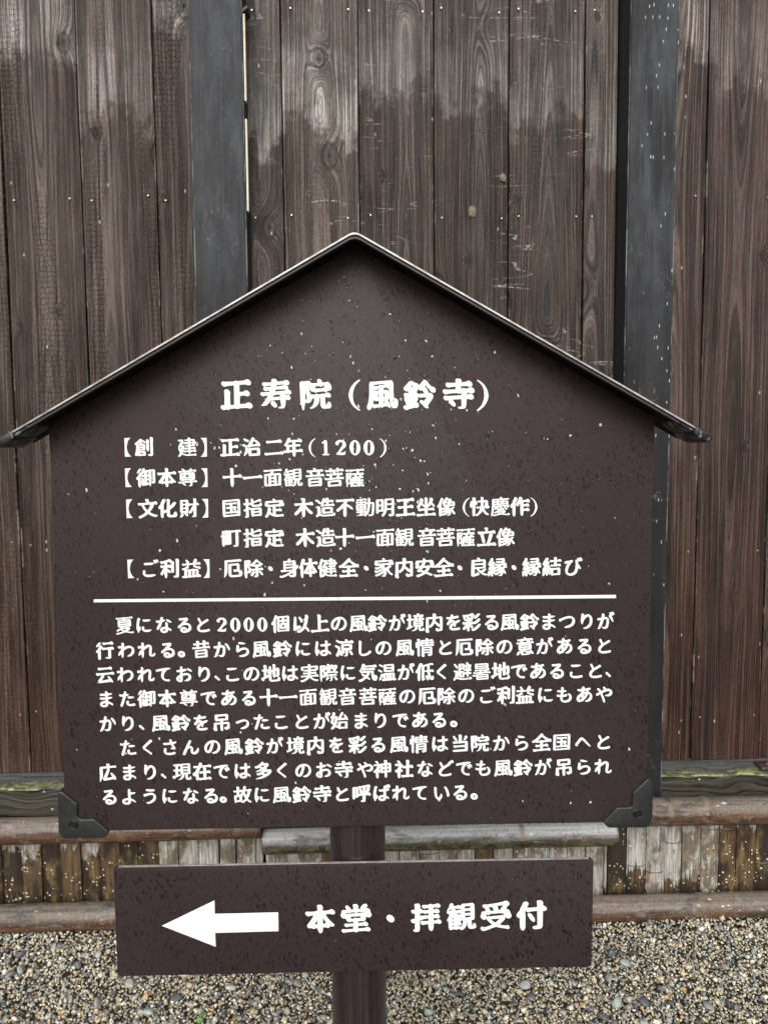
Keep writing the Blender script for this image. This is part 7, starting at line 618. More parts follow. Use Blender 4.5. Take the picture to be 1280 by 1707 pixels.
[[106,1,105,9,110,24,109,27,55,27,35,24,30,25,27,27,25,31,25,36,28,42,32,47,37,50,42,51,46,51,54,49,56,50,60,60,67,70,66,84,64,86,59,87,37,86,22,83,12,86,10,94,12,100,19,107,23,109,28,110,45,107,71,107,75,108,84,113,91,114,96,113,102,108,105,107,157,107,172,113,177,112,184,108,215,108,234,114,240,113,243,110,246,104,244,95,239,87,232,82,226,80,215,81,207,85,201,86,190,86,188,85,194,73,195,68,195,61,193,50,195,49,201,49,219,54,227,53,231,51,233,46,233,40,231,35,227,29,223,25,218,22,205,21,194,26,186,27,174,21,167,20,162,21,155,27,149,27,147,26,142,12,133,1],[93,48,121,48,130,52,139,52,146,48,157,49,159,52,159,56,150,84,147,86,104,86,103,85,101,76,92,51],[190,121,180,123,98,123,65,124,54,122,47,125,44,129,42,136,43,210,48,223,53,229,61,233,65,233,77,229,187,230,202,233,207,232,211,229,214,224,215,217,215,144,211,135,205,128,198,123],[79,145,177,146,179,149,179,161,178,164,175,165,78,166,76,163,76,149,77,146],[77,187,106,186,178,188,178,204,177,207,79,208,77,207,76,204,76,191]],
[[40,17,36,21,33,28,33,114,27,163,22,182,13,209,15,221,18,226,22,230,27,232,35,232,40,228,51,207,53,205,56,211,60,216,64,220,70,222,77,221,88,217,111,215,116,215,124,220,130,221,136,219,142,214,168,213,175,215,180,223,184,226,190,227,193,225,194,220,192,210,186,191,183,184,172,169,180,164,185,154,185,114,184,105,179,97,172,92,164,89,157,91,143,91,141,88,141,72,143,70,162,67,166,68,178,76,188,79,189,83,192,163,196,198,203,217,208,224,217,232,237,235,241,234,244,232,250,223,254,207,254,179,248,170,241,164,233,160,223,159,221,158,218,112,218,44,215,30,211,25,207,21,199,18,187,19,56,19,46,17],[102,38,187,38,189,39,189,45,187,46,179,43,172,42,133,51,118,47,112,49,107,54,104,55,88,56,75,53,67,54,65,52,65,40,67,39],[66,73,75,79,81,81,86,81,95,76,105,75,107,77,107,87,106,90,104,91,85,91,76,89,67,91,65,89,65,76],[99,112,106,112,108,114,109,141,108,143,106,144,100,144,97,142,97,113],[142,112,151,112,154,113,154,142,152,145,143,145,140,143,140,116],[63,153,64,153,73,163,80,167,86,168,94,166,108,167,107,195,105,197,85,198,63,195,56,196,55,194,59,179],[140,166,143,165,146,166,147,174,155,186,156,190,155,192,142,194,141,192]],
]

# ------------------------------------------------------------------ distances
D = atz(90, 1562, 0.015).y            # front of the lowest bamboo pole
P = D + 0.10                          # faces of the two posts
YB = P + 0.100                        # plank faces, outer bays
YC = P + 0.092                        # plank faces, middle bay
A_SIGN = R(1.117 - 1.789)

# ------------------------------------------------------------------ ground
bm = bmesh.new()
bmesh.ops.create_grid(bm, x_segments=1, y_segments=1, size=150)
for v in bm.verts: v.co.z = -0.012
g = obj('ground', bm, mat_ground()); tag(g, 'flat yard of fine mixed gravel reaching away from the wooden wall', kind='structure')

def make_gravel():
    ico1 = bmesh.new(); bmesh.ops.create_icosphere(ico1, subdivisions=1, radius=1.0)
    v1 = np.array([v.co[:] for v in ico1.verts]); f1 = np.array([[v.index for v in f.verts] for f in ico1.faces]); ico1.free()
    ico2 = bmesh.new(); bmesh.ops.create_icosphere(ico2, subdivisions=2, radius=1.0)
    v2 = np.array([v.co[:] for v in ico2.verts]); f2 = np.array([[v.index for v in f.verts] for f in ico2.faces]); ico2.free()
    pal = np.array([(.47, .41, .27), (.40, .37, .29), (.33, .33, .29), (.22, .225, .21), (.075, .082, .092), (.66, .63, .52), (.55, .47, .31), (.44, .29, .12), (.29, .33, .29), (.13, .13, .135), (.76, .74, .68), (.36, .24, .18)]) * 1.26 + .03
    pw = np.array([.19, .16, .12, .08, .06, .11, .13, .05, .045, .045, .045, .015]); pw /= pw.sum()
    V, F, C = [], [], []
    off = 0
    def batch(n, x0, x1, y0, y1, smin, smax, z0, z1, base_v, base_f, dark=False, flat=(.45, .95)):
        nonlocal off
        nv = len(base_v)
        size = smin * (smax / smin) ** rng.rand(n) * .5
        sc = np.stack([rng.uniform(.75, 1.25, n), rng.uniform(.65, 1.1, n), rng.uniform(flat[0], flat[1], n)], 1) * size[:, None]
        pts = base_v[None] * (1 + rng.uniform(-.26, .26, (n, nv, 1)))
        pts = pts + rng.uniform(-.10, .10, (n, nv, 3))
        pts = pts * sc[:, None, :]
        q = rng.normal(size=(n, 4)); q[:, 1:3] *= .38; q /= np.linalg.norm(q, axis=1)[:, None]
        w, x, y, z = q.T
        M = np.stack([np.stack([1 - 2 * (y * y + z * z), 2 * (x * y - z * w), 2 * (x * z + y * w)], 1),
                      np.stack([2 * (x * y + z * w), 1 - 2 * (x * x + z * z), 2 * (y * z - x * w)], 1),
                      np.stack([2 * (x * z - y * w), 2 * (y * z + x * w), 1 - 2 * (x * x + y * y)], 1)], 1)
        pts = np.einsum('nij,nvj->nvi', M, pts)
        pos = np.stack([rng.uniform(x0, x1, n), rng.uniform(y0, y1, n), rng.uniform(z0, z1, n)], 1)
        # a few low swells and a little heap against the wall
        pos[:, 2] += .004 * np.sin(pos[:, 0] * 9 + 2 * np.sin(pos[:, 1] * 5)) + .012 * np.clip((pos[:, 1] - (D - .12)) / .2, 0, 1)
        pts += pos[:, None, :]
        c = pal[rng.choice(4 if False else len(pal), n, p=pw)] if not dark else pal[rng.choice([4, 3, 8, 9, 2], n)]
        c = c * rng.uniform(.72, 1.18, (n, 1))
        V.append(pts.reshape(-1, 3)); F.append((base_f[None] + (off + np.arange(n) * nv)[:, None, None]).reshape(-1, 3))
        C.append(np.repeat(c, nv, 0)); off += n * nv
    X0, X1 = -1.75, 1.75
    batch(30000, X0, X1, 1.62, D + .10, .0055, .0100, -.006, .002, v1, f1)
    batch(20000, X0, X1, 1.62, D + .08, .0058, .0112, -.002, .006, v1, f1)
    batch(1500, X0, X1, 1.62, D + .03, .011, .019, .000, .007, v2, f2)
    batch(330, X0, X1, 1.62, D + .02, .016, .034, .003, .009, v2, f2, dark=True, flat=(.25, .5))
    batch(9000, X0 - .4, X1 + .4, 1.15, 1.63, .009, .017, -.006, .004, v1, f1)
    V = np.concatenate(V); F = np.concatenate(F); C = np.concatenate(C)
    me = bpy.data.meshes.new('gravel')
    me.vertices.add(len(V)); me.vertices.foreach_set('co', V.astype(np.float32).ravel())
    me.loops.add(F.size); me.loops.foreach_set('vertex_index', F.astype(np.int32).ravel())
    me.polygons.add(len(F)); me.polygons.foreach_set('loop_start', np.arange(0, F.size, 3, dtype=np.int32))
    me.update()
    a = me.attributes.new('col', 'FLOAT_COLOR', 'POINT')
    a.data.foreach_set('color', np.concatenate([C, np.ones((len(C), 1))], 1).astype(np.float32).ravel())
    me.validate()
    o = link('gravel', me, mat_stone())
    tag(o, 'wet crushed gravel of tan, grey and slate stones in front of the bamboo', 'gravel', kind='stuff')
make_gravel()

# ------------------------------------------------------------------ timber wall
ZB = at(50, 1288, YB).z               # foot of the planks
ZT = 3.35
wall = empty('plank_wall', (0, P, 0), 'dark weathered timber wall of upright planks and two posts behind the sign', 'wall')

def planks(name, edges, y, z0, z1, mats, rows, thick=.022, knots=()):
    """one panel of upright planks: edges = sorted x positions of the joints"""
    bm = bmesh.new()
    pu, pr, hw = [], [], []
    for a, b in zip(edges[:-1], edges[1:]):
        gap = rng.uniform(.0020, .0038)
        a2, b2 = a + gap, b - gap
        if b2 - a2 < .01: continue
        n0 = len(bm.verts)
        yo = y + rng.uniform(0, .005)
        tw = rng.uniform(-.0022, .0022)
        r = bmesh.ops.create_grid(bm, x_segments=2, y_segments=14, size=.5)
        cx, w = (a2 + b2) / 2, (b2 - a2)
        seed = rng.rand()
        ph = rng.uniform(0, 6)
        for v in r['verts']:
            u, t = v.co.x, v.co.y + .5
            z = z0 + t * (z1 - z0)
            wob = .0012 * math.sin(z * 3.1 + ph) + .0007 * math.sin(z * 9 + ph * 2)
            v.co = Vector((cx + u * w + (wob if abs(u) > .4 else 0), yo + tw * u * 2 + (.0012 if abs(u) > .4 else 0), z))
        fr = [f for f in bm.faces if f.verts[0].index < 0 or True]
        vs = r['verts']
        fs = list({f for v in vs for f in v.link_faces})
        ex = bmesh.ops.extrude_face_region(bm, geom=fs)
        nv = [e for e in ex['geom'] if isinstance(e, bmesh.types.BMVert)]
        for v in nv: v.co.y += thick
        allv = vs + nv
        for v in allv:
            pu.append((v, v.co.x - cx, seed, w / 2))
    bmesh.ops.recalc_face_normals(bm, faces=bm.faces[:])
    # nail heads, two to a plank in each row
    for zr in rows:
        for a, b in zip(edges[:-1], edges[1:]):
            for s in ((a + .028, b - .028) if b - a > .12 else ((a + .03,) if b - a > .05 else ())):
                if rng.rand() < .16: continue
                m = Matrix.Translation((s + rng.uniform(-.008, .008), y - .0003, zr + rng.uniform(-.008, .008))) @ Matrix.Rotation(R(90), 4, 'X')
                q = bmesh.ops.create_cone(bm, cap_ends=True, segments=10, radius1=.0034, radius2=.0024, depth=.003, matrix=m)
                for v in q['verts']:
                    for f in v.link_faces: f.material_index = 1
    for kx, kz, kr in knots:                                  # pale dead knots standing a little out of the wood
        q = bmesh.ops.create_uvsphere(bm, u_segments=14, v_segments=8, radius=1.0, matrix=Matrix.Translation((kx, y, kz)) @ Matrix.Rotation(rng.uniform(-.4, .4), 4, 'Y') @ Matrix.Diagonal((kr, .0028, kr * 1.35, 1)))
        for v in q['verts']:
            v.co += Vector((rng.uniform(-.1, .1) * kr, 0, rng.uniform(-.1, .1) * kr))
            for f in v.link_faces: f.material_index = 2
    bm.verts.index_update()
    n = len(bm.verts)
    A = np.zeros((3, n), np.float32)
    for v, u, s, h in pu:
        A[:, v.index] = (u, s, h)
    me = bpy.data.meshes.new(name)
    bm.to_mesh(me); bm.free()
    fattr(me, 'pu', A[0]); fattr(me, 'prnd', A[1]); fattr(me, 'phw', A[2])
    o = link(name, me, mats, wall)
    o.location = (0, -P, 0)
    return o

nail_m = mat_plain('nail_head', (.50, .49, .47), .35, metal=.6, var=.3, scale=200)
X = lambda px, py, Y: at(px, py, Y).x
# left bay
LPX0, LPX1 = X(318, 200, P), X(407, 200, P)          # left post
RPX0, RPX1 = X(1046, 300, P), X(1126, 300, P)        # right post
e = [X(18, 560, YB), X(143, 500, YB), X(267, 480, YB), LPX0 + .045]
x = e[0]
while x > -2.7:
    x -= rng.uniform(.19, .25); e.insert(0, x)
planks('plank_panel', e, YB, ZB, ZT, [mat_plank('charred_plank', at(150, 105, YB).z, .85, (1.02, 1.0, .97)), nail_m],
       [at(150, 330, YB).z, at(40, 905, YB).z, at(40, 1190, YB).z, at(150, -60, YB).z])
e = [LPX1 - .01, X(471, 250, YC), X(598, 250, YC), X(723.5, 250, YC), X(848, 250, YC), X(973, 300, YC), X(1028, 300, YC)]
planks('plank_panel', e, YC, ZB - .06, ZT, [mat_plank('grey_plank', at(720, 225, YC).z, .22, (.98, .99, .97), 1.0), nail_m, mat_plain('dead_knot', (.17, .135, .10), .7, var=.75, scale=140, bump=.6)],
       [at(700, 17, YC).z, at(700, 362, YC).z, at(700, 900, YC).z],
       knots=[(X(787, 352, YC), at(787, 352, YC).z, .013), (X(838, 296, YC), at(838, 296, YC).z, .010)])
e = [RPX1 - .05, X(1171, 500, YB), X(1279, 850, YB)]
x = e[-1]
while x < 2.7:
    x += rng.uniform(.19, .25); e.append(x)
planks('plank_panel', e, YB, at(1200, 1266, YB).z, ZT, [mat_plank('reddish_plank', at(1200, 120, YB).z, .12, (1.08, .97, .94)), nail_m],
       [at(1150, 328, YB).z, at(1150, 921, YB).z, at(1150, 1197, YB).z, at(1150, -60, YB).z])

bm = bmesh.new()
box(bm, -2.75, 2.75, YB + .034, YB + .05, 0.0, ZT)
o = obj('backing_board', bm, mat_plain('tarred_backing', (.008, .008, .008), .8), wall); o.location = (0, -P, 0)

post_m = mat_post()
side_shade_m = mat_plain('post_side_shade', (.012, .012, .014), .75)  # deep shade of the gap beside the post, painted on its side faces
def post(x0, x1, z1=ZT):
    bm = bmesh.new()
    r = bmesh.ops.create_cube(bm, size=1.0)
    for v in r['verts']:
        v.co = Vector((x0 + (v.co.x + .5) * (x1 - x0), P + (v.co.y + .5) * .13, -.02 + (v.co.z + .5) * (z1 + .02)))
    bmesh.ops.bevel(bm, geom=[e for e in bm.edges if abs(e.verts[0].co.z - e.verts[1].co.z) > 1], offset=.004, segments=2, affect='EDGES')
    me = bpy.data.meshes.new('post')
    bm.to_mesh(me); bm.free()
    co = np.array([v.co[:] for v in me.vertices])
    c = (x0 + x1) / 2
    fattr(me, 'pu', co[:, 0] - c); fattr(me, 'phw', np.full(len(co), (x1 - x0) / 2))
    o = link('post', me, [post_m, side_shade_m], wall); o.location = (0, -P, 0)
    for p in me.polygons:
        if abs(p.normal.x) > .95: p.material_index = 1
    return o
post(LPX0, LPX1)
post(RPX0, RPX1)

# added strip coloured as light in the slit by the post; black stop above
bm = bmesh.new()
xs0 = X(408.5, 200, P + .012); 
zs = [at(408, y, P + .012).z for y in (22, 168, 198, 352)]
for za, zb in ((zs[1], zs[0]), (zs[3], zs[2])):
    box(bm, xs0, xs0 + .0055, P + .012, P + .030, za, zb, .0008, 1)
o = obj('slit_light_strip', bm, mat_plain('slit_light_paint', (.86, .80, .62), .6, var=.12), wall); o.location = (0, -P, 0)
bm = bmesh.new()
prism(bm, [(xs0 - .012, zs[0] - .010), (xs0 + .016, zs[0] + .012), (xs0 + .016, zs[0] + .022), (xs0 - .012, zs[0] + .004)], P + .006, P + .06, .001)
o = obj('stop_block', bm, mat_plain('black_rubber_stop', (.012, .012, .012), .5), wall); o.location = (0, -P, 0)

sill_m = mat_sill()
def sill(x0, x1, yf, yb, ztb, ztf, zb):
    bm = bmesh.new()
    n = 40
    rows = []
    prof = [(yf, zb), (yf, ztf - .006), (yf + .002, ztf - .002), (yf + .006, ztf), ((yf + yb) / 2, (ztf + ztb) / 2), (yb, ztb), (yb, zb)]
    for i in range(n + 1):
        xx = x0 + (x1 - x0) * i / n
        j = .002 * math.sin(i * 2.3) + rng.uniform(-.0015, .0015)
        rows.append([bm.verts.new((xx, y + (j if k < 4 else 0), z + (j if 0 < k < 4 else 0))) for k, (y, z) in enumerate(prof)])
    for a, b in zip(rows[:-1], rows[1:]):
        for k in range(len(prof) - 1):
            bm.faces.new((a[k], a[k + 1], b[k + 1], b[k]))
    bm.faces.new(rows[0]); bm.faces.new(rows[-1][::-1])
    bmesh.ops.recalc_face_normals(bm, faces=bm.faces[:])
    me = bpy.data.meshes.new('sill_beam')
    bm.to_mesh(me); bm.free()
    fattr(me, 'pedge', [v.co.y - yf for v in me.vertices])
    o = link('sill_beam', me, sill_m, wall); o.location = (0, -P, 0)
ztf_l, ztf_r = at(50, 1314, P + .006).z, at(1200, 1291, P + .006).z
zr = at(1200, 1266, YB).z
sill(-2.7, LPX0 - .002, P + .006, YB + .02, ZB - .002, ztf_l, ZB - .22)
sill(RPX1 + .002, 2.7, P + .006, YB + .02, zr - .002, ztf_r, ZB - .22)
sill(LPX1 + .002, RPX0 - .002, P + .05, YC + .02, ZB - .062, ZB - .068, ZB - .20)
# little iron plate lying on the right sill
bm = bmesh.new()
pc = at(1272, 1274, P + .05)
box(bm, pc.x - .022, pc.x + .07, P + .02, P + .075, ztf_r + .004, ztf_r + .014, .002)
bmesh.ops.create_cone(bm, cap_ends=True, segments=14, radius1=.009, radius2=.007, depth=.008, matrix=Matrix.Translation((pc.x + .01, P + .045, ztf_r + .018)))
o = obj('iron_plate', bm, mat_plain('rusty_iron', (.085, .060, .048), .45, metal=.3, var=.4), wall, 30); o.location = (0, -P, 0)

# top plate of the wall, above the picture
bm = bmesh.new()
box(bm, -2.75, 2.75, P - .02, YB + .08, ZT + .002, ZT + .12, .006)
o = obj('top_beam', bm, mat_plain('dark_beam', (.03, .028, .027), .6), wall); o.location = (0, -P, 0)

# ------------------------------------------------------------------ bamboo skirts
def pole(x0, x1, yc, zc, r, nodes, parent, mat, dz=0.0, ph=0.0):
    n = max(12, int((x1 - x0) / .012)); m = 22
    V, F, UP, ND = [], [], [], []
    xs = np.linspace(x0, x1, n + 1)
    for i, xx in enumerate(xs):
        nd = min([abs(xx - q) for q in nodes] + [9])
        rr = r * (1 + .085 * math.exp(-(nd / .010) ** 2) - .03 * math.exp(-(nd / .05) ** 2) + .02 * math.sin(xx * 2.2 + ph))
        zz = zc + dz * (xx - x0) + .004 * math.sin(xx * 1.7 + ph)
        for k in range(m):
            a = 2 * math.pi * k / m
            V.append((xx, yc - rr * math.sin(a), zz + rr * math.cos(a))); UP.append(math.cos(a)); ND.append(math.exp(-(nd / .007) ** 2))
    for i in range(n):
        for k in range(m):
            F.append((i * m + k, i * m + (k + 1) % m, (i + 1) * m + (k + 1) % m, (i + 1) * m + k))
    F.append(tuple(range(m))); F.append(tuple(range(n * m, n * m + m))[::-1])
    me = bpy.data.meshes.new('rail')
    me.from_pydata(V, [], F); me.update()
    for p in me.polygons: p.use_smooth = len(p.vertices) == 4
    fattr(me, 'up', UP); fattr(me, 'nodem', ND)
    bm = bmesh.new(); bm.from_mesh(me); bmesh.ops.recalc_face_normals(bm, faces=bm.faces[:]); bm.to_mesh(me); bm.free()
    o = link('rail', me, mat, parent); o.location = -Vector(parent.location)
    return o

slat_m = mat_slat()
def slats(x0, x1, yf, z0, z1, pale, parent, w=.0615):
    V, F, A = [], [], []
    x = x0; i = 0
    while x < x1 - .01:
        ww = w * rng.uniform(.92, 1.06)
        ww = min(ww, x1 - x)
        seed = rng.rand(); yo = rng.uniform(0, .006); zt = z1 - rng.uniform(0, .004)
        pk = pale(x + ww / 2, i)
        node = rng.uniform(z0, z1) if rng.rand() < .75 else 9
        zs = sorted(set(list(np.linspace(z0, zt, 9)) + ([node - .004, node, node + .004] if z0 + .01 < node < zt - .01 else [])))
        m = 7; base = len(V)
        for z in zs:
            nd = abs(z - node)
            for k in range(m):
                u = -1 + 2 * k / (m - 1)
                bul = .0018 if nd < .002 else 0
                V.append((x + ww / 2 + u * (ww / 2 - .0011), yf + yo + .0095 * abs(u) ** 2.5 - bul + .0 , z))
                A.append((u, seed, pk, 1.0 if nd < .002 else 0.0))
        for a in range(len(zs) - 1):
            for k in range(m - 1):
                b = base + a * m + k
                F.append((b, b + 1, b + m + 1, b + m))
        # sides and back so that each strip has body
        nb = len(V)
        for z in (zs[0], zs[-1]):
            for u in (-1, 1):
                V.append((x + ww / 2 + u * (ww / 2 - .0012), yf + yo + .018, z)); A.append((u, seed, pk, 0))
        top = base + (len(zs) - 1) * m
        F.append(tuple(base + a * m for a in range(len(zs))) + (nb + 2, nb))
        F.append(tuple(base + a * m + m - 1 for a in range(len(zs)))[::-1] + (nb + 1, nb + 3))
        F.append(tuple(top + k for k in range(m)) + (nb + 3, nb + 2))
        x += ww; i += 1
    me = bpy.data.meshes.new('slat_panel')
    me.from_pydata(V, [], F); me.update()
    A = np.array(A)
    fattr(me, 'pu', A[:, 0]); fattr(me, 'prnd', A[:, 1]); fattr(me, 'pale', A[:, 2]); fattr(me, 'nodem', A[:, 3])
    o = link('slat_panel', me, slat_m, parent); o.location = -Vector(parent.location)
    bm = bmesh.new()
    box(bm, x0, x1, yf + .021, yf + .03, z0, z1 - .01)
    o = obj('backing_strip', bm, mat_plain('dark_backing', (.014, .011, .009), .8), parent); o.location = -Vector(parent.location)

GRP = 'bamboo skirts along the foot of the wall'
yc = D + .042
rail_l = mat_rail('brown_bamboo', (.050, .026, .014), (.155, .082, .045), (.125, .115, .100), 0, .75, .6)
rail_r = mat_rail('lichened_bamboo', (.045, .026, .016), (.150, .085, .050), (.150, .130, .112), 0, .7, .35)
rail_c = mat_rail('algae_bamboo', (.045, .034, .022), (.130, .100, .066), (.30, .31, .31), .75, .9, .0)
ru = 0.0405
zl = at(50, 1388, yc - .02).z; zrr = at(1190, 1357, yc - .02).z
zlow_l = at(50, 1537, yc - .02).z; zlow_r = at(1190, 1515, yc - .02).z
xm0, xm1 = X(437, 1400, yc), X(1025, 1400, yc)
lt = empty('bamboo_skirt', (-1.2, D + .04, 0), 'low bamboo skirt left of the sign post, brown pole over splashed slats', 'bamboo skirt', group=GRP)
pole(-2.6, xm0, yc, zl, ru, [X(q, 1388, yc) for q in (-330, -130, 208, 400)] + [-2.2], lt, rail_l, ph=.4)
pole(-2.6, X(500, 1530, yc), yc, zlow_l, ru * 1.02, [X(q, 1537, yc) for q in (-260, -60, 70, 141, 330)] + [-2.1], lt, rail_l, ph=2.0)
def pale_l(x, i):
    px = 640 + (x - X(640, 1450, D + .08)) * FPX / (D + .08)
    if px > 240: return rng.uniform(-.02, .16)
    if 140 < px < 240: return 9
    return rng.choice([zl - .06, zl - .11, zl - .085, zl - .03, 9], p=[.25, .3, .25, .15, .05])
slats(-2.6, xm0 - .004, D + .088, -.02, zl, pale_l, lt)

ct = empty('bamboo_skirt', ((xm0 + xm1) / 2, D + .04, 0), 'low bamboo skirt behind the sign post under a wet greenish pole', 'bamboo skirt', group=GRP)
yc2 = D + .046
zc = at(900, 1398, yc2 - .02).z
pole(xm0 + .003, xm1, yc2, zc - .002, .0372, [X(866, 1400, yc2), X(560, 1400, yc2)], ct, rail_c, ph=1.0)
slats(xm0 + .002, xm1 - .004, D + .092, -.02, zc - .01, lambda x, i: rng.choice([.0, .06, .14, 9], p=[.2, .25, .25, .3]), ct)
pole(X(500, 1530, yc) + .004, X(900, 1530, yc), yc, (zlow_l + zlow_r) / 2, ru, [X(700, 1530, yc)], ct, rail_l, ph=.2)

rt = empty('bamboo_skirt', (1.3, D + .04, 0), 'low bamboo skirt right of the arrow board with pale peeling slats and lichen spots', 'bamboo skirt', group=GRP)
pole(xm1 + .004, 2.6, yc, zrr, ru * 1.08, [X(q, 1357, yc) for q in (1110, 1172, 1420)] + [1.8, 2.2], rt, rail_r, ph=1.1)
pole(X(900, 1530, yc) + .004, 2.6, yc, zlow_r, ru * 1.02, [X(q, 1515, yc) for q in (1167, 1430)] + [1.9, 2.3], rt, rail_r, ph=3.0)
def pale_r(x, i):
    px = 640 + (x - X(640, 1450, D + .08)) * FPX / (D + .08)
    if px < 1055: return 9 if px > 1024 else 0.0
    if px > 1248: return rng.choice([zrr - .06, 9])
    return rng.choice([.05, .09, .11, .13])
slats(xm1 - .004, 2.6, D + .088, -.02, zrr, pale_r, rt)

# ------------------------------------------------------------------ the sign
O = at(598, 1000, 1.16); O = Vector((O.x, O.y, 0))
EX = Vector((math.cos(A_SIGN), math.sin(A_SIGN), 0)); EY = Vector((-math.sin(A_SIGN), math.cos(A_SIGN), 0))
def sat(px, py, yl=0.0):
    d = ray(px, py)
    t = (yl - (CAM - O).dot(EY)) / d.dot(EY)
    p = CAM + d * t - O
    return p.dot(EX), p.z
sign = empty('information_sign', O, 'dark brown house-shaped temple sign with white Japanese writing and an arrow board on one post', 'sign', A_SIGN)
BT = .007
bl = (sat(83, 720)[0] + sat(106, 1320)[0]) / 2
br = (sat(1091, 700)[0] + sat(1078, 1250)[0]) / 2
bb = (sat(182, 1385)[1] + sat(1000, 1371)[1]) / 2
RF = -.054                                # front edge of the roof, ahead of the board
ax, az = sat(591, 386, RF)
exr, ezr = sat(1178, 724, RF)
exl, ezl = ax - (exr - ax), ezr
TH = .0035
nrm = Vector((ezr - az, -(exr - ax))).normalized() * -1    # outward normal of right slope (x,z)
if nrm.y < 0: nrm = -nrm
def under(x):                            # underside height of roof at x
    k = (az - ezr) / (exr - ax)
    return az - TH / nrm.y - k * abs(x - ax)
board_m = mat_board('brown_sign_panel')
bm = bmesh.new()
pts = [(bl, bb), (br, bb), (br, under(br) - .0006), (ax, under(ax) - .0012), (bl, under(bl) - .0006)]
prism(bm, round_poly(pts, [.006, .006, .0, .004, .0], 4), 0, BT, .0012, 2)
board = obj('board', bm, board_m, sign, 35)
# arrow board
al = (sat(190, 1450)[0] + sat(195, 1625)[0]) / 2; ar = (sat(988, 1435)[0] + sat(987, 1610)[0]) / 2
at_ = (sat(197, 1447)[1] + sat(988, 1432)[1]) / 2; ab = (sat(195, 1629)[1] + sat(987, 1611)[1]) / 2
bm = bmesh.new()
prism(bm, round_poly([(al, ab), (ar, ab), (ar, at_), (al, at_)], .006, 5), 0, BT, .0012, 2)
aboard = obj('arrow_board', bm, board_m, sign, 35)
# light metal core showing on the top edge of the arrow board
bm = bmesh.new()
box(bm, al + .007, ar - .007, .0012, BT - .001, at_ - .0008, at_ + .0007, .0003, 1)
obj('edge_strip', bm, mat_plain('worn_edge_metal', (.42, .38, .37), .35, metal=.3, var=.3, scale=90), aboard)
# post
pr = (sat(642, 1380, .05)[0] - sat(550, 1380, .05)[0]) / 2
pxc = (sat(642, 1380, .05)[0] + sat(550, 1380, .05)[0]) / 2
bm = bmesh.new()
yp = BT + pr + .001
zs_ = [0.0, az - .03]
bmesh.ops.create_cone(bm, cap_ends=True, segments=64, radius1=pr, radius2=pr, depth=zs_[1] + .3, matrix=Matrix.Translation((pxc, yp, (zs_[1] - .3) / 2)))
def mat_tube():
    t = NT('brown_tube_paint')
    tc, X_, Y_, Z_ = t.pos()
    st = t.noise(t.xyz(t.mul(X_, 130.0), t.mul(Y_, 130.0), t.mul(Z_, 3.0)), 1.0, 3)
    b = t.noise(t.xyz(t.mul(X_, 40.0), t.mul(Y_, 40.0), t.mul(Z_, 9.0)), 1.0, 4)
    col = t.mix(t.step(st, .35, .7), (.020, .0125, .0125), (.040, .028, .028))
    col = t.mix(t.mul(t.step(b, .5, .7), .5), col, (.012, .008, .008))
    return t.out(Base_Color=col, Roughness=t.step(b, .3, .7, .22, .42), Normal=t.bump(st, .15, .001))
obj('post', bm, mat_tube(), sign, 40)
# roof: one bent sheet
k = (az - ezr) / (exr - ax)
bm = bmesh.new()
def vee(t0, t1, x_in, apexr=.010, n=6):
    """outline of the bent sheet between two offsets below the top line"""
    def line_(t):
        a = Vector((ax, az - t / nrm.y)); e1 = Vector((exr - x_in, az - t / nrm.y - k * (exr - x_in - ax))); e0 = Vector((exl + x_in, e1.y))
        d1 = (e1 - a).normalized() * (apexr); d0 = (e0 - a).normalized() * (apexr)
        arc = []
        for i in range(n + 1):
            u = i / n
            q = (a + d0) * (1 - u) ** 2 + a * 2 * u * (1 - u) + (a + d1) * u * u
            arc.append((q.x, q.y))
        return [(e0.x, e0.y)] + arc + [(e1.x, e1.y)]
    return line_(t0) + line_(t1)[::-1]
prism(bm, vee(0, TH, 0), RF, .060, 0)
roof = obj('roof', bm, mat_plain('brown_sheet_metal', (.010, .0075, .0075), .7, var=.3, scale=30, spec=.15), sign, 25)
bm = bmesh.new()
prism(bm, vee(-.0008, .0014, .002), RF - .0012, RF + .004, 0)
es = obj('edge_strip', bm, mat_plain('bare_roof_edge', (.40, .38, .36), .32, metal=.5, var=.35, scale=60), roof)
# folded hem, a darker lip under the bright edge
bm = bmesh.new()
prism(bm, vee(TH + .0002, TH + .0026, .004), RF + .0004, RF + .010, 0)
obj('hem', bm, mat_plain('brown_hem', (.030, .024, .024), .5), roof)
# rubber caps on the two eaves
def mat_cap():
    t = NT('black_rubber')
    tc, X_, Y_, Z_ = t.pos()
    n = t.noise(tc, 75.0, 4, .6)
    m = t.step(n, .52, .60)
    col = t.mix(t.mul(m, .75), (.012, .013, .014), (.22, .26, .26))
    return t.out(Base_Color=col, Roughness=.28, Normal=t.bump(n, .4, .002))
cap_m = mat_cap()
for s in (1, -1):
    e_ = Vector((exr if s > 0 else exl, ezr))
    d = Vector((s * (exr - ax), ezr - az)).normalized()       # down the slope
    nn = Vector((-d.y, d.x)) if s > 0 else Vector((d.y, -d.x))    # upward normal
    Pt = lambda u, w: tuple(e_ + d * u + nn * w)
    bm = bmesh.new()
    prism(bm, [Pt(-.020, .0022), Pt(.007, .0022), Pt(.010, -.002), Pt(.007, -.0095), Pt(-.010, -.0105), Pt(-.020, -.0085)][::(1 if s < 0 else -1)], RF - .004, .018, .0018, 2)
    prism(bm, [Pt(-.046, -TH), Pt(-.0205, -TH), Pt(-.0205, -.0078), Pt(-.040, -.0070)][::(1 if s < 0 else -1)], RF - .001, .012, .0010, 1)
    obj('eave_cap', bm, cap_m, roof, 30)

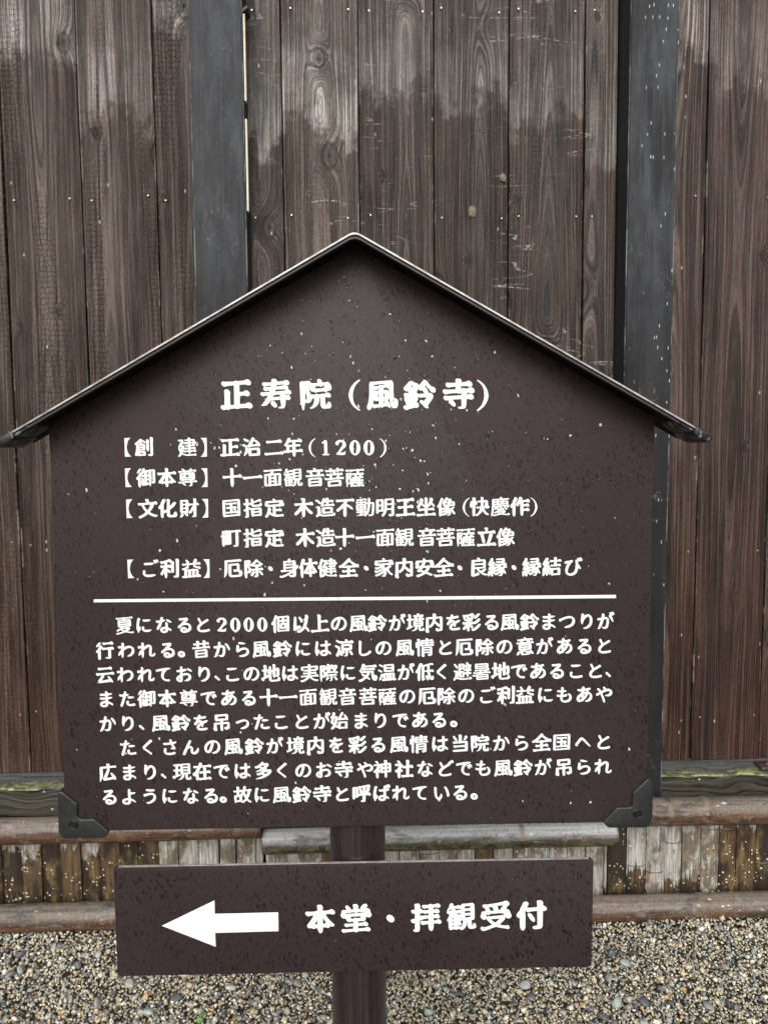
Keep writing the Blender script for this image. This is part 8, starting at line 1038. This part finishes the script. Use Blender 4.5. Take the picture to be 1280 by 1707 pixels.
# corner protectors
plastic = mat_plain('black_plastic', (.019, .0205, .0195), .36, var=.12, scale=60, bump=.04)
def bracket(poly, sc, radii, screw):
    bm = bmesh.new()
    pts = [sat(*p, -.004) for p in poly]
    if sum(a[0] * b[1] - a[1] * b[0] for a, b in zip(pts, pts[1:] + pts[:1])) < 0:
        pts = pts[::-1]; radii = radii[::-1]
    prism(bm, round_poly(pts, radii, 5), -.0045, BT + .004, .0024, 3)
    b = obj('corner_bracket', bm, plastic, sign, 40)
    sx, sz = sat(*screw, -.004)
    bm = bmesh.new()
    # cupped washer ring
    n1, n2 = 28, 8
    rg = [[bm.verts.new((sx + (.0064 + .0011 * math.cos(t_)) * math.cos(a_), -.0047 - .0011 * math.sin(t_), sz + (.0064 + .0011 * math.cos(t_)) * math.sin(a_))) for t_ in np.linspace(0, 2 * math.pi, n2, endpoint=False)] for a_ in np.linspace(0, 2 * math.pi, n1, endpoint=False)]
    for i in range(n1):
        for j in range(n2):
            bm.faces.new((rg[i][j], rg[(i + 1) % n1][j], rg[(i + 1) % n1][(j + 1) % n2], rg[i][(j + 1) % n2]))
    # screw head with a hex socket
    for r_, y_, sg in ((.0054, -.0052, 24),):
        bmesh.ops.create_cone(bm, cap_ends=True, segments=sg, radius1=r_, radius2=r_ * .86, depth=.0016, matrix=Matrix.Translation((sx, y_, sz)) @ Matrix.Rotation(R(90), 4, 'X'))
    bmesh.ops.recalc_face_normals(bm, faces=bm.faces[:])
    obj('screw', bm, mat_plain('black_screw', (.010, .010, .011), .25, var=.2), b, 40)
Lp = [(80 + x / 9.14, 1300 + y / 9.14) for x, y in ((152, 186), (215, 178), (455, 368), (448, 560), (508, 604), (705, 594), (932, 784), (880, 893), (232, 902), (160, 820))]
bracket(Lp, 1, [.002, .004, .002, .004, .004, .003, .004, .006, .010, .008], (123.4, 1374.6))
Rp = [(960 + x / 4, 1250 + y / 4) for x, y in ((478, 190), (505, 205), (513, 240), (509, 470), (478, 521), (212, 521), (179, 480), (275, 384), (370, 383), (377, 285))]
bracket(Rp, 1, [.003, .004, .004, .006, .008, .005, .004, .003, .004, .002], (1062, 1356.5))

# ------------------------------------------------------------------ lettering
GL = {ch: [[(lp[i] / 255, 1 - lp[i + 1] / 255) for i in range(0, len(lp), 2)] for lp in loops] for ch, loops in zip(CHARS, GLYPHS)}
letter_m = mat_letter()
KANA = set('あいうおかがくこごさしたっつてでとどなにのはばびへまもやよらりるれわをん、。')
def lettering(name, s, xs, y0, y1, em, parent, bold=0.0):
    """one run of white characters as one mesh; every glyph is filled by itself"""
    bm = bmesh.new()
    for c, px, fr in zip(s, xs, range(len(s))):
        py = y0[fr] if isinstance(y0, list) else y0
        cx, cz = sat(px, py)
        m = sat(px + 1, py)[0] - cx
        e = em * m * (1.0 if c in KANA else (1.04 if c not in '()012・【】' else 1.04))
        if c in '()': e *= 1.10
        ang = R(rng.uniform(-1.0, 1.0)); ca, sa = math.cos(ang), math.sin(ang)
        sh = .07 if c not in '()012・、。【】' else .03
        cu = bpy.data.curves.new(name, 'CURVE'); cu.dimensions = '2D'; cu.fill_mode = 'FRONT'
        steps = [(0, 0)] if bold == 0 else [(bold, 0), (-bold, 0), (0, bold), (0, -bold)]
        for lp in GL[c]:
            sp = cu.splines.new('POLY'); sp.points.add(len(lp) - 1); sp.use_cyclic_u = True
            for q, (u, v) in zip(sp.points, lp):
                a, b = (u - .5), (v - .5)
                if c in '、。': a += .30; b += .04
                if c == '【': a -= .30
                if c == '】': a += .30
                b += sh * a
                q.co = (cx + e * (a * ca - b * sa), cz + e * (a * sa + b * ca), 0, 1)
        tmp = bpy.data.objects.new(name, cu); COL.objects.link(tmp)
        me = bpy.data.meshes.new_from_object(tmp.evaluated_get(bpy.context.evaluated_depsgraph_get()))
        bpy.data.objects.remove(tmp); bpy.data.curves.remove(cu)
        me.transform(Matrix.Translation((0, -.0004 - .00002 * (fr % 2), 0)) @ Matrix.Rotation(R(90), 4, 'X'))
        for k_, (bx, bz) in enumerate(steps):                # heavier strokes: the glyph laid over itself
            me.transform(Matrix.Translation((e * bx, -.00001, e * bz)))
            bm.from_mesh(me)
            me.transform(Matrix.Translation((-e * bx, 0, -e * bz)))
        bpy.data.meshes.remove(me)
    for f in bm.faces:
        f.normal_update()
        if f.normal.y > 0: f.normal_flip()
    return obj(name, bm, letter_m, parent)
KIND = {'title': 'title_lettering', 'header': 'heading_lettering', 'body': 'body_lettering', 'arrowtext': 'direction_lettering'}
for nm, s, xs, y0, y1, em in TEXT:
    ys = [y0 + (y1 - y0) * ((q - xs[0]) / (xs[-1] - xs[0])) for q in xs]
    cut = [0] + [i for i in range(1, len(s)) if nm == 'header' and (s[i - 1] == '】' or (xs[i] - xs[i - 1] > 42 and s[i] not in '】建'))] + [len(s)]
    for i, j in zip(cut[:-1], cut[1:]):
        lettering(KIND[nm], s[i:j], xs[i:j], ys[i:j], None, em, aboard if nm == 'arrowtext' else board, {'title': .009, 'arrowtext': .010, 'header': 0.0, 'body': 0.0}[nm])
def flat_poly(name, pix, parent):
    bm = bmesh.new()
    vs = [bm.verts.new((sat(*p)[0], -.0004, sat(*p)[1])) for p in pix]
    f = bm.faces.new(vs)
    f.normal_update()
    if f.normal.y > 0: f.normal_flip()
    return obj(name, bm, letter_m, parent)
flat_poly('divider_line', [(157, 999), (1026, 991.5), (1026, 997), (157, 1004)], board)
flat_poly('arrow', [(270, 1543), (358, 1500.5), (358.5, 1523), (464, 1520.5), (464.5, 1552), (359, 1555), (360, 1578)], aboard)

# ------------------------------------------------------------------ rain on the panels
water = mat_water()
def drops(name, places, parent, mat=water):
    """places: (x, z, radius, stretch, height ratio)"""
    n1, n2 = 10, 4
    V, F = [], []
    for x, z, r, st, hr in places:
        b = len(V); ph = rng.uniform(0, 6.28); lean = rng.uniform(-.2, .1)
        am = rng.uniform(.05, .30)
        for j in range(n2):
            t_ = j / n2 * math.pi / 2
            for i in range(n1):
                a_ = 2 * math.pi * i / n1
                rr = r * math.cos(t_) * (1 + am * math.sin(2 * a_ + ph) + am * .6 * math.sin(3 * a_ + ph * 2))
                dx, dz = rr * math.cos(a_), rr * math.sin(a_) * st
                sag = -.25 * r * st * math.sin(t_)
                V.append((x + dx + lean * dz, .0002 - r * hr * math.sin(t_) - (0 if j else 0), z + dz + sag))
        V.append((x, .0002 - r * hr, z - .25 * r * st))
        for j in range(n2 - 1):
            for i in range(n1):
                p = b + j * n1 + i; q = b + j * n1 + (i + 1) % n1
                F.append((p, q, q + n1, p + n1))
        tp = b + n2 * n1
        for i in range(n1):
            F.append((b + (n2 - 1) * n1 + i, b + (n2 - 1) * n1 + (i + 1) % n1, tp))
    me = bpy.data.meshes.new(name)
    me.from_pydata(V, [], F); me.update()
    for p in me.polygons: p.use_smooth = True
    o = link(name, me, mat, parent)
    tag(o, kind='stuff')
    return o
def scatter(n, x0, x1, z0, z1, rmin, rmax, dens, stmax=2.2):
    out = []
    while len(out) < n:
        x, z = rng.uniform(x0, x1), rng.uniform(z0, z1)
        if z > under(x) - .035: continue
        if rng.rand() > dens(x, z): continue
        r = rmin * (rmax / rmin) ** (rng.rand() ** 1.7)
        out.append((x, z, r, rng.uniform(.8, stmax), rng.uniform(.35, .7)))
    return out
def dens(x, z):
    u = (x - bl) / (br - bl); w = (z - bb) / (az - bb)
    return max(.06, math.exp(-((u - .52) / .30) ** 2) * (.35 + .65 * math.exp(-((w - .62) / .30) ** 2)))
pl = scatter(2000, bl + .01, br - .01, bb + .008, az, .0006, .0016, dens) + scatter(330, bl + .01, br - .01, bb + .008, az, .0014, .0028, dens, 1.6)
for i in range(60):                                       # beads hanging along the bottom edge
    x = rng.uniform(*[sat(q, 1375)[0] for q in (690, 965)])
    pl.append((x, bb + .0012, rng.uniform(.0008, .0018), rng.uniform(.6, 1.0), .8))
drops('raindrops', pl, board)
bead = mat_plain('painted_glint', (.52, .53, .54), .15, var=.5, scale=300, bump=.0)  # glints on the drops, painted as pale opaque beads
def dens2(x, z):
    u = (x - bl) / (br - bl); w = (z - bb) / (az - bb)
    return max(.02, math.exp(-((u - .50) / .24) ** 2) * math.exp(-((w - .66) / .17) ** 2), .10 * (w < .5))
drops('glint_beads', [(x, z, r, s_, .3) for x, z, r, s_, _ in scatter(460, bl + .02, br - .02, bb + .02, az, .0005, .0021, dens2, 1.7)], board, bead)
pl = [(rng.uniform(al + .01, ar - .01), rng.uniform(ab + .006, at_ - .008), .0006 * 2.4 ** rng.rand(), rng.uniform(.9, 2.2), .5) for i in range(420)]
drops('raindrops', pl, aboard)

# ------------------------------------------------------------------ a seedling in the gravel, and a fallen leaf
leaf_m = mat_plain('seedling_green', (.12, .30, .055), .4, var=.35, scale=90)
wp = atz(335, 1700, .004)
weed = empty('weed_seedling', (wp.x, wp.y, 0), 'tiny green two-leaved seedling in the gravel below the arrow board', 'weed')
def leaf(px, py, ln, wd, ang, tilt, name='leaf', mat=leaf_m, parent=None, z=.016):
    p = atz(px, py, z)
    bm = bmesh.new()
    n = 8; rows = []
    for i in range(n + 1):
        u = i / n
        w = wd * math.sin(math.pi * min(1, u * .93 + .07)) ** .7
        rows.append([bm.verts.new((ln * (u - .5), s_ * w / 2, .18 * wd * abs(s_) - .25 * ln * (u - .5) ** 2)) for s_ in (-1, -.5, 0, .5, 1)])
    for a, b in zip(rows[:-1], rows[1:]):
        for q in range(4): bm.faces.new((a[q], b[q], b[q + 1], a[q + 1]))
    ex = bmesh.ops.extrude_face_region(bm, geom=bm.faces[:])
    for v in ex['geom']:
        if isinstance(v, bmesh.types.BMVert): v.co.z -= .0006
    bmesh.ops.recalc_face_normals(bm, faces=bm.faces[:])
    bm.transform(Matrix.Translation(p - (Vector(parent.location) if parent else Vector())) @ Matrix.Rotation(ang, 4, 'Z') @ Matrix.Rotation(tilt, 4, 'X'))
    return obj(name, bm, mat, parent, 180)
leaf(338, 1690, .017, .011, R(70), R(35), parent=weed, z=.020)
leaf(333, 1701, .018, .014, R(20), R(30), parent=weed, z=.016)
bm = bmesh.new()
bmesh.ops.create_cone(bm, cap_ends=True, segments=8, radius1=.0012, radius2=.0008, depth=.026, matrix=Matrix.Translation((.001, .004, .008)) @ Matrix.Rotation(R(-18), 4, 'X'))
obj('stem', bm, leaf_m, weed, 60)
yl = leaf(391, 1697, .022, .009, R(80), R(20), 'fallen_leaf', mat_plain('yellow_leaf', (.42, .29, .05), .45, var=.35, scale=120), None, .012)
tag(yl, 'small fallen yellow leaf lying on the gravel under the arrow board', 'leaf')
